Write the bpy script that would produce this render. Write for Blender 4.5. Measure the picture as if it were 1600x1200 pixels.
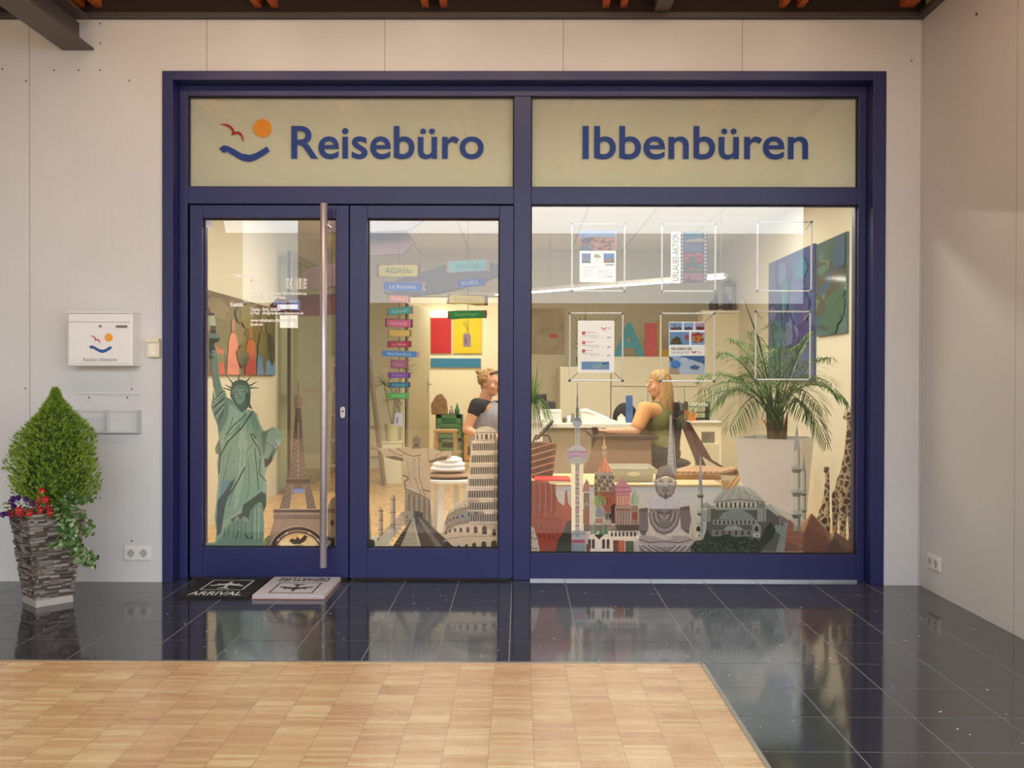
import bpy, bmesh, math, random
from mathutils import Vector, Matrix, noise
from mathutils.geometry import tessellate_polygon
PI = math.pi
C = bpy.context.scene.collection
for o in list(bpy.data.objects): bpy.data.objects.remove(o)

# ------------------------------------------------------------------ camera
F, YAW, PITCH, ROLL, CH, CD = 1478.85, .0073, -.0076, .0028, 1.1535, 5.272
_f = Vector((-math.sin(YAW)*math.cos(PITCH), math.cos(YAW)*math.cos(PITCH), math.sin(PITCH)))
_r = Vector((math.cos(YAW), math.sin(YAW), 0)); _u = _r.cross(_f)
CR = math.cos(ROLL)*_r + math.sin(ROLL)*_u
CU = -math.sin(ROLL)*_r + math.cos(ROLL)*_u
CO = Vector((0, -CD, CH))
cam = bpy.data.objects.new('camera', bpy.data.cameras.new('camera')); C.objects.link(cam)
cam.matrix_world = Matrix(((CR.x, CU.x, -_f.x, CO.x), (CR.y, CU.y, -_f.y, CO.y), (CR.z, CU.z, -_f.z, CO.z), (0, 0, 0, 1)))
cam.data.sensor_fit = 'HORIZONTAL'; cam.data.sensor_width = 36; cam.data.lens = F/1600*36
cam.data.clip_start = .05
bpy.context.scene.camera = cam

def P(px, py, Y):            # where the sight line of photo point (px,py) meets the upright plane y = Y
    d = _f + CR*((px-800)/F) + CU*((600-py)/F)
    return CO + d*((Y-CO.y)/d.y)
def PF(px, py, z=0):         # ... and where it meets a level plane
    d = _f + CR*((px-800)/F) + CU*((600-py)/F)
    return CO + d*((z-CO.z)/d.z)
def X(px, Y, py=590): return P(px, py, Y).x
def Z(py, Y, px=800): return P(px, py, Y).z

# ------------------------------------------------------------------ view, world
vs = bpy.context.scene.view_settings
vs.view_transform = 'Standard'; vs.look = 'None'; vs.gamma = 1; vs.use_curve_mapping = False
vs.exposure = 0.22
W = bpy.data.worlds.new('world'); bpy.context.scene.world = W; W.use_nodes = True
bg = W.node_tree.nodes['Background']; bg.inputs[0].default_value = (.88, .94, 1, 1); bg.inputs[1].default_value = 3.05

# ------------------------------------------------------------------ helpers
def lin(h):
    if isinstance(h, (tuple, list)): c = h
    else: c = [int(h[i:i+2], 16)/255 for i in (0, 2, 4)]
    return tuple(((v+.055)/1.055)**2.4 if v > .04045 else v/12.92 for v in c[:3])
MATS = {}
def nodes(name):
    m = bpy.data.materials.new(name); m.use_nodes = True
    nt = m.node_tree; return m, nt, nt.nodes['Principled BSDF'], nt.nodes['Material Output']
def N(nt, t, **kw):
    n = nt.nodes.new(t)
    for k, v in kw.items():
        if k.startswith('i') and k[1:].isdigit(): n.inputs[int(k[1:])].default_value = v
        else: setattr(n, k, v)
    return n
def L(nt, a, b): nt.links.new(a, b)
def mth(nt, op, a, b=None, c=None):
    n = nt.nodes.new('ShaderNodeMath'); n.operation = op
    for i, v in enumerate((a, b, c)):
        if v is None: continue
        if isinstance(v, (int, float)): n.inputs[i].default_value = v
        else: nt.links.new(v, n.inputs[i])
    return n.outputs[0]
def M(hexc, rough=.6, metal=0., var=.06, scale=18., emit=0., spec=.5, trans=0., bump=0., sheen=0, coat=0, alpha=1.):
    key = (hexc, rough, metal, var, scale, emit, spec, trans, bump, coat, alpha)
    if key in MATS: return MATS[key]
    m, nt, b, out = nodes('paint_'+hexc)
    c = lin(hexc)
    b.inputs['Roughness'].default_value = rough; b.inputs['Metallic'].default_value = metal
    b.inputs['Specular IOR Level'].default_value = spec
    if coat: b.inputs['Coat Weight'].default_value = coat
    b.inputs['Alpha'].default_value = alpha
    if var > 0:
        tc = N(nt, 'ShaderNodeTexCoord'); nz = N(nt, 'ShaderNodeTexNoise'); nz.inputs['Scale'].default_value = scale
        nz.inputs['Detail'].default_value = 4
        L(nt, tc.outputs['Object'], nz.inputs['Vector'])
        mx = N(nt, 'ShaderNodeMix', data_type='RGBA')
        mx.inputs[6].default_value = tuple(max(0, v*(1-var*2)) for v in c)+(1,)
        mx.inputs[7].default_value = tuple(min(1, v*(1+var*2)) for v in c)+(1,)
        L(nt, nz.outputs['Fac'], mx.inputs[0]); L(nt, mx.outputs[2], b.inputs['Base Color'])
        if bump:
            bp = N(nt, 'ShaderNodeBump'); bp.inputs['Strength'].default_value = bump; bp.inputs['Distance'].default_value = .004
            L(nt, nz.outputs['Fac'], bp.inputs['Height']); L(nt, bp.outputs[0], b.inputs['Normal'])
    else: b.inputs['Base Color'].default_value = c+(1,)
    if emit:
        b.inputs['Emission Color'].default_value = c+(1,); b.inputs['Emission Strength'].default_value = emit
    if trans:
        tr = N(nt, 'ShaderNodeBsdfTranslucent'); tr.inputs[0].default_value = c+(1,)
        ms = N(nt, 'ShaderNodeMixShader'); ms.inputs[0].default_value = trans
        L(nt, b.outputs[0], ms.inputs[1]); L(nt, tr.outputs[0], ms.inputs[2]); L(nt, ms.outputs[0], out.inputs[0])
    MATS[key] = m
    return m
def glass_mat(name, tint, k, rough=0.0):
    m, nt, b, out = nodes(name); nt.nodes.remove(b)
    t = N(nt, 'ShaderNodeBsdfTransparent'); t.inputs[0].default_value = tint+(1,)
    g = N(nt, 'ShaderNodeBsdfGlossy'); g.inputs['Roughness'].default_value = rough; g.inputs[0].default_value = (1, 1, 1, 1)
    fr = N(nt, 'ShaderNodeFresnel'); ge = N(nt, 'ShaderNodeNewGeometry')
    L(nt, mth(nt, 'SUBTRACT', 1.5, mth(nt, 'MULTIPLY', ge.outputs['Backfacing'], 1.5-1/1.5)), fr.inputs[0])
    f = mth(nt, 'MINIMUM', mth(nt, 'MULTIPLY', fr.outputs[0], k), 1.0)
    ms = N(nt, 'ShaderNodeMixShader'); L(nt, f, ms.inputs[0]); L(nt, t.outputs[0], ms.inputs[1]); L(nt, g.outputs[0], ms.inputs[2])
    L(nt, ms.outputs[0], out.inputs[0]); return m
GLASS = glass_mat('window_glass', (.96, .97, .955), 1.05)
ACRYL = glass_mat('clear_acrylic', (.995, .995, .998), .2, .02)
GREENGLASS = glass_mat('greenish_glass', (.80, .88, .80), 1.5)

def print_mat(name, trans=.3, nscale=55, namt=.35, rough=.6, gain=1.):
    m, nt, b, out = nodes(name)
    at = N(nt, 'ShaderNodeAttribute', attribute_name='Col')
    tc = N(nt, 'ShaderNodeTexCoord'); nz = N(nt, 'ShaderNodeTexNoise'); nz.inputs['Scale'].default_value = nscale; nz.inputs['Detail'].default_value = 6
    nz.inputs['Roughness'].default_value = .7
    L(nt, tc.outputs['Object'], nz.inputs['Vector'])
    v = mth(nt, 'MULTIPLY', mth(nt, 'ADD', mth(nt, 'MULTIPLY', nz.outputs['Fac'], namt*2), 1-namt), gain)
    mx = N(nt, 'ShaderNodeVectorMath', operation='SCALE'); L(nt, at.outputs['Color'], mx.inputs[0]); L(nt, v, mx.inputs[3])
    L(nt, mx.outputs[0], b.inputs['Base Color']); b.inputs['Roughness'].default_value = rough
    b.inputs['Specular IOR Level'].default_value = .2
    tr = N(nt, 'ShaderNodeBsdfTranslucent'); L(nt, mx.outputs[0], tr.inputs[0])
    ms = N(nt, 'ShaderNodeMixShader'); ms.inputs[0].default_value = trans
    L(nt, b.outputs[0], ms.inputs[1]); L(nt, tr.outputs[0], ms.inputs[2]); L(nt, ms.outputs[0], out.inputs[0])
    return m
FILM = print_mat('printed_film', .4, gain=1.6)
PAPER = print_mat('printed_paper', .5, 90, .03, gain=1.05)
PAINTED = print_mat('hand_painted_wood', 0, 60, .18)

ABS = {}
def tag(o, label=None, cat=None, group=None, kind=None):
    if label: o['label'] = label
    if cat: o['category'] = cat
    if group: o['group'] = group
    if kind: o['kind'] = kind
    return o
def thing(name, label, cat, loc=(0, 0, 0), group=None, kind=None):
    o = bpy.data.objects.new(name, None); o.empty_display_size = .05; C.objects.link(o); o.location = loc
    ABS[o] = Vector(loc); return tag(o, label, cat, group, kind)
def link_mesh(name, me, parent=None, origin=None):
    o = bpy.data.objects.new(name, me); C.objects.link(o)
    org = Vector((0, 0, 0))
    if parent is not None: o.parent = parent; org = ABS[parent]
    elif origin is not None: org = Vector(origin); o.location = org
    if org.length > 0: me.transform(Matrix.Translation(-org))
    ABS[o] = org
    return o
class MB:
    def __init__(s): s.v = []; s.f = []; s.m = []; s.c = []; s.usec = False
    def add(s, vs_, fs, m=0, col=None):
        b = len(s.v); s.v += [tuple(p) for p in vs_]
        for f in fs: s.f.append(tuple(b+i for i in f)); s.m.append(m); s.c.append(col)
        if col is not None: s.usec = True
    def box(s, x0, x1, y0, y1, z0, z1, m=0, col=None, mat=None):
        vs_ = [Vector((x, y, z)) for z in (z0, z1) for y in (y0, y1) for x in (x0, x1)]
        if mat is not None: vs_ = [mat @ v for v in vs_]
        s.add(vs_, [(0, 2, 3, 1), (4, 5, 7, 6), (0, 1, 5, 4), (2, 6, 7, 3), (0, 4, 6, 2), (1, 3, 7, 5)], m, col)
        return s
    def bar(s, a, b, w, h, m=0, col=None, up=(0, 0, 1)):     # rectangular bar from a to b
        a, b = Vector(a), Vector(b); d = (b-a).normalized(); u = Vector(up)
        if abs(d.dot(u)) > .98: u = Vector((0, 1, 0))
        r = d.cross(u).normalized(); u = r.cross(d).normalized()
        vs_ = [p+r*sx*w/2+u*sz*h/2 for p in (a, b) for sx, sz in ((-1, -1), (1, -1), (1, 1), (-1, 1))]
        s.add(vs_, [(3, 2, 1, 0), (4, 5, 6, 7), (0, 1, 5, 4), (1, 2, 6, 5), (2, 3, 7, 6), (3, 0, 4, 7)], m, col)
        return s
    def tube(s, pts, r, n=8, m=0, col=None, cap=True):
        pts = [Vector(p) for p in pts]; k = len(pts)
        rs = r if isinstance(r, (list, tuple)) else [r]*k
        rings = []; prev = None
        for i, p in enumerate(pts):
            d = (pts[min(i+1, k-1)]-pts[max(i-1, 0)])
            d = d.normalized() if d.length > 1e-9 else Vector((0, 0, 1))
            if prev is None:
                a = d.orthogonal().normalized()
            else:
                a = prev-d*prev.dot(d); a = a.normalized() if a.length > 1e-6 else d.orthogonal().normalized()
            prev = a; b = d.cross(a)
            rings += [p+(a*math.cos(2*PI*j/n)+b*math.sin(2*PI*j/n))*rs[i] for j in range(n)]
        fs = [(i*n+j, i*n+(j+1) % n, (i+1)*n+(j+1) % n, (i+1)*n+j) for i in range(k-1) for j in range(n)]
        if cap: fs += [tuple(range(n-1, -1, -1)), tuple((k-1)*n+j for j in range(n))]
        s.add(rings, fs, m, col); return s
    def lathe(s, prof, c, n=24, m=0, col=None, ax='z'):
        c = Vector(c); vs_ = []
        for (r, h) in prof:
            for j in range(n):
                a = 2*PI*j/n; q = Vector((r*math.cos(a), r*math.sin(a), h))
                if ax == 'y': q = Vector((q.x, q.z, q.y))
                if ax == 'x': q = Vector((q.z, q.x, q.y))
                vs_.append(c+q)
        k = len(prof)
        fs = [(i*n+j, i*n+(j+1) % n, (i+1)*n+(j+1) % n, (i+1)*n+j) for i in range(k-1) for j in range(n)]
        fs += [tuple(range(n-1, -1, -1)), tuple((k-1)*n+j for j in range(n))]
        s.add(vs_, fs, m, col); return s
    def ell(s, c, r, nu=16, nv=10, m=0, col=None, rot=None, fn=None):
        c = Vector(c); vs_ = []
        for i in range(nv+1):
            t = PI*i/nv
            for j in range(nu):
                a = 2*PI*j/nu
                q = Vector((r[0]*math.sin(t)*math.cos(a), r[1]*math.sin(t)*math.sin(a), r[2]*math.cos(t)))
                if fn: q = fn(q)
                if rot: q = rot @ q
                vs_.append(c+q)
        fs = [(i*nu+j, (i+1)*nu+j, (i+1)*nu+(j+1) % nu, i*nu+(j+1) % nu) for i in range(nv) for j in range(nu)]
        s.add(vs_, fs, m, col); return s
    def poly(s, pts, m=0, col=None):      # flat (concave) polygon of 3D points
        t = tessellate_polygon([[Vector(p) for p in pts]])
        s.add(pts, [tuple(x) for x in t], m, col); return s
    def prism(s, pts, d, m=0, col=None):  # polygon extruded by vector d
        n = len(pts); d = Vector(d); pts = [Vector(p) for p in pts]
        t = tessellate_polygon([pts])
        s.add(pts+[p+d for p in pts], [tuple(x) for x in t]+[tuple(i+n for i in reversed(x)) for x in t]+[(i, (i+1) % n, n+(i+1) % n, n+i) for i in range(n)], m, col)
        return s
    def build(s, name, mats, parent=None, origin=None, smooth=False, bevel=0, fix=True):
        me = bpy.data.meshes.new(name); me.from_pydata(s.v, [], s.f)
        mats = mats if isinstance(mats, (list, tuple)) else [mats]
        for m in mats: me.materials.append(m)
        me.polygons.foreach_set('material_index', s.m)
        if s.usec:
            ca = me.color_attributes.new('Col', 'FLOAT_COLOR', 'CORNER')
            k = 0
            for i, p in enumerate(me.polygons):
                c = s.c[i] or (.5, .5, .5)
                for _ in range(p.loop_total): ca.data[k].color = (c[0], c[1], c[2], 1); k += 1
        if fix:
            bm = bmesh.new(); bm.from_mesh(me); bmesh.ops.recalc_face_normals(bm, faces=bm.faces); bm.to_mesh(me); bm.free()
        if smooth: me.polygons.foreach_set('use_smooth', [True]*len(me.polygons))
        me.update()
        o = link_mesh(name, me, parent, origin)
        if bevel:
            b = o.modifiers.new('bevel', 'BEVEL'); b.width = bevel; b.segments = 2; b.limit_method = 'ANGLE'
        return o
def dup(root, loc=None, label=None, rotz=None):
    r = root.copy(); C.objects.link(r)
    if loc is not None: r.location = loc
    if rotz is not None: r.rotation_euler.z = rotz
    if label: r['label'] = label
    for ch in list(root.children):
        c = ch.copy(); C.objects.link(c); c.parent = r
        for g in ch.children:
            d = g.copy(); C.objects.link(d); d.parent = c
    return r
_dg = bpy.context.evaluated_depsgraph_get
def text_mesh(s, bold=0.0, shear=0):
    cu = bpy.data.curves.new('t', 'FONT'); cu.body = s; cu.offset = bold; cu.size = 1; cu.fill_mode = 'FRONT' if False else cu.fill_mode
    cu.resolution_u = 5; cu.shear = shear
    o = bpy.data.objects.new('t', cu); C.objects.link(o); bpy.context.view_layer.update()
    me = bpy.data.meshes.new_from_object(o.evaluated_get(_dg())); bpy.data.objects.remove(o)
    vs_ = [tuple(v.co) for v in me.vertices]; fs = [tuple(p.vertices) for p in me.polygons]
    bpy.data.meshes.remove(me); return vs_, fs
def add_text(mb, s, org, ux, uz, x0, x1, z0, z1, m=0, col=None, bold=0.0, cap=None):
    # letters fitted in the box x0..x1, z0..z1 of the plane (org, ux, uz)
    vs_, fs = text_mesh(s, bold)
    if not vs_: return
    ax = min(v[0] for v in vs_); bx = max(v[0] for v in vs_); ay = min(v[1] for v in vs_); by = max(v[1] for v in vs_)
    org, ux, uz = Vector(org), Vector(ux), Vector(uz)
    out = []
    for v in vs_:
        u = x0+(v[0]-ax)/(bx-ax)*(x1-x0); w = z0+(v[1]-ay)/(by-ay)*(z1-z0)
        out.append(org+ux*u+uz*w)
    mb.add(out, fs, m, col)
def ptext(mb, s, x0, y0, x1, y1, Y, m=0, col=None, bold=0.0):    # upright letters: box given in photo points, real plane y = Y
    a = P(x0, y1, Y); b = P(x1, y0, Y)
    add_text(mb, s, (0, Y, 0), (1, 0, 0), (0, 0, 1), a.x, b.x, a.z, b.z, m, col, bold)
# drawing of flat prints on an upright plane
class Draw:
    def __init__(s, Y): s.Y = Y; s.mb = MB(); s.k = 0
    def pt(s, p): return P(p[0], p[1], s.Y)+Vector((0, -s.k*.00003, 0))
    def poly(s, col, pts): s.k += 1; s.mb.poly([s.pt(p) for p in pts], 0, lin(col)); return s
    def rect(s, col, x0, y0, x1, y1): return s.poly(col, [(x0, y0), (x1, y0), (x1, y1), (x0, y1)])
    def ell(s, col, cx, cy, rx, ry, n=20, a0=0, a1=360):
        return s.poly(col, [(cx+rx*math.cos(math.radians(a0+(a1-a0)*i/n)), cy-ry*math.sin(math.radians(a0+(a1-a0)*i/n))) for i in range(n + (0 if a1-a0 == 360 else 1))])
    def line(s, col, w, pts, w1=None):
        s.k += 1; n = len(pts); w1 = w if w1 is None else w1
        for i in range(n-1):
            a, b = pts[i], pts[i+1]; dx, dy = b[0]-a[0], b[1]-a[1]; l = math.hypot(dx, dy) or 1
            wa = w+(w1-w)*i/(n-1); wb = w+(w1-w)*(i+1)/(n-1)
            nx, ny = -dy/l/2, dx/l/2
            s.mb.add([s.pt((a[0]+nx*wa, a[1]+ny*wa)), s.pt((b[0]+nx*wb, b[1]+ny*wb)), s.pt((b[0]-nx*wb, b[1]-ny*wb)), s.pt((a[0]-nx*wa, a[1]-ny*wa))], [(0, 1, 2, 3)], 0, lin(col))
        return s
    def arch(s, col, cx, y0, y1, w):     # little arched opening, top y0, foot y1
        r = w/2
        return s.poly(col, [(cx-r, y1), (cx-r, y0+r), (cx-r*.7, y0+r*.3), (cx, y0), (cx+r*.7, y0+r*.3), (cx+r, y0+r), (cx+r, y1)])
    def text(s, col, t, x0, y0, x1, y1, bold=0): s.k += 1; ptext(s.mb, t, x0, y0, x1, y1, s.Y-s.k*.00003, 0, lin(col), bold); return s
    def build(s, name, mat=None, parent=None): return s.mb.build(name, mat or FILM, parent, fix=False)
R = random.Random(7)

# ------------------------------------------------------------------ lights of the shop and the hall
def area(name, loc, rot, sx, sy, power, col):
    l = bpy.data.lights.new(name, 'AREA'); l.shape = 'RECTANGLE'; l.size = sx; l.size_y = sy; l.energy = power; l.color = col
    o = bpy.data.objects.new(name, l); C.objects.link(o); o.location = loc; o.rotation_euler = rot; return o
WARM = (1, .96, .88)
# daylight of the glazed hall roof behind the viewer, and the shop's ceiling luminaires (their panels are built below)
area('hall_skylight', (.4, -9.8, 5.3), (math.radians(56), 0, 0), 11, 4, 560, (.88, .95, 1))
area('gallery_lamp', (-.4, -1.7, 3.38), (math.radians(38), 0, 0), 4.6, .08, 34, (1, .74, .48))  # warm light added out of view to tint the wall top
LUM = [(-1.0, 1.1), (-1.0, 2.9), (.3, 1.1), (.3, 2.9), (1.35, 1.1), (1.35, 2.9)]
for i, (x, y) in enumerate(LUM):
    area('luminaire_light', (x, y, 2.655), (0, 0, 0), 1.0, .3, 19, WARM)
area('back_room_light', (-.8, 7.6, 2.5), (0, 0, 0), .8, .5, 30, (1, .93, .78))

# ------------------------------------------------------------------ big structure
T = .30; XC = .745; CO0 = -.0368; RO = .2568; PY = -(RO+4*T); WR = 2.232
def wall_mat():
    m, nt, b, out = nodes('white_panel_wall')
    tc = N(nt, 'ShaderNodeTexCoord'); sp = N(nt, 'ShaderNodeSeparateXYZ'); L(nt, tc.outputs['Object'], sp.inputs[0])
    u = mth(nt, 'ADD', sp.outputs[0], sp.outputs[1])
    fr = mth(nt, 'FRACT', mth(nt, 'DIVIDE', mth(nt, 'ADD', u, 10+2.159), .992))
    seam = mth(nt, 'LESS_THAN', mth(nt, 'ABSOLUTE', mth(nt, 'SUBTRACT', fr, .5)), .0022)
    r2 = mth(nt, 'FRACT', mth(nt, 'DIVIDE', u, .0496))
    rib = mth(nt, 'LESS_THAN', r2, .10)
    nz = N(nt, 'ShaderNodeTexNoise'); nz.inputs['Scale'].default_value = 3; nz.inputs['Detail'].default_value = 5; L(nt, tc.outputs['Object'], nz.inputs['Vector'])
    mx = N(nt, 'ShaderNodeMix', data_type='RGBA'); mx.inputs[6].default_value = lin('d5d3d2')+(1,); mx.inputs[7].default_value = lin('dddcdb')+(1,)
    L(nt, nz.outputs['Fac'], mx.inputs[0])
    m2 = N(nt, 'ShaderNodeMix', data_type='RGBA'); L(nt, seam, m2.inputs[0]); L(nt, mx.outputs[2], m2.inputs[6]); m2.inputs[7].default_value = lin('a39c94')+(1,)
    L(nt, m2.outputs[2], b.inputs['Base Color']); b.inputs['Roughness'].default_value = .42
    bp = N(nt, 'ShaderNodeBump'); bp.inputs['Distance'].default_value = .0012; bp.inputs['Strength'].default_value = .5
    L(nt, mth(nt, 'SUBTRACT', 1, mth(nt, 'MAXIMUM', mth(nt, 'MULTIPLY', rib, .5), seam)), bp.inputs['Height']); L(nt, bp.outputs[0], b.inputs['Normal'])
    return m
WALL = wall_mat()
def granite_mat():
    m, nt, b, out = nodes('black_star_granite')
    tc = N(nt, 'ShaderNodeTexCoord')
    nz = N(nt, 'ShaderNodeTexNoise'); nz.inputs['Scale'].default_value = 120; nz.inputs['Detail'].default_value = 5; L(nt, tc.outputs['Object'], nz.inputs['Vector'])
    mx = N(nt, 'ShaderNodeMix', data_type='RGBA'); mx.inputs[6].default_value = lin('2b2a2e')+(1,); mx.inputs[7].default_value = lin('464448')+(1,)
    L(nt, nz.outputs['Fac'], mx.inputs[0])
    vo = N(nt, 'ShaderNodeTexVoronoi'); vo.inputs['Scale'].default_value = 25; L(nt, tc.outputs['Object'], vo.inputs['Vector'])
    wn = N(nt, 'ShaderNodeTexWhiteNoise', noise_dimensions='3D'); L(nt, vo.outputs['Color'], wn.inputs['Vector'])
    thr = mth(nt, 'MULTIPLY', mth(nt, 'POWER', wn.outputs['Value'], 4), .13)
    star = mth(nt, 'LESS_THAN', vo.outputs['Distance'], thr)
    m2 = N(nt, 'ShaderNodeMix', data_type='RGBA'); L(nt, star, m2.inputs[0]); L(nt, mx.outputs[2], m2.inputs[6]); m2.inputs[7].default_value = (1, 1, 1, 1)
    L(nt, m2.outputs[2], b.inputs['Base Color'])
    n2 = N(nt, 'ShaderNodeTexNoise'); n2.inputs['Scale'].default_value = 2.5; n2.inputs['Detail'].default_value = 6; L(nt, tc.outputs['Object'], n2.inputs['Vector'])
    L(nt, mth(nt, 'ADD', mth(nt, 'MULTIPLY', n2.outputs['Fac'], .09), .03), b.inputs['Roughness'])
    b.inputs['Specular IOR Level'].default_value = .85
    return m
GRAN = granite_mat(); GROUT = M('8d8d90', .7)
def parquet_mat():
    m, nt, b, out = nodes('oak_mosaic_parquet')
    tc = N(nt, 'ShaderNodeTexCoord'); sp = N(nt, 'ShaderNodeSeparateXYZ'); L(nt, tc.outputs['Object'], sp.inputs[0])
    cx = mth(nt, 'DIVIDE', mth(nt, 'SUBTRACT', sp.outputs[0], .745-50*.1393), .1393); col = mth(nt, 'FLOOR', cx); fx = mth(nt, 'FRACT', cx)
    w1 = N(nt, 'ShaderNodeTexWhiteNoise', noise_dimensions='1D'); L(nt, col, w1.inputs['W'])
    yy = mth(nt, 'ADD', mth(nt, 'DIVIDE', sp.outputs[1], .0215), mth(nt, 'MULTIPLY', w1.outputs[0], 7))
    row = mth(nt, 'FLOOR', yy); fy = mth(nt, 'FRACT', yy)
    cb = N(nt, 'ShaderNodeCombineXYZ'); L(nt, col, cb.inputs[0]); L(nt, row, cb.inputs[1])
    w2 = N(nt, 'ShaderNodeTexWhiteNoise', noise_dimensions='3D'); L(nt, cb.outputs[0], w2.inputs[0])
    cb2 = N(nt, 'ShaderNodeCombineXYZ'); L(nt, col, cb2.inputs[0]); L(nt, mth(nt, 'FLOOR', mth(nt, 'DIVIDE', row, 5)), cb2.inputs[1])
    w3 = N(nt, 'ShaderNodeTexWhiteNoise', noise_dimensions='3D'); L(nt, cb2.outputs[0], w3.inputs[0])
    mp = N(nt, 'ShaderNodeMapping'); mp.inputs['Scale'].default_value = (9, 140, 1); L(nt, tc.outputs['Object'], mp.inputs[0])
    nz = N(nt, 'ShaderNodeTexNoise'); nz.inputs['Scale'].default_value = 1; nz.inputs['Detail'].default_value = 5; L(nt, mp.outputs[0], nz.inputs['Vector'])
    f = mth(nt, 'ADD', mth(nt, 'ADD', mth(nt, 'MULTIPLY', mth(nt, 'POWER', w2.outputs['Value'], 1.5), .42), mth(nt, 'MULTIPLY', w3.outputs['Value'], .28)), mth(nt, 'MULTIPLY', nz.outputs['Fac'], .42))
    cr = N(nt, 'ShaderNodeValToRGB'); e = cr.color_ramp.elements
    e[0].position = .1; e[0].color = lin('c39468')+(1,); e[1].position = .95; e[1].color = lin('efd2a0')+(1,)
    x = e.new(.5); x.color = lin('dab07e')+(1,)
    L(nt, f, cr.inputs[0])
    gx = mth(nt, 'LESS_THAN', fx, .012); gy = mth(nt, 'LESS_THAN', fy, .035)
    gap = mth(nt, 'MAXIMUM', mth(nt, 'MULTIPLY', gx, .75), mth(nt, 'MULTIPLY', gy, .22))
    m2 = N(nt, 'ShaderNodeMix', data_type='RGBA'); L(nt, gap, m2.inputs[0]); L(nt, cr.outputs[0], m2.inputs[6]); m2.inputs[7].default_value = lin('6a4a30')+(1,)
    L(nt, m2.outputs[2], b.inputs['Base Color'])
    L(nt, mth(nt, 'ADD', mth(nt, 'MULTIPLY', nz.outputs['Fac'], .2), .18), b.inputs['Roughness'])
    return m
def struct(name, mb, m, parent=None, bevel=0, **k):
    o = mb.build(name, m, parent, bevel=bevel, **k)
    if parent is None: o['kind'] = 'structure'
    return o
# granite tiles
g = MB(); gw = .0022
xs = []
k = -12
while CO0+k*T < XC-.2: xs.append(CO0+k*T); k += 1
xs += [XC+i*T for i in range(6)]
xs = sorted(xs)+[WR+.06]
ys = [.12] + [-(RO+i*T) for i in range(0, 19)]
for i in range(len(xs)-1):
    for j in range(len(ys)-1):
        if xs[i] < XC-.01 and ys[j] < PY+.01: continue
        a, b_, y1, y0 = xs[i]+gw, xs[i+1]-gw, ys[j]-gw, ys[j+1]+gw
        g.add([(a, y0, 0), (b_, y0, 0), (b_, y1, 0), (a, y1, 0)], [(0, 1, 2, 3)], 0)
g.box(xs[0], WR+.06, PY, .12, -.05, -.0008, 1)
g.box(XC, WR+.06, -5.6, PY, -.05, -.0008, 1)
struct('floor', g, [GRAN, GROUT], fix=False)
struct('floor_hall', MB().box(-9, XC-.008, -15, PY-.008, -.05, 0).box(XC-.008, 9, -15, -5.6, -.05, 0).box(WR+.07, 9, -5.6, 0, -.05, 0).box(-9, xs[0], PY-.008, 0, -.05, 0), parquet_mat())
struct('trim_1', MB().box(-4.2, XC, PY-.010, PY+.004, -.01, .0022).box(XC-.012, XC+.004, -5.6, PY, -.01, .0022), M('8e8a84', .35, .7))
# facade wall with its opening
a = P(254.5, 111.5, 0); b = P(1379.5, 913, 0); OX0, OX1, OZ1 = a.x, b.x, a.z
w = MB().box(-6, OX0+.02, 0, .22, -.02, 4).box(OX1-.02, WR+.3, 0, .22, -.02, 4).box(OX0+.02, OX1-.02, 0, .22, OZ1-.02, 4)
struct('wall_front', w, WALL)
struct('wall_right', MB().box(WR, WR+.2, -1.95, 0, -.02, 4), WALL)
# ceiling under the gallery, steel edge rail, beams, rafters
ZR = Z(30.5, 0)
struct('ceiling', MB().box(-6, 9, -6.3, .2, 3.46, 3.55), M('2a1c18', .8))
struct('trim_2', MB().box(-6, WR, -.045, 0, ZR, ZR+.024).box(-6, WR, -.012, 0, ZR, ZR+.05), M('4d4542', .5, .2))
struct('trim_3', MB().box(WR-.045, WR, -4, -.045, ZR, ZR+.024), M('4d4542', .5, .2))
struct('trim_4', MB().box(-6, WR, -.03, 0, ZR+.024, 3.46), M('271a17', .8))
struct('wall_gallery', MB().box(-6, 9, -6.4, -6.3, 3.46, 3.56), M('cfcac2', .7))
struct('wall_hall_left', MB().box(-6.2, -6, -15, 0, -.05, 6.5), M('8d857c', .7))  # unseen wall, added to keep light off the right wall
struct('wall_hall', MB().box(-9, 9, -15.2, -15, -.05, 2.75), M('6c6258', .7))
struct('wall_hall_pillar', MB().box(-3.35, -2.75, -9.3, -8.8, 0, 6), M('d9d6d0', .6))
rl = ['orange-brown rafter, left one of the pair above the door', 'orange-brown rafter, right one of the pair above the door']
RA = [(398, 'rafter of the pair over the bird logo'), (424, 'second rafter of the pair over the bird logo'), (663, ''), (692, ''), (948, ''), (976, ''), (1228, ''), (1256, ''), (1425, ''), (118, ''), (145, '')]
RL = ['left rafter of the pair above the sun logo', 'right rafter of the pair above the sun logo', 'left rafter of the pair above the word ending in -ro',
      'right rafter of the pair above the word ending in -ro', 'left rafter of the pair just right of the small steel beam', 'right rafter of the pair left of the small steel beam',
      'left rafter of the pair above the last letters', 'right rafter of the pair above the last letters', 'wide rafter in the corner by the right wall', 'left rafter beside the big steel beam', 'right rafter beside the big steel beam']
for (px, _), lb in zip(RA, RL):
    x = X(px, -.1, 5); wd = .075 if px == 1425 else .036
    o = MB().box(x-wd/2, x+wd/2, -4, -.03, ZR+.055, 3.46).build('rafter', M('c4622f', .6, scale=6), None, (x, -2, ZR+.09))
    tag(o, 'Orange-brown wooden roof beam, '+lb, 'beam', 'rafters under the dark ceiling')
STEEL = M('5a504c', .5, .1)
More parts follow.
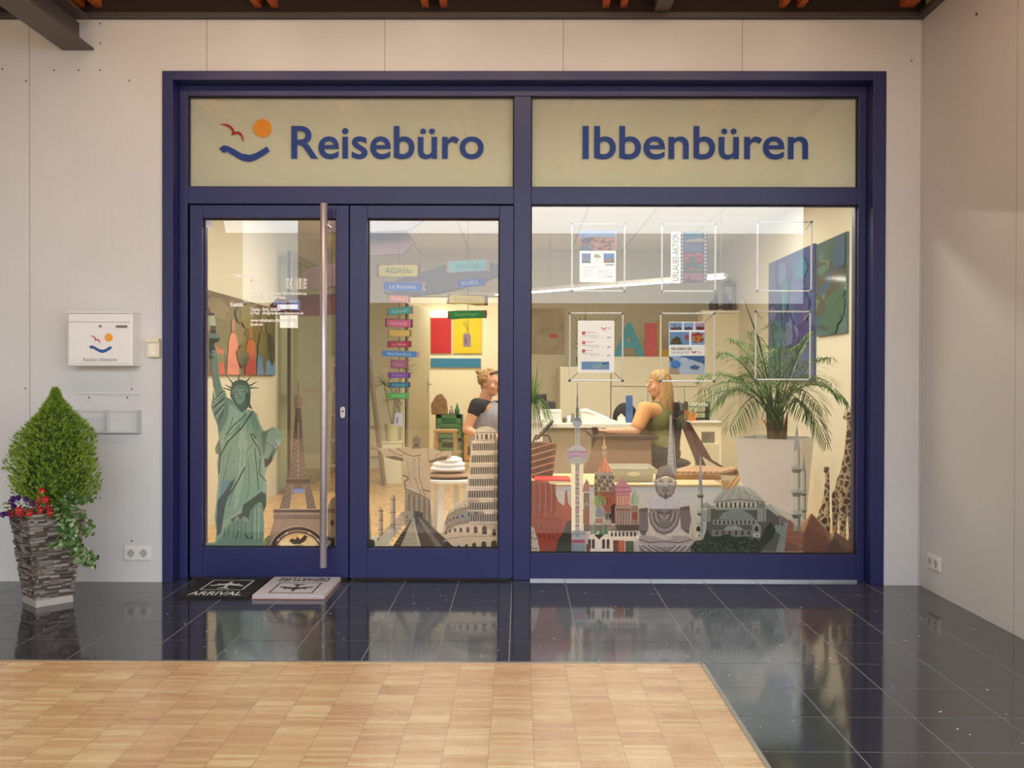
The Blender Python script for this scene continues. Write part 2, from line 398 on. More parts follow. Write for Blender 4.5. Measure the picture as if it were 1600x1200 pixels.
def ibeam(name, xa, xb, zb, h, label):
    t = .012; m = MB(); xm = (xa+xb)/2
    m.box(xa, xb, -4, -.002, zb, zb+t).box(xm-.006, xm+.006, -4, -.002, zb+t, zb+h-t).box(xa, xb, -4, -.05, zb+h-t, zb+h)
    o = m.build(name, STEEL, None, ((xa+xb)/2, -2, zb)); tag(o, label, 'beam')
a = P(98, 79, 0); b = P(147, 79, 0)
ibeam('steel_beam', a.x, b.x, a.z, .165, 'Big grey steel I-beam running out from the wall above the left corner')
a = P(1022, 27, -.05); b = P(1046, 27, -.05)
o = MB().box(a.x, b.x, -4, -.05, ZR+.026, ZR+.12).build('steel_beam', STEEL, None, (a.x, -2, ZR)); tag(o, 'Small dark grey steel beam overhead above the second lettered pane', 'beam')

# ------------------------------------------------------------------ shop interior shell
XL, XR, YB, ZC = -2.36, 2.45, 6.5, 2.70
CREAM = M('d9d2bb', .8, var=.02, scale=2)
def shopfloor():
    m, nt, b, out = nodes('shop_floor_wood'); tc = N(nt, 'ShaderNodeTexCoord')
    mp = N(nt, 'ShaderNodeMapping'); mp.inputs['Scale'].default_value = (30, 8, 1); L(nt, tc.outputs['Object'], mp.inputs[0])
    vo = N(nt, 'ShaderNodeTexVoronoi'); vo.distance = 'CHEBYCHEV'; vo.inputs['Scale'].default_value = 1; L(nt, mp.outputs[0], vo.inputs['Vector'])
    cr = N(nt, 'ShaderNodeValToRGB'); cr.color_ramp.elements[0].color = lin('bd9460')+(1,); cr.color_ramp.elements[1].color = lin('dbb682')+(1,)
    sp = N(nt, 'ShaderNodeSeparateColor'); L(nt, vo.outputs['Color'], sp.inputs[0]); L(nt, sp.outputs[0], cr.inputs[0]); L(nt, cr.outputs[0], b.inputs['Base Color'])
    b.inputs['Roughness'].default_value = .35; return m
struct('floor_shop', MB().box(XL-.3, XR+.2, .11, 9.2, -.05, -.001), shopfloor())
struct('wall_shop_left', MB().box(XL-.1, XL, .22, YB, 0, ZC), CREAM)
struct('wall_shop_right', MB().box(XR, XR+.1, .22, YB, 0, ZC), CREAM)
DX0, DX1, DZ = X(633, YB), X(792, YB), 2.15
struct('wall_back', MB().box(XL-.1, DX0, YB, YB+.12, 0, ZC).box(DX1, XR+.1, YB, YB+.12, 0, ZC).box(DX0, DX1, YB, YB+.12, DZ, ZC), CREAM)
struct('wall_storeroom', MB().box(DX0-.6, DX0-.5, YB+.12, 8.7, 0, ZC).box(DX1+.5, DX1+.6, YB+.12, 8.7, 0, ZC).box(DX0-.6, DX1+.6, 8.7, 8.8, 0, ZC), M('f3ead0', .8, var=.02))
def ceil_mat():
    m, nt, b, out = nodes('suspended_ceiling'); tc = N(nt, 'ShaderNodeTexCoord'); sp = N(nt, 'ShaderNodeSeparateXYZ'); L(nt, tc.outputs['Object'], sp.inputs[0])
    fx = mth(nt, 'LESS_THAN', mth(nt, 'FRACT', mth(nt, 'DIVIDE', sp.outputs[0], .625)), .03); fy = mth(nt, 'LESS_THAN', mth(nt, 'FRACT', mth(nt, 'DIVIDE', sp.outputs[1], 1.25)), .02)
    g_ = mth(nt, 'MAXIMUM', fx, fy); m2 = N(nt, 'ShaderNodeMix', data_type='RGBA'); L(nt, g_, m2.inputs[0]); m2.inputs[6].default_value = lin('e2dac4')+(1,); m2.inputs[7].default_value = lin('b4ab95')+(1,)
    L(nt, m2.outputs[2], b.inputs['Base Color']); b.inputs['Roughness'].default_value = .9; return m
struct('ceiling_shop', MB().box(XL-.1, XR+.1, .22, 8.8, ZC, ZC+.08), ceil_mat())
LW = M('fff0c8', .5, var=0, emit=3.2)
ll = ['front left', 'back left', 'front middle', 'back middle', 'front right', 'back right']
for (x, y), s in zip(LUM, ll):
    t = thing('ceiling_light', 'White rectangular luminaire in the shop ceiling, %s one of six' % s, 'lamp', (x, y, ZC), 'luminaires in the shop ceiling')
    MB().box(x-.63, x+.63, y-.17, y-.155, ZC-.035, ZC).box(x-.63, x+.63, y+.155, y+.17, ZC-.035, ZC).box(x-.63, x-.615, y-.155, y+.155, ZC-.035, ZC).box(x+.615, x+.63, y-.155, y+.155, ZC-.035, ZC).build('frame', M('eeeae0', .4), t)
    MB().box(x-.61, x+.61, y-.15, y+.15, ZC-.03, ZC-.02).build('diffuser', LW, t)
# linear pendant
pa, pb = Vector((X(826, 5.2), 5.2, Z(455, 5.2))), Vector((X(1133, 3.6), 3.6, 0)); pb.z = pa.z
pa.z = pb.z = 2.11
t = thing('pendant_light', 'Long glowing white linear lamp hanging on thin wires under the shop ceiling', 'lamp', (pa+pb)/2)
dd = (pb-pa).normalized()
MB().bar(pa-dd*.5, pb, .07, .035).build('housing', M('d8d4c8', .4), t)
MB().bar(pa-dd*.48+Vector((0, 0, -.024)), pb-dd*.02+Vector((0, 0, -.024)), .055, .012).build('tube', M('fff8e8', .5, var=0, emit=9), t)
for q in (pb-dd*.05, pa+dd*.3):
    MB().tube([q+Vector((0, 0, .017)), (q.x, q.y, ZC)], .0025, 6).build('wire', M('77736a', .4, .5), t)
tag(MB().box(-2.7, 1.9, -1.72, -1.68, 3.40, 3.46).build('track_lamp', M('3a302c', .5), None, (-.4, -1.7, 3.4)), 'Long dark lamp rail under the gallery ceiling, above the picture edge', 'lamp')  # housing added out of view around the added warm light
# hall lamps that mirror in the upper panes
for i, (xa, xb) in enumerate(((688, 792), (905, 952), (1120, 1192), (1205, 1223))):
    Yh = 17.4/1479
    x0, x1 = (xa-811)*Yh, (xb-811)*Yh; y = -(17.4-5.27)
    o = MB().box(x0, x1, y-.03, y+.03, 4.83, 4.87).build('strip_light', M('fff2d8', .5, var=0, emit=6), None, ((x0+x1)/2, y, 4.83))
    tag(o, 'Glowing strip lamp high in the hall, %s of the four mirrored in the lettered panes' % ('first', 'second', 'third', 'fourth')[i], 'lamp', 'strip lamps of the hall')

for i, (xa, xb, ya, yb, lb) in enumerate(((428, 494, 475, 482, 'Flat glowing panel lamp across the hall, mirrored above the taller one'), (432, 496, 492, 512, 'Taller glowing panel lamp across the hall, mirrored in the left door glass'), (500, 537, 264, 272, 'Glowing square lamp high in the hall, mirrored under the blue letters'))):
    K = 17.4/1479; y = -12.13; x0, x1, z1, z0 = (xa-811)*K, (xb-811)*K, 1.15+(589-ya)*K, 1.15+(589-yb)*K
    tag(MB().box(x0, x1, y-.03, y+.03, z0, z1).build('panel_lamp', M('fff8ec', .5, var=0, emit=7), None, ((x0+x1)/2, y, z0)), lb, 'lamp')
# ------------------------------------------------------------------ the shop front
NAVY = M('22255c', .38, var=.04, scale=4); NAVYD = M('1e2150', .4, var=.04)
FY = .085; GY = .118
t = thing('window_1', 'Big navy-blue metal shopfront frame with two lettered upper panes and a large display window', 'window', (0, FY, 0), kind='structure')
WIN = t
def fr(x0, y0, x1, y1, ya, yb, mb, Yp=None):      # bar given by photo box, between depths ya..yb
    Yp = ya if Yp is None else Yp; a = P(x0, y1, Yp); b = P(x1, y0, Yp); mb.box(a.x, b.x, ya, yb, a.z, b.z); return mb
# outer casing
ci0, ci1, ciz = X(271, 0), X(1361, 0), Z(126, 0)
m = MB().box(OX0, ci0, -.012, .2, 0, OZ1).box(ci1, OX1, -.012, .2, 0, OZ1).box(ci0, ci1, -.012, .2, ciz, OZ1)
m.build('casing', NAVY, t, bevel=.002)
fx0, fx1 = X(293, FY), X(1343, FY); mx0, mx1 = X(802, FY), X(829, FY)
zt = Z(150, FY); zt0, zt1 = Z(319, FY), Z(292, FY); zw = Z(864.5, FY)
m = MB().box(ci0, fx0, FY, .19, 0, ciz).box(fx1-.012, ci1, FY, .19, 0, ciz).box(fx0, fx1-.012, FY, .19, zt, ciz)
m.box(mx0, mx1, FY, .19, 0, zt).box(fx0, mx0, FY, .19, zt0, zt1).box(mx1, fx1-.012, FY, .19, zt0, zt1).box(mx1, fx1-.012, FY, .19, 0, zw)
m.build('frame', NAVY, t, bevel=.003)
MB().box(mx1, fx1-.012, FY-.012, FY, 0, .012).build('sill_strip', M('b9bcc2', .3, .8), t)
GAS = M('2b241f', .7)
def gasket(x0, x1, z0, z1, y, par, w=.006):
    MB().box(x0, x1, y, y+.008, z1-w, z1).box(x0, x1, y, y+.008, z0, z0+w).box(x0, x0+w, y, y+.008, z0+w, z1-w).box(x1-w, x1, y, y+.008, z0+w, z1-w).build('gasket', GAS, par)
FR = print_mat('frosted_film', .5, 1.5, .03, .8)
for (x0, x1, z0, z1, fl) in ((fx0, mx0, zt1, zt, 1), (mx1, fx1-.012, zt1, zt, 1), (mx1, fx1-.012, zw, zt0, 0)):
    gasket(x0, x1, z0, z1, GY-.008, t)
    MB().box(x0, x1, GY, GY+.006, z0, z1).build('pane', GLASS, t)
    if fl:
        q = MB(); q.add([(x0, GY+.010, z0), (x1, GY+.010, z0), (x1, GY+.010, z1), (x0, GY+.010, z1)], [(0, 1, 2, 3)], 0, lin('ecebe0')); q.box(x0, x1, GY+.0101, GY+.0111, z0, z1, 0, lin('ecebe0'))
        o = q.build('frosted_film', FR, t); o['label'] = 'milky olive-beige film behind the lettered pane'
        MB().box(x0-.02, x1+.02, .19, .2, zt-.0, zt+.02).build('head_strip', NAVYD, t)
# glazed door leaves
def leaf(name, label, x0, x1, gx0, gx1, cat):
    a = X(x0, FY-.012), (X(x1, FY-.012) if x1 < 700 else mx0-.0008); gl = X(gx0, FY-.012), X(gx1, FY-.012)
    ztop = Z(321, FY-.012); g0, g1 = Z(858, FY-.012), Z(341, FY-.012)
    d = thing(name, label, cat, ((a[0]+a[1])/2, FY, .01), kind='structure')
    MB().box(a[0], gl[0], FY-.012, .17, .012, ztop).box(gl[1], a[1], FY-.012, .17, .012, ztop).box(gl[0], gl[1], FY-.012, .17, .012, g0).box(gl[0], gl[1], FY-.012, .17, g1, ztop).build('leaf_frame', NAVY, d, bevel=.003)
    gasket(gl[0], gl[1], g0, g1, GY-.012, d); MB().box(gl[0], gl[1], GY, GY+.006, g0, g1).build('pane', GLASS, d)
    MB().box(a[0]+.01, a[1]-.01, FY-.008, FY+.02, .002, .012).build('brush_seal', GAS, d)
    return d
_s = MB(); _a, _b, _c = X(544.5, FY), X(297, FY), Z(320, FY)
_s.box(_a-.02, _a+.02, .165, .188, .012, zt0).box(fx0, _b+.02, .172, .188, 0, zt0).box(mx0-.025, mx0, .172, .188, 0, zt0).box(fx0, mx0, .172, .188, zt0-.03, zt0).box(fx0, mx0, .172, .188, 0, .03)
_s.build('door_stop', NAVYD, WIN)
D1 = leaf('door_1', 'Navy glazed entrance door with long steel pull bar', 296.5, 544.5, 316, 524, 'door')
D2 = leaf('door_2', 'Navy glazed second door leaf, beside the middle post', 546, 801.5, 573.5, 779.5, 'door')
ST = M('c9bfc0', .35, .55, var=.02)
hy = -.035; hx = X(505.5, hy); hz0, hz1 = Z(888, hy), Z(318, hy)
h = MB().lathe([(.0175, hz0), (.0195, hz0+.002), (.0195, hz1-.002), (.0175, hz1)], (hx, hy, 0), 24).build('pull_handle', ST, D1, smooth=False); h['label'] = 'tall brushed steel pull bar'
for o_ in h.data.polygons: o_.use_smooth = len(o_.vertices) == 4
for z in (hz0+.12, hz1-.12): MB().lathe([(.011, hy), (.011, FY-.012)], (hx+.012, 0, z), 12, ax='y').build('handle_bracket', ST, h)
m = MB(); cx, cz = X(536, FY-.012), Z(645, FY-.012)
m.prism([(cx+.014*math.cos(i*PI/8), FY-.022, cz+(.018 if math.sin(i*PI/8) >= 0 else -.018)+.014*math.sin(i*PI/8)) for i in range(16)], (0, .01, 0))
o = m.build('lock_rosette', M('c9c6c4', .3, .8), D1)
MB().lathe([(.006, FY-.025), (.006, FY-.02)], (cx, 0, cz+.006), 12, ax='y').build('keyhole', M('4a4644', .5), o)
o = MB().box(X(320, GY-.002), X(331, GY-.002), GY-.001, GY-.0002, Z(356, GY), Z(345, GY)).build('door_sticker', M('d9d3e6', .5, var=.15, scale=300), D1)
# white lettering on the door pane
dt = Draw(GY-.0006); w_ = 'fbfaf5'
for tx, x0, y0, x1, y1, bd in [('Öffnungszeiten', 360, 426, 397, 434, .02), ('Mittwoch', 391, 435.5, 409, 441, 0), ('Donnerstag', 391, 442, 413, 448, 0), ('Freitag', 391, 447.5, 404, 453, 0),
        ('09.30 - 13.00 Uhr', 447, 434.5, 480, 440, 0), ('15.00 - 18.30 Uhr', 447, 440, 480, 445.5, 0), ('09.30 - 13.00 Uhr', 447, 446, 480, 451.5, 0),
        ('Wir beraten Sie gern nach Terminvereinbarung', 391, 456, 479, 461.5, 0), ('kostenfrei bei Ihnen zu Hause.', 391, 461.5, 447, 467, 0), ('Kontakt', 360, 472, 380, 479, .02),
        ('Telefon', 391.5, 481, 407, 486, 0), ('05451 5048264', 410, 481, 438, 486, 0), ('E-Mail', 391.5, 486.5, 405, 491.5, 0), ('info@reisebuero-ibbenbueren.de', 410, 486.5, 474, 492.5, 0),
        ('www.reisebuero-ibbenbueren.de', 391.5, 497.5, 464, 503, 0), ('facebook', 391.5, 504, 411, 509, 0)]:
    dt.text(w_, tx, x0, y0, x1, y1, bd+.02)
VIN = M('ffffff', .6, var=0, trans=.3)
dt.mb.usec = False
o = dt.mb.build('door_lettering', VIN, D1, fix=False); o['label'] = 'small white opening hours and contact text'
# big blue lettering and logo
BLUE = M('1f4597', .5, var=.03, trans=.35); 
LY = GY-.0016
def vinyl(name, s, x0, y0, x1, y1, label, bold):
    q = MB(); vs_, fs = text_mesh(s, bold); ptext(q, s, x0, y0, x1, y1, LY, 0, None, bold)
    o = q.build(name, BLUE, None, (P((x0+x1)/2, y1, LY)), fix=False); tag(o, label, 'lettering'); return o
vinyl('window_lettering', 'Reisebüro', 455, 197, 756, 248.5, 'Large blue letters reading Reisebüro on the left upper pane', .014)
vinyl('window_lettering', 'Ibbenbüren', 910, 197, 1263, 249, 'Large blue letters reading Ibbenbüren on the right upper pane', .014)
def logo(x, y, s, Y, label, mp):
    def q(u, v): return P(x+u*s, y+v*s, Y)
    t = thing('logo_sticker', label, 'logo', q(40, 70))
    c = q(68, 14); r = (q(82, 14)-q(54, 14)).length/2*1.02
    MB().poly([(c.x+r*math.cos(2*PI*i/40), Y, c.z+r*math.sin(2*PI*i/40)) for i in range(40)]).build('sun', mp[0], t, fix=False)
    bird = [(0, 8), (10, 7), (18, 10), (23, 15), (25, 20), (31, 19), (36, 23), (38.5, 30), (37.5, 37), (36, 30), (33, 25), (27, 23), (19, 26), (21, 20), (17, 14), (10, 10)]
    MB().poly([q(*p) for p in bird]).build('bird', mp[1], t, fix=False)
    top = [(0, 46), (7, 41), (14, 42), (24, 47), (36, 54), (48, 56), (58, 53), (68, 47), (75, 43)]; bot = [(79.5, 50), (70, 57), (58, 64), (48, 67), (36, 65), (22, 57), (13, 51), (7, 53)]
    MB().poly([q(*p) for p in top+bot]).build('wave', mp[2], t, fix=False)
    return t
logo(342, 186, 1, LY, 'Logo of red bird, orange sun and blue wave on the upper pane', (M('f09a1e', .5, var=.02, trans=.35), M('a8202c', .5, var=.02, trans=.35), BLUE))

# ------------------------------------------------------------------ on the wall: letter box, holder, switch, sockets, screws
WB = M('f0eeec', .35, var=.02)
my = -.115; a = P(104, 572, my); b = P(207, 486, my)
t = thing('mailbox', 'White metal letter box with bird and sun logo mounted on the wall', 'mailbox', ((a.x+b.x)/2, 0, a.z))
MB().box(a.x+.004, b.x-.002, my+.006, 0, a.z+.002, b.z-.012).build('body', WB, t, bevel=.003)
MB().box(a.x+.014, b.x-.016, my-.001, my+.006, a.z+.016, b.z-.062).build('door', WB, t, bevel=.001)
MB().box(a.x, b.x, my-.006, 0, b.z-.012, b.z-.004).build('lid', WB, t, bevel=.002)
MB().box(a.x+.014, b.x-.016, my-.004, my+.006, b.z-.060, b.z-.018).build('flap', WB, t, bevel=.002)
MB().box(b.x-.090, b.x-.016-.012, my-.003, my-.001, b.z-.092, b.z-.078).build('name_plate', M('7b7673', .4), t)
lk = MB().lathe([(.010, my-.004), (.010, my-.001)], ((a.x+b.x)/2+.006, 0, b.z-.083), 16, ax='y').build('lock', M('c8c8c6', .3, .8), t)
MB().box((a.x+b.x)/2+.004, (a.x+b.x)/2+.008, my-.005, my-.004, b.z-.09, b.z-.076).build('key_slot', M('4b4845', .6), lk)
o = MB(); lp = [M('f5a832', .5, var=.02), M('b8343a', .5, var=.02), M('2d5a9c', .5, var=.02)]
def lq(u, v): return P(139+u*.455, 521+v*.455, my-.0025)
c = lq(68, 14); r = .0225
o.poly([(c.x+r*math.cos(2*PI*i/30), my-.0025, c.z+r*math.sin(2*PI*i/30)) for i in range(30)], 0)
bird = [(0, 8), (10, 7), (18, 10), (23, 15), (25, 20), (31, 19), (36, 23), (38.5, 30), (37.5, 37), (36, 30), (33, 25), (27, 23), (19, 26), (21, 20), (17, 14), (10, 10)]
o.poly([lq(*p) for p in bird], 1)
o.poly([lq(*p) for p in [(0, 46), (7, 41), (14, 42), (24, 47), (36, 54), (48, 56), (58, 53), (68, 47), (75, 43), (79.5, 50), (70, 57), (58, 64), (48, 67), (36, 65), (22, 57), (13, 51), (7, 53)]], 2)
o = o.build('logo', lp, t, fix=False); o['label'] = 'small red bird, orange sun and blue wave'
q = MB(); ptext(q, 'Reisebüro Ibbenbüren', 130, 559, 183, 564.5, my-.0025); q.build('lettering', M('8a8a90', .5, var=0), t, fix=False)
# acrylic holder
hy = -.04; a = P(117, 676, hy); b = P(217, 616, hy)
t = thing('brochure_holder', 'Empty clear acrylic brochure holder screwed to the wall under the letter box', 'holder', ((a.x+b.x)/2, 0, a.z))
q = MB(); q.add([(a.x, -.006, a.z), (b.x, -.006, a.z), (b.x, -.006, b.z), (a.x, -.006, b.z)], [(0, 1, 2, 3)]); q.build('back_plate', ACRYL, t, fix=False)
zf = a.z+.085+.04
q = MB(); q.add([(a.x, -.006, a.z), (a.x, hy, a.z), (b.x, hy, a.z), (b.x, -.006, a.z), (a.x, -.006, zf), (a.x, hy, zf), (b.x, hy, zf), (b.x, -.006, zf)], [(0, 1, 5, 4), (1, 2, 6, 5), (2, 3, 7, 6)]); q.build('front_tray', ACRYL, t, fix=False)
MB().box(a.x+.004, b.x-.004, hy+.004, -.006, a.z, a.z+.006).build('bottom', M('d9dce0', .2, var=.02), t)
MB().box((a.x+b.x)/2-.001, (a.x+b.x)/2+.001, hy+.002, -.006, a.z+.006, zf).build('divider', M('d3d7db', .2, var=0), t)
e_ = .0018
MB().box(a.x, b.x, -.0065, -.002, b.z-e_, b.z).box(a.x, b.x, hy-.0005, hy+.004, zf-e_, zf).box(a.x-.0005, a.x+e_, hy, -.002, a.z, zf).box(b.x-e_, b.x+.0005, hy, -.002, a.z, zf).box(a.x, b.x, hy-.0005, hy+.004, a.z-.0005, a.z+e_).build('edges', M('c3c7cb', .2, var=0), t)
for px in (139, 199):
    c = P(px, 621, -.008); MB().lathe([(.005, -.009), (.004, -.006)], (c.x, 0, c.z), 10, ax='y').build('screw', M('6d6862', .4, .6), t)
# switch box
sy = -.04; a = P(227, 558, sy); b = P(248, 529, sy)
t = thing('key_switch', 'Small cream plastic key box on the wall between letter box and blue frame', 'switch', ((a.x+b.x)/2, 0, a.z))
PL = M('e9e0c8', .45)
MB().box(a.x+.006, b.x, sy+.004, 0, a.z, b.z-.02).build('body', PL, t, bevel=.002)
MB().box(a.x, b.x, sy-.004, 0, b.z-.022, b.z).build('cap', PL, t, bevel=.002)
MB().box(a.x+.02, b.x-.02, sy, sy+.004, a.z+.01, b.z-.028).build('cover', M('f5efdc', .4), t, bevel=.001)
def socket(px0, py0, px1, py1, label, grp=None):
    a = P(px0, py1, 0); b = P(px1, py0, 0); cx = (a.x+b.x)/2; cz = (a.z+b.z)/2; Wd, H = .152, .081
    t = thing('power_socket', label, 'socket', (cx, 0, cz), grp)
    pm = M('e8e4e0', .35, var=.01)
    MB().box(cx-Wd/2, cx+Wd/2, -.009, 0, cz-H/2, cz+H/2).build('cover_frame', pm, t, bevel=.003)
    for s in (-1, 1):
        x = cx+s*.0355
        f = MB().box(x-.0315, x+.0315, -.0115, -.009, cz-.0315, cz+.0315).build('socket_insert', pm, t, bevel=.001)
        MB().lathe([(.0205, -.0118), (.0205, -.0114)], (x, 0, cz), 24, ax='y').build('well', M('bdb7b2', .5), f)
        MB().lathe([(.003, -.0125), (.003, -.0118)], (x-.0095, 0, cz), 8, ax='y').lathe([(.003, -.0125), (.003, -.0118)], (x+.0095, 0, cz), 8, ax='y').box(x-.003, x+.003, -.0125, -.0118, cz+.014, cz+.02).box(x-.003, x+.003, -.0125, -.0118, cz-.02, cz-.014).build('contacts', M('4f4742', .5), f)
    return t
socket(194, 853, 237, 875, 'White double wall socket low on the left wall beside the blue frame')
s2 = socket(194, 853, 237, 875, 'White double wall socket low on the right side wall, near the corner')
q = PF(1448, 0) if 0 else None
s2.location = (WR, -.19, Z(879, -.19, 1460)); s2.rotation_euler.z = -PI/2
scr = [(4, 108), (41, 127), (85, 110), (123, 110), (157, 110), (157, 37), (157, 68), (202, 126), (206, 608), (40, 607), (206, 845), (1424, 95)]
SCL = ['at the left photo edge under the ceiling rail', 'left of the row below the steel beam', 'leftmost of three below the steel beam', 'middle one of three below the steel beam',
       'rightmost of three below the steel beam', 'topmost, right of the steel beam end', 'second from top, right of the steel beam end', 'left of the upper frame corner', 'right above the clear holder',
       'above the conifer, by the left seam', 'just above the left power socket', 'right of the upper right frame corner']
for i, (px, py) in enumerate(scr):
    c = P(px, py, 0)
    o = MB().lathe([(.0055, -.003), (.0045, 0)], (c.x, 0, c.z), 10, ax='y').build('wall_screw', M('7c7266', .5, .4), None, (c.x, 0, c.z))
    tag(o, 'Tiny screw head in the white panels, '+SCL[i], 'screw', 'screw heads in the wall panels')
o = MB().lathe([(.009, -.004), (.007, 0)], (0, 0, 0), 10, ax='y').build('wall_screw', M('6c6050', .5, .4)); o.location = (WR, -.62, Z(22, -.62, 1550)); o.rotation_euler.z = -PI/2
tag(o, 'Dark screw head high on the right side wall', 'screw')

# ------------------------------------------------------------------ printed monument stickers on the inside of the glass
SY = GY+.0075
def deco(d, name, label):
    xs_ = [v[0] for v in d.mb.v]; zs_ = [v[2] for v in d.mb.v]
    o = d.mb.build(name, FILM, None, ((min(xs_)+max(xs_))/2, d.Y, min(zs_)), fix=False)
    return tag(o, label, 'window sticker', 'monument stickers on the shop windows')
# small distance steps keep overlapping stickers apart
# --- crowned torch statue
d = Draw(SY+.002)
G0, G1, G2, G3, G4 = '8fa898', '7b9486', '5f786c', '3e5249', 'a9bcab'
d.rect('3b3330', 324, 489, 335, 493); d.poly('9aa08c', [(326, 493), (335, 493), (338, 508), (337, 514), (328, 514), (327, 505)]); d.poly('6d5a48', [(328, 509), (338, 509), (337, 516), (329, 516)])
d.poly('39413d', [(329, 515), (337, 515), (338, 521), (328, 521)]); d.poly('5d6f69', [(327, 521), (343, 522), (344, 529), (327, 528)]); d.poly('2f3835', [(327, 528), (344, 529), (341, 534), (336, 536), (335, 541), (326, 541)])
d.poly(G2, [(326, 541), (336, 540), (339, 550), (340, 565), (343, 590), (347, 606), (353, 618), (346, 630), (337, 624), (334, 605), (332, 585), (330, 568), (327, 556)])
d.poly(G3, [(326, 541), (335, 541), (336, 546), (330, 548), (334, 551), (328, 553), (335, 558), (330, 562), (327, 556)])
d.line(G1, 3, [(337, 560), (340, 585), (345, 612)])
d.line(G3, 1, [(328, 556), (331, 580), (334, 606)])
# sleeve
d.poly(G2, [(333, 608), (336, 622), (345, 613), (351, 608), (354, 620), (366, 628), (365, 640), (352, 660), (343, 677), (339, 662), (334, 650), (330, 636), (332, 622)])
for a in ([(334, 628), (352, 612)], [(332, 634), (354, 616)], [(333, 642), (352, 626)], [(337, 652), (350, 634)]): d.line(G4, 1.8, a); 
for a in ([(333, 637), (350, 621)], [(336, 648), (353, 628)], [(341, 660), (352, 636)]): d.line(G3, 1.8, a)
# gown
d.poly(G1, [(352, 620), (362, 624), (370, 636), (384, 640), (393, 641), (402, 646), (406, 660), (412, 673), (418, 674), (425, 668), (432, 672), (440, 690), (428, 708), (424, 722), (416, 736), (414, 745), (417, 760), (416, 790), (412, 800), (413, 820), (412, 850), (336, 850), (338, 828), (335, 808), (338, 785), (341, 750), (339, 722), (343, 700), (340, 668), (348, 650)])
d.poly(G0, [(356, 626), (366, 632), (374, 641), (392, 644), (397, 660), (403, 690), (408, 720), (410, 745), (414, 765), (404, 772), (388, 787), (368, 800), (352, 815), (342, 822), (346, 790), (344, 750), (347, 712), (352, 680), (356, 650)])
d.poly(G4, [(360, 632), (372, 642), (382, 646), (370, 668), (356, 690), (352, 675)])
d.poly(G4, [(376, 660), (384, 655), (386, 700), (380, 750), (372, 790), (366, 796), (368, 740), (372, 700)])
d.poly(G1, [(388, 640), (399, 646), (408, 672), (414, 690), (410, 716), (403, 690), (396, 672)])
d.poly(G2, [(336, 700), (342, 686), (346, 700), (344, 712), (337, 708)])
for pts, w in (([(396, 642), (378, 668), (356, 690), (344, 712), (342, 740)], 2.2), ([(385, 646), (366, 664), (352, 680)], 1.4), ([(391, 646), (370, 670), (350, 686)], 1),
               ([(392, 680), (397, 690), (404, 700), (407, 712)], 1.8), ([(391, 679), (396, 678), (400, 686)], 2), ([(396, 692), (385, 705), (383, 712)], 1), ([(361, 700), (350, 745), (347, 780)], 1),
               ([(374, 700), (370, 740), (358, 790)], 1), ([(398, 700), (402, 740), (404, 765)], 1.3), ([(388, 720), (390, 760), (385, 782)], 1), ([(383, 730), (366, 762), (346, 790)], 2.2),
               ([(407, 715), (405, 740), (416, 752)], 1.6), ([(364, 652), (356, 680)], 1), ([(380, 700), (378, 730)], .8)): d.line(G3 if w > 1.2 else G2, w, pts)
d.poly('7f9cae', [(344, 752), (362, 750), (350, 768), (343, 782)])  # bluish glass reflection painted into the gown
d.poly('4b5f63', [(340, 782), (350, 770), (361, 752), (367, 748), (352, 790), (346, 830), (340, 838), (338, 815)])
# shadowed hem and lower pleats
d.poly(G3, [(416, 772), (416, 790), (412, 800), (409, 786), (403, 785), (400, 795), (392, 796), (389, 812), (382, 806), (375, 812), (372, 806), (363, 816), (360, 812), (378, 801), (380, 789), (396, 778), (408, 768)])
d.poly(G1, [(360, 818), (372, 808), (374, 814), (382, 808), (388, 815), (391, 800), (399, 788), (409, 790), (412, 810), (412, 850), (342, 850), (350, 828)])
for x, y in ((352, 826), (358, 820), (366, 815), (372, 812), (378, 812), (384, 815), (394, 800), (399, 795), (405, 793)):
    d.line(G4 if int(x) % 2 else G2, 1.6, [(x, y), (x-1, 835), (x-4 if x < 385 else x, 849)])
d.poly(G3, [(383, 832), (390, 842), (396, 836), (393, 846), (386, 843)]); d.line(G3, 1.4, [(373, 830), (366, 846)])
d.poly(G1, [(320, 848), (336, 847), (342, 841), (410, 842), (413, 847), (413, 857.5), (320, 857.5)]); d.rect(G2, 320, 851, 413, 852)
# tablet and hand
d.poly(G2, [(408, 675), (418, 672), (427, 667), (442, 675), (436, 690), (432, 703), (426, 720), (416, 730), (412, 712)])
d.poly(G0, [(425, 666), (441, 674), (435, 692), (418, 717), (412, 714), (416, 690), (418, 678)]); d.line('55736a', 1.2, [(413, 690), (428, 698), (424, 708)])
d.poly('9fb6b8', [(430, 688), (436, 685), (439, 690), (434, 700), (429, 700)]); d.line(G3, 1.2, [(429, 690), (433, 696), (434, 702)])
d.poly('44403c', [(413, 718), (420, 717), (427, 705), (424, 722), (414, 731)])
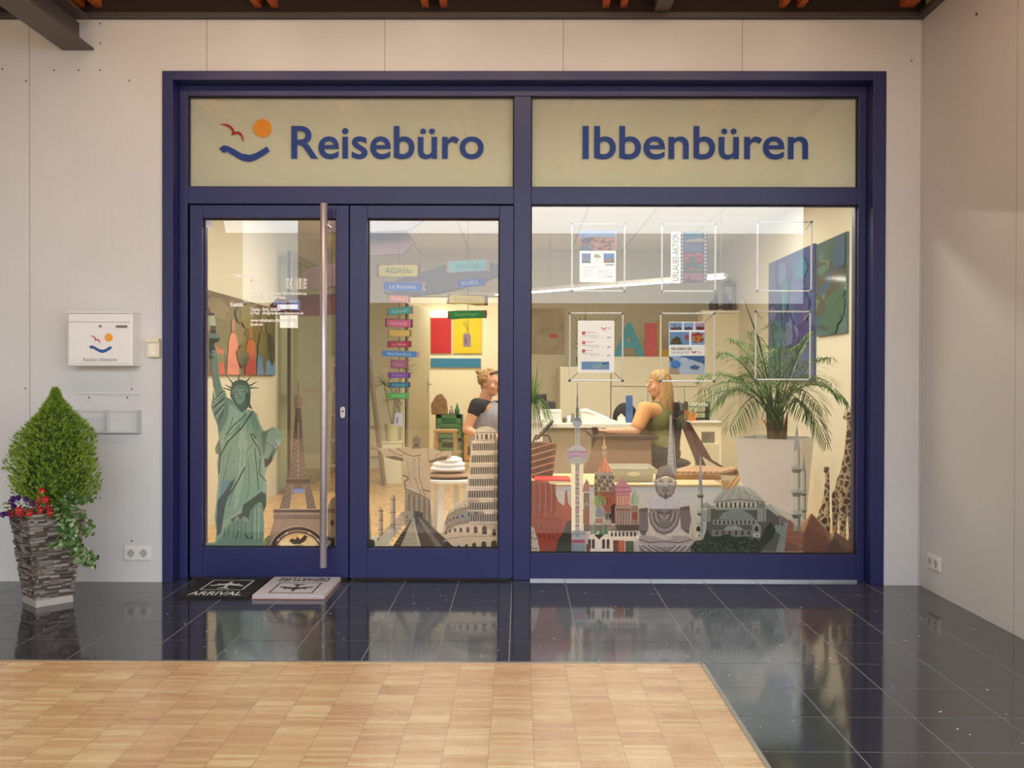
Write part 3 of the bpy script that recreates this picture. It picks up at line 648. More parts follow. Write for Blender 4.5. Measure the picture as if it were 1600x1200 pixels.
# head
for a in ([(362, 610), (346, 605)], [(361, 606), (352, 601)], [(364, 599), (355, 588)], [(373, 596), (373, 585)], [(384, 598), (392, 588)], [(390, 603), (402, 596)], [(391, 606), (405, 606)]): d.line('33423d', 2.6, a, .8)
d.poly(G3, [(360, 614), (362, 600), (368, 595), (376, 593), (384, 595), (390, 601), (392, 614), (391, 630), (395, 640), (388, 636), (385, 640), (378, 640), (370, 636), (364, 626), (360, 620)])
for i in range(9): d.line('7d9187', .8, [(364+i*3, 600-2.4*math.sin(i/8*PI)), (364+i*3, 605-2.4*math.sin(i/8*PI))])
d.poly(G1, [(362, 610), (366, 604), (375, 601), (384, 603), (389, 610), (388, 616), (382, 607), (375, 605), (368, 608), (363, 618)])
d.poly(G2, [(369, 625), (384, 625), (384, 640), (378, 645), (371, 637)])
d.poly(G0, [(366, 612), (369, 607), (375, 606), (381, 607), (384, 612), (383, 624), (379, 630), (374, 632), (369, 628), (366, 621)])
d.line(G3, 1.2, [(368, 612.5), (372.5, 612)]); d.line(G3, 1.2, [(377.5, 612), (382, 612.5)]); d.line('6a8277', 1, [(374, 613), (373.2, 618)]); d.rect(G3, 372.5, 618, 377, 619); d.rect('54695f', 372, 621.6, 377, 623)
d.line('b9c9ba', 1.2, [(375.3, 611), (375.3, 618)])
deco(d, 'statue_sticker', 'Printed green robed statue with spiked crown and raised torch, on the left door glass')

# --- iron lattice tower
d = Draw(SY+.001)
B0, B1, B2 = '8a7466', '6b584e', '4a3b36'
d.poly('6b7350', [(413, 857.5), (413, 842), (420, 836), (430, 842), (436, 857.5)]); d.poly('5c6448', [(500, 857.5), (506, 846), (512, 838), (523, 842), (523.5, 857.5)])
d.line(B2, 1.2, [(466, 597), (466, 618)]); d.poly(B1, [(462, 617), (470, 617), (472, 622), (472, 634), (470, 638), (461, 638), (459.5, 633), (460, 621)])
d.line(B0, .8, [(460, 627), (472, 627)]); d.poly(B2, [(461.5, 638), (470.5, 638), (472, 665), (473, 686), (458, 686), (460, 665)])
d.poly(B1, [(458, 686), (473, 686), (475.5, 715), (480, 747), (451, 747), (456, 715)])
for i in range(14):
    y = 640+i*7.6; t_ = (y-638)/109; hw = 4.6+t_*t_*9.5
    d.line('a08c80' if i > 5 else '7a4f44', .7, [(466-hw, y), (466+hw, y+7.6)]); d.line('a08c80' if i > 5 else '7a4f44', .7, [(466+hw, y), (466-hw, y+7.6)])
d.line('c4b5aa', .9, [(466, 660), (466, 746)])
d.poly(B2, [(446, 747), (485.5, 747), (484, 755), (448, 755)]); d.line('b09a88', 1, [(446, 748), (485, 748)])
d.poly(B1, [(448, 755), (484, 755), (494, 795), (480, 795), (474.5, 764), (458, 764), (453, 795), (437, 795)])
d.poly('7684b4', [(459, 762), (474, 762), (475, 770), (458, 770)])
for s_ in (1, -1):
    for i in range(6):
        y = 757+i*6.4; a_ = 466+s_*(9+i*1.3); b_ = 466+s_*(17.5+i*1.75)
        d.line('a7968a', .7, [(a_, y), (b_, y+6.4)]); d.line('a7968a', .7, [(b_, y), (a_, y+6.4)])
    d.line('c2ae9c', 1.2, [(466+s_*8.5, 757), (466+s_*13.5, 795)])
d.poly(B0, [(427, 794.5), (505, 794.5), (505, 813), (511, 838), (519, 857.5), (506, 857.5), (497, 840), (488, 831), (476, 827), (466, 826), (456, 827), (445, 831), (436, 842), (430, 857.5), (415, 857.5), (421, 838), (428, 813)])
d.rect('bfa98f', 427, 794.5, 505, 796.5); d.rect(B2, 428, 797, 504, 799.5); d.rect('b9a189', 428, 801, 504, 803); d.rect('5a4a40', 428, 805, 504, 806)
for i in range(26): d.rect(B2, 429+i*2.9, 799.5, 430.2+i*2.9, 801.2); d.rect('5a4a40', 429+i*2.9, 807, 430.5+i*2.9, 810.5)
for rr, cc, w_ in ((45, 'c7ab82', 1.4), (41, '4a3b3a', 5), (36, '5d4b48', 3.5), (33, 'a8937e', 1.2)):
    d.line(cc, w_, [(466+rr*math.cos(math.radians(a)), 862-(rr-5)*math.sin(math.radians(a))) for a in range(6, 175, 8)])
for a in (35, 62, 118, 145): d.line('e2d6c2', 2, [(466+38*math.cos(math.radians(a-4)), 862-33*math.sin(math.radians(a-4))), (466+38*math.cos(math.radians(a+4)), 862-33*math.sin(math.radians(a+4)))])
for i in range(9): d.line('a89687', .8, [(417+i*2, 855-i*5), (424+i*2.4, 850-i*4.5)]); d.line('a89687', .8, [(515-i*2, 855-i*5), (508-i*2.4, 850-i*4.5)])
d.poly('cdbd98', [(439, 857.5), (439, 846), (443, 846), (444, 842), (449, 842), (450, 848), (482, 848), (483, 841), (489, 840), (492, 845), (493, 857.5)])
d.poly('3a2f2b', [(452, 845), (456, 841), (462, 843), (465, 838), (469, 843), (476, 836), (481, 838), (477, 845), (469, 850), (458, 850)]); d.rect('9d8a70', 460, 851, 474, 857.5)
deco(d, 'tower_sticker', 'Printed brown iron lattice tower with arched feet, behind the steel pull bar')
d = Draw(SY+.001)
d.poly('7c6b5c', [(512, 800), (513, 790), (517, 780), (523.5, 776), (523.5, 857.5), (512, 857.5)]); d.rect('5a4b42', 512, 795, 523.5, 798); d.ell('4a3a33', 519, 817, 3, 5); d.poly('3c3a2e', [(512, 857.5), (512, 838), (519, 841), (523.5, 836), (523.5, 857.5)])
for i in range(4): d.rect('3b302c', 513+i*2.8, 798, 514.4+i*2.8, 801.5)
deco(d, 'gate_sticker', 'Printed narrow strip of brown stone gate, right edge of the left door glass')

# --- open-armed statue
d = Draw(SY+.003)
S0, S1, S2, S3, S4 = 'a5937f', '8d7c69', '6d5e50', '463b33', 'b8a893'
d.poly(S1, [(574, 699), (580, 696), (592, 699), (596, 704), (590, 705), (576, 703)]); d.line(S2, .8, [(575, 701), (593, 703)])
d.poly(S0, [(593, 700), (618, 701), (632, 698), (646, 700), (668, 700), (690, 705), (704, 704), (708, 706), (704, 716), (697, 719), (684, 720), (670, 724), (672, 745), (673, 770), (674, 800), (675, 820), (632, 820), (632, 798), (633, 765), (631, 747), (632, 722), (628, 719), (614, 717), (602, 715), (596, 708)])
d.poly(S1, [(704, 705), (718, 703), (723, 705), (718, 708), (706, 711)])
d.poly(S2, [(602, 714), (616, 712), (630, 716), (630, 721), (614, 718)]); d.poly(S2, [(670, 720), (688, 714), (700, 712), (697, 719), (684, 720), (671, 724)])
for pts, w, c in (([(620, 700), (632, 708), (645, 713), (658, 711)], 1.6, S2), ([(606, 702), (618, 709), (630, 712)], 1.2, S2), ([(636, 720), (642, 760)], 1, S1), ([(648, 716), (646, 740), (658, 772)], 1.2, S1), ([(654, 714), (655, 745), (664, 775)], 1, S2),
                  ([(633, 764), (645, 769), (660, 775), (671, 782)], 2, S2), ([(660, 765), (672, 768)], 1.6, S3), ([(629, 743), (637, 745), (638, 749), (632, 752)], 1.6, S3), ([(632, 752), (634, 764)], 1.4, S3), ([(690, 706), (680, 714)], 1, S2), ([(668, 702), (670, 722)], 1, S2)): d.line(c, w, pts)
d.poly(S4, [(640, 722), (652, 718), (650, 745), (644, 752)]); d.poly(S1, [(633, 767), (646, 771), (660, 777), (672, 784), (675, 820), (632, 820)])
for i in range(10): d.line(S3 if i % 2 else S4, 1, [(635+i*4, 771+i*1.2), (635+i*4, 818)])
d.poly(S2, [(646, 694), (655, 694), (658, 701), (643, 701)]); d.poly(S2, [(645, 684), (649, 681), (653, 681), (656, 685), (656.5, 696), (653, 700), (646, 698), (644.5, 692)]); d.rect(S3, 647, 687, 654.5, 688.6); d.poly(S3, [(648, 693), (653, 693), (653, 698), (648, 697)])
d.poly(S1, [(648, 684), (654, 684), (653.5, 691), (648, 691)]); d.line(S3, 1, [(649, 687), (650.5, 687)]); d.line(S3, 1, [(652, 687), (653.5, 687)])
deco(d, 'statue_sticker', 'Grey-brown robed statue with arms spread wide, printed on the middle door glass')
# --- stepped pyramid
d = Draw(SY+.002)
d.poly('a39a88', [(626, 806), (629, 799), (646, 797), (646, 812), (655, 857.5), (612, 857.5), (640, 812), (634, 812)])
d.poly(S0, [(626, 802), (636, 806), (634, 815), (600, 857.5), (576, 857.5), (602, 828)])
for i in range(7): d.line(S2, .8, [(622-i*5.8, 812+i*6.2), (638-i*4.6, 815+i*6)])
d.poly(S3, [(642, 812), (644, 812), (624, 857.5), (611, 857.5)]); 
for i in range(9): d.rect(S2, 640-i*3.2, 813+i*5, 643-i*2.6, 815+i*5)
d.poly('b5aa96', [(644, 812), (649, 808), (651, 830), (659, 857.5), (624, 857.5)])
for i in range(14): d.line('8d8270', .7, [(643-i*1.35, 814+i*3.2), (650+i*.7, 814+i*3.2)])
d.poly('4c423b', [(646, 797), (661, 801), (661, 808), (678, 825), (712, 857.5), (659, 857.5), (650, 825)]); d.poly('8a7e70', [(653, 809), (657, 810), (694, 857.5), (683, 857.5)])
d.poly('3a322d', [(648, 799), (660, 802), (660, 808), (650, 808)]); d.poly(S0, [(626, 800), (645, 797), (645, 800), (627, 803)]); d.rect(S3, 635, 806, 637, 809)
deco(d, 'pyramid_sticker', 'Printed stepped stone pyramid with dark side, foot of the middle door glass')
# --- slim towers with white domes
d = Draw(SY+.001)
for x, y0, y1, w_ in ((614, 772, 838, 7), (595, 792, 840, 6)):
    d.poly(S0, [(x-w_/2, y0+5), (x, y0), (x+w_/2, y0+5), (x+w_/2+.5, y1), (x-w_/2-.5, y1)]); d.poly(S1, [(x, y0), (x+w_/2, y0+5), (x+w_/2+.5, y1), (x+.5, y1)])
    for k in (.12, .42, .72): d.rect(S2, x-w_/2-1.3, y0+(y1-y0)*k, x+w_/2+1.3, y0+(y1-y0)*k+1.4)
d.poly('c8bfae', [(573.5, 857.5), (573.5, 842), (580, 838), (590, 836), (594, 839), (604, 830), (614, 825), (618, 835), (604, 857.5)]); d.poly('8b7d6c', [(573.5, 800), (579, 803), (580, 842), (573.5, 842)])
d.poly('3e3730', [(573.5, 857.5), (573.5, 846), (577, 842), (585, 844), (586, 852), (580, 857.5)]); d.ell('6b6258', 591, 842, 1.2, 2.4)
deco(d, 'minaret_sticker', 'Printed pair of slim banded stone towers left of the stepped pyramid')
# --- leaning arcaded tower
d = Draw(SY+.002)
K0, K1, K2, K3 = 'c1b3a2', 'a39484', '7a6c60', '4d4139'
d.poly(K0, [(742, 690), (743, 672), (750, 667), (762, 666), (772, 669), (776, 674), (776, 690)])
d.rect(K1, 742, 675, 776, 677)
for x in (746, 753, 767, 773): d.arch(K2, x, 678, 688, 3)
d.arch(K3, 760, 678, 689, 4.5)
d.poly(K0, [(737, 689), (748, 686), (768, 686), (779.3, 688), (779.3, 830), (744, 820), (728, 771), (733, 730)])
d.poly(K1, [(772, 687), (779.3, 688), (779.3, 830), (771, 828)])
for i in range(7):
    y = 693+i*18.4; xl = 737.5-i*1.7+(max(0, i-4)*3)
    d.poly(K2, [(xl, y), (779.3, y-1), (779.3, y+10.5), (xl, y+11.5)])
    for k in range(13):
        x = xl+1+k*(779-xl)/12.6; d.rect(K0, x, y, x+1.3, y+11.5)
        d.arch(K3, x+2.2, y+1, y+10, 1.4)
    d.rect('d0c3b2', xl-1, y+11.5, 779.3, y+13.6)
    d.rect(K1, xl, y+14.6, 779.3, y+15.3)
deco(d, 'tower_sticker', 'Printed leaning round tower with tiers of pale arcades, right in middle door glass')
# --- ruined arena
d = Draw(SY+.001)
d.poly('ae9f8e', [(694, 857.5), (692, 838), (694, 818), (700, 800), (712, 789), (727, 780), (741, 774), (746, 778), (753, 790), (755, 800), (767, 812), (779.3, 816), (779.3, 857.5)])
d.poly('9a8b7c', [(697, 812), (704, 802), (716, 795), (735, 790), (754, 789), (755, 801), (767, 812), (779, 817), (740, 816), (712, 822), (696, 834)])
d.poly('989aa2', [(712, 806), (740, 799), (760, 806), (752, 814), (728, 812)])
d.line(K2, 1.2, [(694, 820), (700, 806), (714, 796), (738, 791), (754, 790)]); d.line(K2, 1.2, [(692, 836), (700, 824), (716, 817), (742, 813), (767, 813)]); d.line('c6b8a5', 1.6, [(693, 846), (704, 843), (730, 840), (779, 840)]); d.line(K2, .8, [(693, 844), (704, 841), (730, 838), (779, 838)])
d.line('c9bba8', 1.2, [(700, 800), (712, 789), (727, 780), (741, 774)])
for x, y in ((711, 795), (718, 791), (726, 788), (735, 785)): d.rect(K3, x, y, x+1.2, y+2)
for x, y, w_ in ((698, 816, 2), (703, 811, 2.2), (709, 808, 2.6), (715, 806, 3), (723, 804, 3.6), (733, 801, 4.6), (744, 800, 5.6)): d.arch(K3, x, y, y+w_*1.3, w_); 
for x, y, w_ in ((697, 830, 2.4), (703, 827, 2.8), (711, 825, 3.4), (720, 824, 4.2), (731, 823, 5), (743, 822, 6), (757, 821, 7.5), (772, 826, 6)): d.arch('5c3b34' if x > 725 else K3, x, y, y+w_*1.8, w_); d.arch('3c2c28', x+w_*.15, y+w_*.4, y+w_*1.8, w_*.55)
for x, w_ in ((700, 2.6), (708, 3.2), (717, 4), (729, 5), (741, 6.5), (756, 8), (772, 9)): d.arch(K3, x, 857.5-w_*1.5, 857.5, w_); d.arch('5f4740', x+w_*.1, 857.5-w_*1.1, 857.5, w_*.4)
deco(d, 'arena_sticker', 'Printed ruined stone arena with rows of arches, below the leaning tower')

# --- red rock butte
d = Draw(SY+.001)
d.poly('8a4534', [(829.5, 864), (829.5, 751), (856, 752), (860, 756), (867, 757), (868, 772), (872, 783), (879, 789), (882, 790), (883, 767), (886, 766), (887.5, 786), (893, 793), (893, 864)])
for i, x in enumerate(range(831, 868, 3)): d.line(('6d3329', 'a65a44', '5a2a24')[i % 3], 1.4, [(x, 755), (x+1, 775), (x, 800+(i*7) % 14)])
d.poly('9c4534', [(829.5, 808), (860, 806), (878, 812), (884, 830), (870, 864), (829.5, 864)]); d.line('7a3529', 1, [(829.5, 808), (884, 812)])
for i in range(12): d.line('6a2b22', 1.4, [(836+i*4, 818+(i*13) % 24), (840+i*4, 826+(i*13) % 24)])
d.poly('cfc6b6', [(829.5, 822), (834, 825), (840, 842), (843.5, 864), (829.5, 864)])
for x, y in ((833, 832), (831, 840), (835, 842), (838, 842), (830, 856), (834, 857), (838, 857)): d.ell('4c4038', x, y, .9, 1.8, 8)
d.poly('3d3f35', [(868, 864), (871, 845), (880, 832), (885, 815), (892, 812), (892, 864)])
deco(d, 'rock_sticker', 'Tall red rock butte with needle, printed at the lower left of the display window')
# --- onion-domed cathedral
d = Draw(SY+.002)
c1, c2, c3 = '9a6a55', 'a9a29a', '6e5a50'
d.rect(c3, 912, 770, 921, 835); d.poly(c2, [(911, 790), (916, 784), (922, 790)]); d.poly('8a6357', [(910, 768), (912, 758), (916, 748), (920, 754), (921, 768)]); d.rect(c1, 911, 795, 921, 818)
d.poly('7d4f40', [(928, 768), (962, 768), (962, 792), (952, 812), (932, 806)]); d.rect('b56a4a', 940, 775, 958, 792)
for x in (943, 948, 953): d.rect('8a4032', x, 778, x+1.5, 788)
d.poly('847c70', [(929, 742), (958, 742), (962, 768), (928, 770)])
for r_ in range(4):
    for k in range(7): d.poly(('8d4a42', 'b9a99a', '5a6a50')[(r_+k) % 3], [(929+k*4.5, 748+r_*6), (931.2+k*4.5, 742+r_*6), (933.5+k*4.5, 748+r_*6)])
d.rect('a8a198', 929, 737, 958, 742)
for k in range(9): d.arch(c3, 931+k*3.2, 737, 741.5, 1.6)
d.poly('b5765a', [(943.5, 712), (945.5, 712), (956, 738), (933, 738)]); d.line('8a4d3d', 1, [(942, 718), (939, 737)]); d.line('cf9a80', 1, [(946, 716), (950, 737)])
d.rect('8e7d6a', 941, 703, 947.5, 714); d.rect('b8a890', 940, 706, 948.5, 708); d.ell('a08a64', 944, 699, 4.2, 3.6, 12); d.poly('b09a70', [(942.3, 697), (943.6, 683), (944.4, 683), (945.7, 697)])
d.poly('7f4a40', [(962, 790), (985, 790), (986, 832), (961, 832)])
d.poly('a36f68', [(961, 772), (985, 772), (984, 795), (962, 795)])
for k in range(5): d.rect('d4b8a4', 964+k*4.4, 775, 965.6+k*4.4, 790)
d.rect('b9aaa4', 960, 791, 987, 794.5); d.rect('9b7f78', 962, 797, 986, 822)
for k in range(6): d.rect('c9b6ae', 963+k*4.2, 798, 964.4+k*4.2, 820)
d.rect('a88a88', 960, 822, 988, 830)
d.poly('a6717c', [(972, 744), (975, 751), (982, 757), (987, 764), (986, 769), (981, 773), (963, 773), (958, 769), (957.5, 763), (962, 757), (969, 751)])
for k in range(4): d.line(('c59aa4', '8a5563')[k % 2], 1, [(958+max(0, 3-k)*1.6+j*((29-max(0, 3-k)*3.2)/10), 757+k*3.6+(1.2 if j % 2 else 0)) for j in range(11)])
d.poly('8f9a8a', [(988, 770), (993, 766), (998, 776), (998.5, 785), (994, 791), (987, 789), (985, 780)]); d.line('64705f', 1, [(990, 770), (988, 788)]); d.line('b5beac', 1, [(994, 770), (992, 789)]); d.rect('7c6a5c', 986, 790, 997, 836); d.rect('a05a48', 988, 800, 996, 812)
d.poly(c2, [(928, 794), (931, 791), (941, 791), (944, 795), (944, 826), (927, 826)]); d.poly('8b8f9a', [(929, 800), (936, 793), (943, 800), (941, 808), (931, 808)]); d.rect(c1, 930, 810, 942, 818)
d.poly('98a06e', [(936, 767), (938, 773), (944, 777), (948.5, 783), (947, 787), (942, 790), (930, 790), (925, 787), (923.5, 782), (928, 777), (934, 773)])
for k in range(7): d.line('6c7648' if k % 2 else 'b5bb88', .9, [(925+k*3.6, 787), (932+k*1.4, 775)])
d.poly('8a8078', [(945, 800), (956, 800), (956, 822), (945, 822)]); d.arch('3b302c', 948, 803, 812, 3); d.arch('3b302c', 953, 803, 812, 3); d.poly('4a2c2a', [(955, 790), (961, 786), (961, 818), (955, 818)])
d.poly('bfb4b0', [(913, 828), (998, 826), (999, 864), (915, 864)]); d.poly(c3, [(913, 820), (998, 820), (998, 829), (913, 830)])
for k in range(7): d.arch('4a403e', 956+k*6, 831, 838, 3.2)
d.rect('d6ccc6', 936, 840, 992, 843)
d.poly('5b7a58', [(922, 835), (928, 815), (934, 833)]); d.poly('4f6e50', [(934, 836), (943, 815), (951, 834)]); d.line('a8b89a', .8, [(928, 815), (926, 834)]); d.line('a8b89a', .8, [(943, 815), (942, 835)]); d.poly('3a3b34', [(928, 835), (944, 835), (936, 843)])
for k, x in enumerate((921, 927, 943, 950)): d.arch('4a3c3c', x, 842, 857, 4.6)
d.rect('6f4238', 958, 844, 966, 862); d.rect('a9634a', 966, 844, 976, 862); d.rect('5a5a48', 977, 845, 990, 864); d.rect('704a40', 916, 850, 922, 864)
deco(d, 'cathedral_sticker', 'Colourful onion-domed cathedral with orange spire, printed on the lower display window')
# --- two-ball television tower
d = Draw(SY+.004)
d.line('6e6f7a', 1, [(902, 598), (902, 640)]); d.line('6e6f7a', 2.2, [(902, 617), (902, 640)]); d.rect('5f606c', 900, 637, 904, 657)
for y in (603, 609, 616): d.rect('8d8d98', 901, y, 903, y+2)
d.poly('8b8fa2', [(894, 657), (910, 657), (909, 663), (905, 668), (899, 668), (895, 663)]); d.rect('777b90', 896, 653, 908, 657.5)
for x in (898.5, 901.5, 904.5): d.rect('8f97a6', x, 668, x+1.6, 696)
for y in (675, 684): d.rect('777c88', 898, y, 906.5, y+1.2)
d.rect('d2cbb6', 892.5, 722, 899, 836); d.rect('c5bda8', 905, 722, 911.5, 836); d.rect('857a70', 899, 724, 905, 836)
for k in range(7): d.ell('b9a4ac', 902, 738+k*14.5, 3.6, 3.6, 12); d.rect('c9c1ae', 899, 745+k*14.5, 905, 747+k*14.5); d.rect('4d443f', 900, 748.5+k*14.5, 904, 752+k*14.5)
for cy, r_, cl in ((711, 16.5, 1), (846, 19.5, 0)):
    d.ell('8f93a2', 902, cy, r_, r_*.93, 28)
    d.poly('a0607c', [(902-r_*.98, cy-3), (902+r_*.98, cy-3), (902+r_*.99, cy+3), (902-r_*.99, cy+3)]) if not cl else d.poly('b389a4', [(902-r_*.9, cy-7), (902+r_*.9, cy-7), (902+r_, cy+3), (902-r_, cy+3)])
    d.line('c7b4c6' if cl else 'c04f6a', 1.6, [(902-r_*.9, cy-1), (902+r_*.9, cy-1)]); d.line('74788a', 1.2, [(902-r_*.96, cy+5), (902+r_*.96, cy+5)])
    d.ell('b4b4ae' if cl else '84919a', 902, cy+r_*.55, r_*.7, r_*.33, 20)
deco(d, 'tower_sticker', 'Printed slim television tower with two mauve balls, left in the display window')
# --- seated stone figure and pagoda spire
d = Draw(SY+.001)
d.poly('8f8c90', [(1047, 648), (1049, 648), (1054, 690), (1057, 740), (1042, 740), (1044, 700)])
for k in range(9): d.line('77747a', .9, [(1046-k*.4, 672+k*7), (1051+k*.6, 672+k*7)])
d.line('5f5c62', 1.6, [(1050, 660), (1055, 738)])
deco(d, 'spire_sticker', 'Thin grey stone spire rising behind the seated figure, printed on the display window')
d = Draw(SY+.003)
H0, H1, H2, H3, H4 = 'a59c9b', '8c8180', '6d6160', '4b403e', 'bcb6b8'
d.poly(H0, [(984, 862), (986, 848), (996, 842), (1000, 835), (997, 822), (998, 796), (1002, 785), (1012, 778), (1024, 773), (1036, 778), (1044, 773), (1056, 776), (1070, 780), (1077, 788), (1080, 805), (1081, 828), (1078, 838), (1086, 845), (1092, 850), (1090, 862)])
d.poly('c3c0c6', [(1004, 784), (1024, 774), (1040, 780), (1052, 775), (1072, 781), (1076, 790), (1060, 792), (1040, 796), (1012, 794)])  # pale glow of the glass reflection painted across the chest
d.poly(H2, [(998, 795), (1012, 793), (1013, 826), (1006, 842), (998, 828)]); d.poly(H2, [(1062, 793), (1077, 790), (1080, 812), (1076, 835), (1064, 826)])
for k in range(5): d.line(H0, 1, [(1000+k*3, 800), (1000+k*2.6, 828)]); d.line(H0, 1, [(1065+k*3, 798), (1066+k*2.8, 828)])
d.poly(H1, [(1014, 795), (1062, 795), (1060, 818), (1050, 832), (1038, 836), (1026, 832), (1016, 818)])
for k in range(6):
    r_ = 24-k*3.4; d.line(H3 if k % 2 == 0 else H4, 1.1, [(1038+r_*math.cos(math.radians(a)), 801-(r_*1.35)*math.sin(math.radians(a))) for a in range(180, 361, 15)])
d.poly(H2, [(1024, 795), (1038, 802), (1052, 795), (1046, 803), (1030, 803)]); d.ell(H1, 1038, 816, 9, 5, 16); d.line(H3, .8, [(1031, 817), (1038, 820), (1045, 817)])
d.poly(H0, [(990, 846), (1004, 836), (1022, 838), (1036, 842), (1042, 840), (1060, 836), (1074, 838), (1090, 848), (1062, 852), (1036, 853), (1010, 852)])
d.line(H2, 1.6, [(996, 842), (1016, 848), (1036, 846), (1060, 848), (1082, 843)]); d.poly(H4, [(1034, 844), (1042, 835), (1050, 836), (1048, 843)])
d.poly(H1, [(984, 862), (988, 850), (1010, 853), (1040, 854), (1066, 853), (1091, 852), (1090, 862)])
for k in range(8): d.line(H2 if k % 2 else H4, 1.4, [(992+k*4, 852), (1000+k*6, 862)]); d.line(H2 if k % 2 else H4, 1.4, [(1084-k*4, 852), (1078-k*5, 862)])
d.poly(H2, [(1024, 758), (1055, 758), (1054, 770), (1048, 776), (1040, 780), (1030, 775), (1025, 768)])
d.ell(H1, 1024.5, 757, 2.2, 7, 12); d.ell(H1, 1055.5, 757, 2.2, 7, 12)
d.poly(H0, [(1026, 746), (1053, 746), (1054, 758), (1051, 769), (1045, 774), (1036, 774), (1029, 769), (1026, 758)])
d.poly(H2, [(1024, 752), (1024, 742), (1027, 738), (1029, 731), (1034, 728), (1042, 727), (1048, 730), (1051, 737), (1055, 742), (1056, 752), (1052, 747), (1040, 744), (1028, 747)])
for r_ in range(4):
    for k in range(9): d.ell(H1, 1027+k*3.2, 733+r_*3.3 if 1 < k < 7 or r_ > 1 else 740, 1.1, 1.1, 8)
d.line(H3, 1.3, [(1029, 753), (1033, 752), (1037, 754)]); d.line(H3, 1.3, [(1043, 754), (1047, 752), (1051, 753)]); d.line(H3, .8, [(1030, 750), (1036, 750)]); d.line(H3, .8, [(1044, 750), (1050, 750)]); d.poly(H4, [(1039, 752), (1041, 752), (1043, 761), (1037, 761)]); d.line(H3, 1, [(1036, 762), (1043, 762)]); d.line(H3, 1.3, [(1035, 767), (1040, 766), (1045, 767)]); d.rect(H3, 1039, 770, 1041, 780)
deco(d, 'statue_sticker', 'Printed grey stone figure seated cross-legged, middle of the display window')
# --- domed mosque with minarets
d = Draw(SY+.002)
Q0, Q1, Q2, Q3 = 'a19f99', '85837c', '5f5d58', '37352f'
def minaret(x, y0, y1, w, cap, bal):
    d.poly('7b7d80', [(x-.4, y0), (x+.4, y0), (x+w*.45, cap), (x-w*.45, cap)])
    d.rect(Q0, x-w*.45, cap, x+w*.45, y1); d.rect(Q1, x+w*.12, cap, x+w*.45, y1)
    for b_ in bal:
        d.poly(Q0, [(x-w*.8, b_), (x+w*.8, b_), (x+w*.72, b_+w*.6), (x+w*.45, b_+w), (x-w*.45, b_+w), (x-w*.72, b_+w*.6)]); d.poly(Q2, [(x-w*.7, b_+w*.5), (x+w*.7, b_+w*.5), (x+w*.45, b_+w), (x-w*.45, b_+w)])
minaret(1094.5, 710, 842, 8, 768, (770, 798)); minaret(1256, 714, 812, 7, 736, (768, 794)); minaret(1245, 664, 830, 12, 704, (727, 764, 798))
d.poly('8f9396', [(1095, 862), (1095, 800), (1110, 790), (1190, 792), (1204, 788), (1216, 800), (1232, 812), (1225, 862)])
d.poly(Q2, [(1106, 795), (1200, 795), (1214, 806), (1225, 815), (1212, 862), (1100, 862)])
d.poly(Q0, [(1115, 784), (1195, 784), (1192, 797), (1118, 797)])
for k in range(11): d.arch(Q3, 1121+k*7, 785, 793, 2.6)
d.poly('8d8f8c', [(1114, 785), (1119, 776), (1128, 768), (1140, 762), (1150, 759.5), (1154, 754), (1156, 753), (1158, 759.5), (1170, 762), (1182, 769), (1190, 777), (1196, 785)])
for k in range(9): d.line('a6a7a2' if k % 2 else '7a7c79', .8, [(1120+k*8.8, 783), (1140+k*3.8, 764)])
d.line(Q2, 1.2, [(1114, 785), (1154, 780), (1196, 785)])
d.poly('d8cfae', [(1151, 759), (1155, 752), (1157, 752), (1161, 759)])
d.poly('949794', [(1122, 811), (1130, 801), (1143, 796), (1158, 796), (1172, 803), (1180, 812)]); d.poly(Q0, [(1114, 812), (1182, 812), (1182, 820), (1114, 820)])
for k in range(10): d.arch(Q3, 1118+k*6.6, 813, 819, 2.6)
d.poly('a4a7a4', [(1130, 828), (1136, 822), (1148, 820.5), (1158, 824), (1162, 828)]); d.rect(Q1, 1112, 828, 1178, 838)
for k in range(6): d.arch(Q3, 1120+k*10, 829.5, 836, 3)
for x in (1103, 1190): d.rect(Q0, x-7, 792, x+7, 815); d.poly('7d7f7e', [(x-9, 793), (x-6, 788), (x, 785), (x+6, 788), (x+9, 793)]); d.line(Q2, 1, [(x+3, 793), (x+3, 814)])
for x in (1091, 1182): d.poly(Q0, [(x-6, 840), (x-7, 822), (x, 815), (x+7, 822), (x+6, 840)]); d.arch(Q3, x, 822, 830, 6); d.rect('c0bcb2', x-5, 833, x+6, 840); d.ell(Q3, x+1, 837, 1.3, 1.3, 8)
d.poly('8f979a', [(1206, 826), (1213, 820), (1222, 822), (1226, 830), (1220, 836)]); d.line('bcb8b2', 1, [(1218, 806), (1219, 822)]); d.poly('7a7572', [(1215, 804), (1226, 808), (1233, 815), (1222, 818)])
import itertools
tr = random.Random(3)
d.poly('2f3a26', [(1078, 864), (1080, 852), (1086, 845), (1098, 843), (1104, 828), (1112, 838), (1124, 838), (1136, 834), (1150, 840), (1166, 838), (1176, 845), (1178, 838), (1186, 846), (1196, 824), (1204, 815), (1212, 828), (1206, 842), (1190, 858), (1188, 864)])
for k in range(90):
    x, y = tr.uniform(1082, 1180), tr.uniform(846, 861); d.ell(('3f4f2e', '26301f', '4a5a36', '1f251c')[k % 4], x, y, tr.uniform(1.5, 3), tr.uniform(1, 2.2), 7)
deco(d, 'mosque_sticker', 'Printed grey domed mosque with slender minarets and dark trees, in the display window')
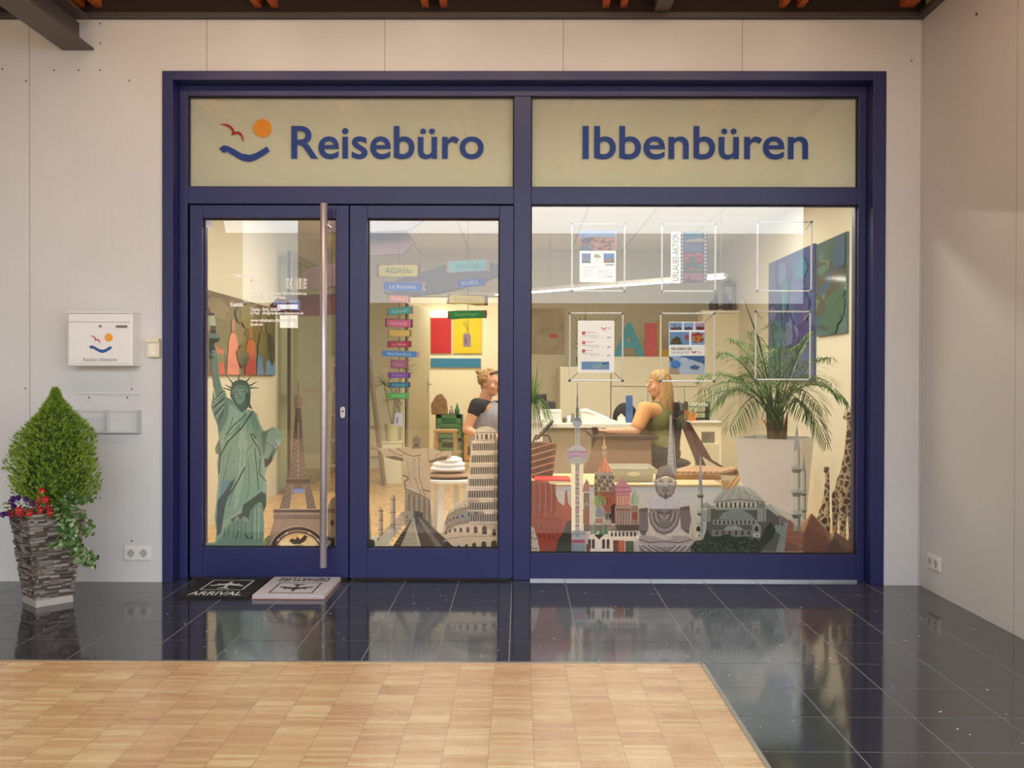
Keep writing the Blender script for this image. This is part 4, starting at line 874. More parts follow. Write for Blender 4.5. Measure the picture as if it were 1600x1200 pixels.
# --- desert pyramids
d = Draw(SY+.001)
p1, p2, p3 = '7d5242', 'b49a78', '66493c'
d.poly('a08563', [(1262, 862), (1256, 830), (1268, 802), (1282, 815), (1300, 862)]); d.poly(p1, [(1268, 802), (1286, 822), (1306, 842), (1322, 864), (1255, 864), (1256, 832)]); d.poly('a2845f', [(1268, 802), (1259, 825), (1250, 834), (1248, 826)])
d.poly(p3, [(1304, 830), (1322, 842), (1338.5, 856), (1338.5, 864), (1290, 864)]); d.poly(p2, [(1296, 836), (1304, 829), (1302, 840), (1299, 846)])
deco(d, 'pyramid_sticker', 'Printed pair of rear red-brown pyramids, far lower right of the display window')
d = Draw(SY+.003)
d.poly(p1, [(1233, 811), (1250, 826), (1268, 842), (1290, 864), (1203, 864), (1212, 846)]); d.poly(p2, [(1233, 811), (1222, 832), (1206, 862), (1184, 862), (1208, 834)])
for k in range(7): d.line('9a6a52' if k % 2 else '6a4236', .8, [(1226-k*3, 822+k*6), (1241+k*6.5, 820+k*6)])
d.poly(p2, [(1160, 864), (1166, 856), (1176, 849), (1183, 850), (1190, 857), (1196, 864)]); d.poly(p1, [(1168, 860), (1176, 850), (1184, 849), (1192, 857), (1196, 864), (1166, 864)])
d.poly(p2, [(1220, 864), (1225, 852), (1228, 849), (1236, 856)]); d.poly(p1, [(1224, 862), (1228, 849), (1244, 849), (1252, 864), (1224, 864)]); d.poly(p2, [(1262, 864), (1274, 844), (1280, 852), (1272, 864)]); d.poly(p1, [(1275, 845), (1280, 843), (1290, 848), (1302, 862), (1272, 864)])
d.rect('b8a07c', 1160, 861.5, 1338, 864)
deco(d, 'pyramid_sticker', 'Printed front pyramid with one tan side and small ruins, lower right corner')

# ------------------------------------------------------------------ door mats
def mat_(name, x0, x1, y0, y1, h, colb, colp, label, txt, tx, flip):
    t = thing(name, label, 'door mat', ((x0+x1)/2, (y0+y1)/2, 0))
    bm = M(colb, .95, var=.18, scale=300, bump=1.)
    MB().box(x0, x1, y0, y1, 0.002, h).build('pile', bm, t, bevel=.004)
    MB().box(x0-.003, x1+.003, y0-.003, y1+.003, 0, .004).build('backing', M('9c5a50' if flip else '1c1b1b', .9), t)
    q = MB(); z = h+.0008; w_ = x1-x0; hh = y1-y0; cx = (x0+x1)/2; cy = (y0+y1)/2
    sg = -1 if flip else 1
    def u(a, b): return (cx+sg*a*w_/2, cy+sg*b*hh/2, z)
    def strip(a0, b0, a1, b1): q.poly([u(a0, b0), u(a1, b0), u(a1, b1), u(a0, b1)])
    e = .045
    strip(-.62, .80, .62, .80-e); strip(-.62, -.30, .62, -.30+e); strip(-.62, .8, -.62+e, -.3); strip(.62-e, .8, .62, -.3)
    c0 = .25     # the aeroplane
    q.poly([u(-.04, c0+.36), u(.04, c0+.36), u(.05, c0+.18), u(.48, c0-.05), u(.48, c0-.13), u(.05, c0-.02), u(.04, c0-.25), u(.17, c0-.36), u(.17, c0-.42), u(0, c0-.36), u(-.17, c0-.42), u(-.17, c0-.36), u(-.04, c0-.25), u(-.05, c0-.02), u(-.48, c0-.13), u(-.48, c0-.05), u(-.05, c0+.18)])
    for s_ in (-1, 1): strip(s_*.28-.04, c0+.14, s_*.28+.04, c0)
    vs_, fs = text_mesh(txt, .02)
    add_text(q, txt, u(0, 0), (sg, 0, 0), (0, sg, 0), -.74*w_/2, .74*w_/2, -.84*hh/2, -.46*hh/2, bold=.02)
    q.build('print', M(colp, .9, var=.1, scale=300), t, fix=False)
a = PF(418, 902, .012)
mat_('doormat', -1.775, -1.40, -.40, .045, .012, '1f1d1e', 'd9d6d4', 'Black door mat with white aeroplane and the word ARRIVAL', 'ARRIVAL', 0, False)
mat_('doormat', -1.375, -1.0, -.405, .045, .024, 'c9c2c6', '35323a', 'White door mat with black aeroplane and the word DEPARTURE upside down', 'DEPARTURE', 0, True)

# ------------------------------------------------------------------ slate planter with conifer, petunias, ivy
pc = Vector((-2.40, -.47, 0))
t = thing('planter', 'Tapered slate-stone planter with conifer, red and purple petunias and ivy, left of the door', 'plant', pc)
rot = Matrix.Rotation(math.radians(47), 4, 'Z')
def sq(h, s): return [pc+rot @ Vector((a*s/2, b*s/2, h)) for a, b in ((-1, -1), (1, -1), (1, 1), (-1, 1))]
SL = [M(c, .8, var=.15, scale=40) for c in ('66594f', '7a6a5d', '514640', '8a7e74', '978e86')]
q = MB(); rr = random.Random(5)
H0_, H1_ = .035, .455
def side(h): return .175+(.272-.175)*(h-H0_)/(H1_-H0_)
q.v = []; a = sq(H0_, side(H0_)-.02); b = sq(H1_, side(H1_)-.02)
q.add(a+b, [(0, 1, 5, 4), (1, 2, 6, 5), (2, 3, 7, 6), (3, 0, 4, 7), (3, 2, 1, 0)], 2)
h = H0_
while h < H1_-.004:
    th = rr.uniform(.008, .016)
    for f in range(4):
        ca, cb = sq(h, side(h))[f], sq(h, side(h))[(f+1) % 4]; dv = (cb-ca); ln = dv.length; dv.normalize(); nv = Vector((dv.y, -dv.x, 0)); u = -.006
        while u < ln:
            l_ = rr.uniform(.03, .085); p = rr.uniform(-.006, .008); e0 = min(u+l_, ln+.006)
            m_ = Matrix(((dv.x, nv.x, 0, 0), (dv.y, nv.y, 0, 0), (0, 0, 1, 0), (0, 0, 0, 1))); m_.translation = ca
            m2 = m_ @ Matrix.Translation((0, 0, 0)) @ Matrix.Rotation(rr.uniform(-.05, .05), 4, 'Y')
            q.box(u+.001, e0-.001, -.016, p, 0, th-.0015, rr.randrange(5), None, m2); u += l_
    h += th
q.build('slate_wall', SL, t)
q = MB(); a = sq(0, .182); b = sq(H0_, .178); q.add(a+b, [(3, 2, 1, 0), (4, 5, 6, 7), (0, 1, 5, 4), (1, 2, 6, 5), (2, 3, 7, 6), (3, 0, 4, 7)]); q.build('plinth', M('b3a99f', .8, bump=.3), t)
q = MB(); o4 = sq(H1_, .264); i4 = sq(H1_, .235); o5 = sq(H1_+.014, .264); i5 = sq(H1_+.014, .235)
q.add(o4+i4+o5+i5, [(0, 1, 9, 8), (1, 2, 10, 9), (2, 3, 11, 10), (3, 0, 8, 11), (8, 9, 13, 12), (9, 10, 14, 13), (10, 11, 15, 14), (11, 8, 12, 15), (4, 5, 13, 12), (5, 6, 14, 13), (6, 7, 15, 14), (7, 4, 12, 15), (0, 1, 5, 4), (1, 2, 6, 5), (2, 3, 7, 6), (3, 0, 4, 7)]); q.build('rim', M('a2968a', .8), t)
q = MB(); q.poly(sq(H1_-.02, .245)); q.build('soil', M('3a2a20', .95, bump=1), t, fix=False)
# conifer
cc = pc+Vector((.03, .02, 0)); zb, zt_ = .50, 1.10
def crown_r(u):        # silhouette of the crown
    T_ = [(0, .55), (.08, .88), (.2, 1), (.45, .97), (.6, .84), (.68, .68), (.8, .34), (.9, .13), (1, .01)]
    for (a_, b_), (c_, d_) in zip(T_, T_[1:]):
        if u <= c_: return .205*(b_+(d_-b_)*(u-a_)/(c_-a_))
    return .01
q = MB(); gm = [M('7f9f30', .65, trans=.3), M('97b53e', .65, trans=.3), M('5e7e22', .7, trans=.3), M('b2c856', .6, trans=.3)]
for i in range(6200):
    u = rr.random()**1.05; an = rr.uniform(0, 2*PI); r_ = crown_r(u); 
    lump = 1+.10*math.sin(an*3+u*9)+.07*math.sin(an*7-u*15)
    rad = r_*lump*math.sqrt(rr.uniform(.45, 1)); p = cc+Vector((rad*math.cos(an), rad*math.sin(an), zb+u*(zt_-zb)*.97))
    d0 = Vector((math.cos(an), math.sin(an), rr.uniform(.5, 1.5))).normalized(); ln = rr.uniform(.014, .034)*(1 if u < .9 else .8)
    mi = rr.choice((0, 0, 1, 2, 3, 1)); sd = d0.orthogonal().normalized()
    tip = p+d0*ln
    for k in range(4):
        a_ = k*PI/2+rr.random(); sv = (Matrix.Rotation(a_, 3, d0) @ sd)
        b0 = p+d0*ln*(.1+.2*k/4); b1 = p+d0*ln*(.45+.14*k)+sv*.009
        q.add([b0-sv.cross(d0)*.0022, b0+sv.cross(d0)*.0022, b1], [(0, 1, 2)], mi)
    q.add([p-sd*.0025, p+sd*.0025, tip], [(0, 1, 2)], mi)
fo = q.build('conifer_foliage', gm, t, fix=False); fo['label'] = 'yellow-green feathery cone-shaped conifer'
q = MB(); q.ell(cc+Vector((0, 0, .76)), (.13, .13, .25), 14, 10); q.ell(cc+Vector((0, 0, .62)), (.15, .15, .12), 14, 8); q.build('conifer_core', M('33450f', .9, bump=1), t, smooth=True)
MB().tube([cc+Vector((0, 0, .43)), cc+Vector((0, 0, .6))], .014).build('conifer_stem', M('5a4330', .9), t)
# petunias
fl = [(12, 802, 0), (19, 801, 1), (31, 797, 1), (33, 802, 1), (47, 801, 1), (57, 788, 1), (63, 780, 1), (72, 780, 1), (75, 791, 1), (79, 801, 1), (63, 797, 1), (66, 767, 1), (18, 784, 0), (21, 779, 0), (29, 778, 0), (41, 780, 0), (51, 787, 0), (22, 791, 0), (5, 804, 0)]
for i, (px, py, k) in enumerate(fl):
    yy = pc.y-.2+rr.uniform(-.02, .05)+abs(px-45)*.001
    c = P(px, py, yy); q = MB(); R0 = .0185 if k else .015
    mcol = M('c8202c' if k else '50206e', .6, var=.1, trans=.2); n = 25; ring = []
    for j in range(n):
        a_ = 2*PI*j/n; r_ = R0*(1+.13*math.cos(5*a_)); ring.append(c+Vector((r_*math.cos(a_), -.004+.003*math.cos(10*a_), r_*math.sin(a_))))
    mid = [c+Vector((.5*R0*math.cos(2*PI*j/n), .002, .5*R0*math.sin(2*PI*j/n))) for j in range(n)]
    q.add(ring+mid+[c+Vector((0, .014, -.002))], [(j, (j+1) % n, n+(j+1) % n, n+j) for j in range(n)]+[(n+j, n+(j+1) % n, 2*n) for j in range(n)])
    f = q.build('petunia', mcol, t, smooth=True, fix=False); f['label'] = 'red petunia bloom' if k else 'purple petunia bloom'
    MB().ell(c+Vector((0, .006, 0)), (.0025, .004, .0025), 8, 6).build('flower_eye', M('f3e9a6' if k else '2a1238', .6), f)
def leaf_(q, p, d, n_, ln, wd, mi):
    d = d.normalized(); s_ = d.cross(n_).normalized(); nn = s_.cross(d)
    pts = [p, p+d*ln*.3+s_*wd*.5, p+d*ln*.65+s_*wd*.38-nn*ln*.05, p+d*ln-nn*ln*.12, p+d*ln*.65-s_*wd*.38-nn*ln*.05, p+d*ln*.3-s_*wd*.5, p+d*ln*.4+nn*ln*.03]
    q.add(pts, [(0, 1, 6), (1, 2, 6), (2, 3, 6), (3, 4, 6), (4, 5, 6), (5, 0, 6)], mi)
q = MB(); lm = [M('4c7030', .5, trans=.2), M('345424', .5, trans=.2), M('6a8c4c', .5, trans=.2), M('9fb084', .5, trans=.2)]
for i in range(170):      # petunia foliage along the rim
    p = P(rr.uniform(8, 92), rr.uniform(784, 806), pc.y-.17+rr.uniform(-.03, .06)); leaf_(q, p, Vector((rr.uniform(-1, 1), -1, rr.uniform(-.6, .9))), Vector((rr.uniform(-.4, .4), -.5, 1)), rr.uniform(.014, .024), .012, rr.randrange(3))
q.build('petunia_leaves', lm, t, fix=False)
q = MB(); st = MB()
trails = [[(95, 785), (100, 805), (104, 830), (106, 850), (118, 862), (124, 870)], [(98, 782), (110, 800), (117, 830), (124, 850), (130, 868), (141, 880)], [(105, 778), (125, 782), (138, 782), (146, 779), (153, 778)], [(110, 782), (128, 800), (138, 812), (144, 822)],
          [(92, 790), (94, 815), (98, 840), (86, 850), (82, 853)], [(120, 840), (132, 858), (146, 866), (150, 874)], [(100, 800), (112, 835), (126, 860), (136, 876), (150, 885)], [(100, 790), (120, 818), (135, 826), (143, 835)], [(102, 776), (112, 770), (118, 768)], [(96, 800), (105, 822), (110, 845), (112, 858)]]
for tr_ in trails:
    pts = [P(x, y, pc.y-.13-.02*i+rr.uniform(-.01, .01)) for i, (x, y) in enumerate(tr_)]
    st.tube(pts, .0018, 5)
    for a_, b_ in zip(pts, pts[1:]):
        for k in range(max(6, int((b_-a_).length/.0062))):
            p = a_.lerp(b_, rr.random())+Vector((rr.uniform(-.018, .018), rr.uniform(-.02, .012), rr.uniform(-.012, .012)))
            leaf_(q, p, Vector((rr.uniform(-1, 1), -.6, rr.uniform(-1, .5))), Vector((rr.uniform(-.5, .5), -1, .6)), rr.uniform(.018, .032), rr.uniform(.016, .026), rr.choice((0, 1, 1, 2, 0, 3)))
iv = q.build('ivy_leaves', lm, t, fix=False); st.build('ivy_stems', M('6b6a3a', .8), t)

# ------------------------------------------------------------------ hanging poster frames
ALU = M('e9e9ec', .3, .25, var=.02); GREYP = M('6b6560', .5)
HY = .24
FRM = [(893.5, 349.5, 976, 454.5, 'aluminium hanging poster frame, top left of six'), (1034, 350, 1118, 455, 'aluminium hanging poster frame, top middle of six'), (1183.5, 347, 1268, 454.5, 'empty aluminium hanging frame, top right of six'),
       (890, 489.5, 973, 594.5, 'aluminium hanging poster frame, bottom left of six'), (1032, 490, 1116, 595.5, 'aluminium hanging poster frame, bottom middle of six'), (1180.5, 487, 1266, 593, 'empty aluminium hanging frame, bottom right of six')]
PST = {0: (905.5, 360, 962.5, 441), 1: (1048, 362, 1105, 442.5), 3: (902.5, 501, 960, 582.5), 4: (1045, 503, 1101, 585)}
for i, (x0, y0, x1, y1, lb) in enumerate(FRM):
    a = P(x0, y1, HY); b = P(x1, y0, HY)
    t = thing('hanging_display', 'Thin '+lb, 'poster frame', ((a.x+b.x)/2, HY, a.z), 'poster frames hanging in the display window')
    for nm, p0, p1 in (('top_rod', (a.x, HY, b.z), (b.x, HY, b.z)), ('bottom_rod', (a.x, HY, a.z), (b.x, HY, a.z)), ('side_rod', (a.x, HY, a.z), (a.x, HY, b.z)), ('side_rod', (b.x, HY, a.z), (b.x, HY, b.z))):
        MB().tube([p0, p1], .0048, 10).build(nm, ALU, t, smooth=False)
    pr = PST.get(i)
    if pr: pa_, pb_ = P(pr[0], pr[3], HY), P(pr[2], pr[1], HY)
    for cx, cz, sx, sz in ((a.x, a.z, 1, 1), (b.x, a.z, -1, 1), (a.x, b.z, 1, -1), (b.x, b.z, -1, -1)):
        MB().ell((cx, HY, cz), (.010, .009, .008), 10, 8, rot=Matrix.Rotation(sx*sz*-.8, 3, 'Y')).build('corner_joint', GREYP, t, smooth=True)
        if pr: ex, ez = (pa_.x+.004 if sx > 0 else pb_.x-.004), (pa_.z+.004 if sz > 0 else pb_.z-.004)
        elif sz < 0: ex, ez = cx+sx*.035, cz-.045
        else: continue
        MB().tube([(cx, HY, cz), (ex, HY-.002, ez)], .0022, 6).build('spring_clip', M('98928a', .4, .5), t)
    MB().tube([((a.x+b.x)/2, HY, b.z), ((a.x+b.x)/2, HY, ZC if i < 3 else P(x0, FRM[i-3][3], HY).z)], .0009, 5).build('nylon_thread', M('cfcabc', .5, alpha=.5), t)
def poster(i, label, fn):
    x0, y0, x1, y1 = PST[i]; d = Draw(HY-.004); d.k = 0
    a = P(x0, y1, HY-.003); b = P(x1, y0, HY-.003)
    d.mb.box(a.x, b.x, HY-.0039, HY-.0034, a.z, b.z, 0, lin('f2f2f6')); fn(d)
    o = d.mb.build('poster', PAPER, None, ((a.x+b.x)/2, HY, a.z), fix=False); tag(o, label, 'poster', 'posters hanging in the display window')
def blob(d, cols, x0, y0, x1, y1, n, seed, rx=(1.5, 5), ry=(.6, 2)):
    r_ = random.Random(seed)
    for k in range(n):
        w_, h_ = r_.uniform(*rx), r_.uniform(*ry); d.ell(r_.choice(cols), r_.uniform(x0+w_, x1-w_), r_.uniform(y0+h_, y1-h_), w_, h_, 8)
def f0(d):
    d.rect('8fa4cf', 905.5, 360, 962, 372); d.rect('c3d3e6', 915, 367, 962, 372); d.poly('b98466', [(905.5, 372), (930, 370), (962, 371), (962, 392), (905.5, 392)])
    d.poly('6a5f78', [(907, 375), (920, 370), (926, 375), (920, 382), (910, 381)]); d.poly('7b8ca6', [(905.5, 383), (924, 382), (930, 392), (905.5, 392)]); blob(d, ['d39b74', '5a5560', 'a2764f', 'c7b29c', '8c6a50'], 920, 371, 962, 391, 40, 1)
    d.rect('7b83b5', 909, 396, 923, 411); d.poly('a9a3a0', [(912, 411), (913, 404), (916, 400), (917, 404), (921, 406), (922, 411)]); d.rect('6e6a50', 909, 409, 923, 411)
    d.rect('4f8cc8', 943, 396, 960, 411); d.poly('b48f72', [(943, 406), (950, 403), (956, 405), (960, 401), (960, 411), (943, 411)]); d.line('3c4a5a', .8, [(956, 398), (956, 408)])
    blob(d, ['c3b98e', 'd9d3b8', 'b0b88a'], 927, 395, 940, 409, 9, 2); d.rect('5a5a62', 946, 413, 959.5, 414.6)
    for k in range(2): d.rect('b3bccb', 911, 416.5+k*1.3, 958 if k == 0 else 930, 417.1+k*1.3)
    for k in range(6): d.rect('c2cad8', 911, 421+k*2.2, 928-(k % 3)*3, 421.8+k*2.2); d.rect('c2cad8', 934, 421+k*2.2, 958-(k % 2)*6, 421.8+k*2.2)
    d.text('70727a', '1.099,-', 948, 431, 959, 435)
poster(0, 'Travel poster with rocky coast photo above and prices below, top left frame', f0)
def f1(d):
    x = 1066
    d.rect('5e5660', x-2.5, 362, 1105, 442.5)
    for k in range(14): d.rect('f4f4f8', x-1.5, 363.3+k*5.7, x+2, 367+k*5.7); d.rect('f4f4f8', 1100.3, 363.3+k*5.7, 1103.8, 367+k*5.7)
    r = [(363, 378, '6fa3cf'), (379, 394, '7d86b0'), (395, 410, 'cf5562'), (411, 426, '647a6c'), (427, 442, 'd98a92')]
    for y0, y1, c in r: d.rect(c, x+3.5, y0, 1099, y1)
    d.poly('e7d6c6', [(x+3.5, 378), (x+10, 374), (1099, 372), (1099, 378)]); d.poly('86735f', [(1092, 363), (1099, 363), (1099, 372)]); d.line('4a8f9c', 2, [(x+5, 369), (1090, 367)])
    for k in range(4): d.rect('a2acd0', x+6, 382+k*3, 1096, 383+k*3)
    blob(d, ['e38a8a', 'b23c4c', 'e0a0a0'], x+4, 395, 1098, 410, 16, 4); d.ell('5f8f8f', 1082, 405, 5, 5)
    blob(d, ['8fa08a', '4f6a60', 'e0603c', '7a9a90'], x+4, 411, 1098, 426, 18, 5); d.ell('dc5a3e', 1081, 421, 3.2, 3.6)
    d.poly('8c5c72', [(x+3.5, 436), (1085, 437), (1099, 439), (1099, 442), (x+3.5, 442)]); d.poly('6c4a5c', [(x+8, 437), (x+10, 429), (x+12, 437)])
    vs_, fs = text_mesh('URLAUBS-AKTION', -.005); a = P(1050.5, 439, d.Y); b = P(1060.5, 364, d.Y)
    add_text(d.mb, 'URLAUBS-AKTION', (b.x, d.Y-.0006*1-.0025, a.z), (0, 0, 1), (-1, 0, 0), 0, b.z-a.z, 0, b.x-a.x, 0, lin('50505c'), -.005)
poster(1, 'Poster with film strip of holiday pictures beside upright word URLAUBS-AKTION, top middle frame', f1)
def f2(d):
    for k, y in enumerate((518, 533, 546)):
        d.rect('cf5a62', 909.5, y, 914.5, y+5); d.rect('f0dede', 910.5, y+2, 913.5, y+3); d.rect('e08a90', 916, y+1, 930-(k*2), y+1.8); d.rect('a9a9b2', 910, y+6.5, 936, y+7.2); d.rect('b9b9c2', 922, y+9, 936, y+9.7)
        d.text('55555e', '599', 948, y+8, 954, y+11)
        d.rect('9a9aa4', 940.5, y+9, 942.5, y+10)
    d.line('c8303c', 1.4, [(939.5, 511), (941.5, 514), (945, 514.4), (947.5, 511.5)]); d.text('c8303c', 'TUI', 949, 511, 953.5, 514.8)
    d.rect('e0b0b4', 940, 517, 951, 517.6)
    d.rect('7fa9d6', 908.5, 565, 952, 577.5); d.poly('a9d2dc', [(926, 569), (938, 566), (948, 570), (940, 576), (928, 576)]); d.line('f3f3f3', 1, [(924, 570), (929, 575), (937, 572)]); d.line('4a6cb0', 2, [(941, 569.5), (951, 566.5)])
poster(3, 'White offer poster with three red price boxes and blue picture, bottom left frame', f2)
def f3(d):
    def pic(x0, y0, x1, y1, sky, cols, s): d.rect(sky, x0, y0, x1, y1); blob(d, cols, x0, (y0+y1)/2, x1, y1, 16, s, (1, 4), (.6, 2))
    pic(1046, 504, 1066, 516, '87a8d4', ['8a4a4a', '6a4a40', 'c0a080', '3c3a48'], 11); pic(1068, 504, 1084, 516, '8fb4dc', ['5c6a86', '9a5a44', '44506a'], 12); pic(1085.5, 504, 1101, 516, 'b8a4c8', ['c04434', '8a3430', '5c4030'], 13)
    d.line('5a3038', .9, [(1054, 506), (1054, 514)])
    for x in (1089, 1093, 1099): d.line('8a3430', 1, [(x, 508), (x, 515)])
    d.rect('6f9ccf', 1046, 518.5, 1077, 539); d.poly('5e6a44', [(1047, 538), (1050, 530), (1058, 525), (1062, 528), (1066, 538)]); d.ell('d8603c', 1073, 527, 3.5, 4.5); blob(d, ['7c6a44', '4a5a3a', '8d5c44'], 1048, 528, 1066, 538, 12, 14)
    d.rect('8fb0d6', 1079.5, 518.5, 1101, 539); blob(d, ['c43c40', 'e0606a', 'a03038', 'e8a040', 'd84c4c'], 1080, 519, 1100, 536, 40, 15, (1.5, 4), (1, 3))
    d.rect('f4f4f6', 1045, 540.5, 1101, 555); d.text('4a4c58', 'ERLEBEN SIE', 1049, 543, 1081, 547, .02); d.text('8a8c98', 'URLAUB MIT', 1049, 549, 1078, 552.6); d.line('b0303c', 1.8, [(1081, 549), (1084, 551.5), (1088, 549)]); d.text('c44', 'TUI', 1090, 549.5, 1096, 552.5) if 0 else d.text('cc4444', 'TUI', 1090, 549.5, 1096, 552.5)
    d.rect('9fc0e4', 1045, 556, 1101, 585); d.poly('4c7ab8', [(1060, 556), (1101, 556), (1101, 570), (1080, 562)]); d.ell('e8eef8', 1069, 563, 6, 4.5); d.poly('dfe8f2', [(1062, 572), (1080, 562), (1098, 568), (1101, 585), (1060, 585)]); d.poly('5a84b4', [(1077, 573), (1085, 570), (1094, 573), (1090, 578), (1080, 577)])
    d.poly('6a5c58', [(1045, 557), (1051, 559), (1052, 563), (1047, 566)]); d.poly('d8bca6', [(1045, 572), (1058, 575), (1064, 585), (1045, 585)]); d.ell('2f8ee0', 1055.5, 569.5, 7.3, 6.3, 24)
    for k in range(3): d.rect('8cc4f0', 1051, 566.5+k*2.4, 1060, 567.3+k*2.4)
poster(4, 'Poster collage of travel photos reading ERLEBEN SIE with blue badge, bottom middle frame', f3)

# ------------------------------------------------------------------ hanging boards
def board(q, x0, y0, x1, y1, Y, tilt, cb, cp, txt, ct, r_, inset=.16, ragged=0):
    cx, cy = (x0+x1)/2, (y0+y1)/2
    def pt(u, v, dy=0):
        x = x0+(x1-x0)*u; y = y0+(y1-y0)*v+(x-cx)*tilt; return P(x, y, Y)+Vector((0, dy, 0))
    rg = [(0, 0), (.25, -.03), (.5, 0), (.75, -.02), (1, .02), (.985, .5), (1, 1), (.7, 1.03), (.4, .99), (.15, 1.02), (0, 1), (.015, .5)]
    if ragged: rg = [(u+r_.uniform(-.02, .02), v+r_.uniform(-.06, .06)) for u, v in rg]
    q.prism([pt(u, v) for u, v in rg], (0, .012, 0), 0, lin(cb))
    if cp:
        a_, b_ = inset*.7, 1-inset*.8; e = .12; c = []
        for (u, v, s0) in ((a_, .15, 180), (b_, .15, 270), (b_, .85, 0), (a_, .85, 90)):
            for k in range(4):
                an = math.radians(s0+k*30); c.append((u+e*.45*math.cos(an)*(1 if u == b_ else 1), v+.02+.0*e+.12*math.sin(an)))
        q.poly([pt(u, v, -.0008) for u, v in c], 0, lin(cp))
    if txt:
        vs_, fs = text_mesh(txt, .0); ax = min(v[0] for v in vs_); bx = max(v[0] for v in vs_); ay = min(v[1] for v in vs_); by = max(v[1] for v in vs_)
        q.add([pt(.2+.58*(v[0]-ax)/(bx-ax), .74-.46*(v[1]-ay)/(by-ay), -.0016) for v in vs_], fs, 0, lin(ct))
def mobile(name, label, cx, Y, boards, tagbox, tagcol, seed):
    r_ = random.Random(seed); top = Vector((X(cx, Y), Y, ZC)); t = thing(name, label, 'hanging sign', top)
    zb = P(cx, tagbox[1], Y).z
    MB().tube([top, (X(cx, Y), Y+.006, zb)], .0016, 6).build('cord', M('4c443c', .8), t)
    for (x0, y0, x1, y1, tl, cb, cp, tx, ct, lb, rg) in boards:
        q = MB(); board(q, x0, y0, x1, y1, Y-.004, tl, cb, cp, tx, ct, r_, ragged=rg); o = q.build('board', PAINTED, t, fix=False); o['label'] = lb
    q = MB(); x0, y0, x1, y1 = tagbox
    q.prism([P(x, y, Y-.01) for x, y in ((x0, y0+2), (x0+2, y0), (x1-2, y0), (x1, y0+3), (x1, y1), (x0, y1))], (0, .002, 0), 0, lin(tagcol)); q.poly([P(x, y, Y-.0108) for x, y in ((x0+3, y0+7), (x0+5, y0+6), (x0+5.5, y1-5), (x0+3, y1-5))], 0, lin('8a8a94'))
    o = q.build('paper_tag', PAINTED, t, fix=False)
    MB().tube([P(x, y, Y-.008) for x, y in ((cx, y0+2), (cx+1, y0-5), (cx-3, y0-10), (cx-7, y0-15), (cx-5, y0-19), (cx-3, y0-16), (cx-1, y0-8), (cx-3, y0-2), (cx-6, y0+1))], .0013, 5).build('tag_string', M('3c342e', .8), o)
Yb = .55
mobile('hanging_sign', 'String of twelve small painted boards with port names, hanging in the middle door glass', 623, Yb,
 [(588, 413, 658, 432, 0, '8a6456', 'f0dc6a', 'AIDAblu', '47604a', 'yellow board on brown wood', 0), (595, 440.5, 665, 454.5, .02, 'c39a86', '3f6fd0', 'La Romana', 'e8f0ff', 'blue board', 1), (605, 461, 641, 472.5, .02, '8f6a5c', 'ef8f74', 'Palma', 'ffe0d4', 'salmon board', 0),
  (604, 480, 645.5, 491, -.07, '9a7a70', '58b8b4', 'Curacao', 'c8f0ea', 'turquoise board, tilted', 0), (601.5, 498.5, 645, 511, .03, '6e4450', 'e878a0', 'Samana', 'ffd0e0', 'pink board', 0), (606, 515, 643, 525.5, .01, '9a7c58', 'f0cc74', '', '', 'plain yellow board', 0),
  (605, 533, 643, 542.5, -.01, '84404c', 'c8465e', 'La Palma', 'ffd0d8', 'crimson board', 0), (593, 548, 656, 557.5, .04, 'e0b094', '5c9ce8', 'Barbados', 'd8ecff', 'light blue board on pale wood', 0), (610, 563, 637, 575, .01, '9a5a78', 'b86a90', 'Malta', 'e8b8d0', 'mauve board', 0),
  (606, 582, 641.5, 590.5, 0, '5c4050', '9058c0', 'Singapur', 'd8c0f0', 'purple board', 0), (607, 597.5, 641, 605.5, -.01, '4c4440', '2c88a8', 'Funchal', 'a8dce8', 'teal board', 0), (604, 614, 639.5, 622.5, 0, '88a878', '64c868', 'Antigua', 'c8f0c0', 'green board', 0)],
 (616.5, 645, 629, 666), 'e6e4ee', 21)
mobile('hanging_sign', 'String of four painted boards, one reading KIEL, right half of the middle door glass', 731, Yb,
 [(697, 406, 765, 424, -.06, 'd2a896', '9cd8d8', 'Warnemünde', '70b8c0', 'pale aqua board on peach wood', 0), (712, 435.5, 760.5, 448, -.08, 'a0707c', '4a6cc8', 'KIEL', 'dce8ff', 'blue board reading KIEL', 0), (698, 461, 762, 475.5, .03, '8c5a44', 'e8cc54', 'Dublin', 'cfae3a', 'yellow board on ragged brown wood', 1), (699, 485, 761, 497.5, -.03, '8c5434', '2c9a48', 'Kopenhagen', '90e090', 'green board', 1)],
 (723.5, 521, 735.5, 542), 'dcc0cc', 22)
# big hanging arrow boards
def arrow(pts, Y, col, label, cords):
    q = MB(); q.prism([P(x, y, Y) for x, y in pts], (0, .03, 0), 0)
    cx = sum(p[0] for p in pts)/len(pts); c = P(cx, sum(p[1] for p in pts)/len(pts), Y); t = thing('arrow_board', label, 'hanging sign', c, 'wooden arrow boards under the shop ceiling')
    q.build('board', M(col, .6, var=.2, scale=9), t, bevel=.004)
    for x, y in cords: p = P(x, y, Y+.015); MB().tube([p, (p.x, p.y, ZC)], .0015, 5).build('cord', M('5c544a', .8), t)
    return t
arrow([(505, 343), (665, 343), (650, 353), (641, 360), (505, 364)], 1.3, '574442', 'Dark brown wooden arrow board, topmost of the stack, tip pointing right', [(560, 343), (625, 343)])
arrow([(478, 421), (500, 416), (530, 409), (574, 362), (636, 361), (650, 378), (628, 397), (574, 400), (530, 446), (500, 453), (478, 450), (469, 434)], 1.34, '6a504e', 'Long mauve-brown wooden board with points at both ends, second of the stack', [(545, 398)])
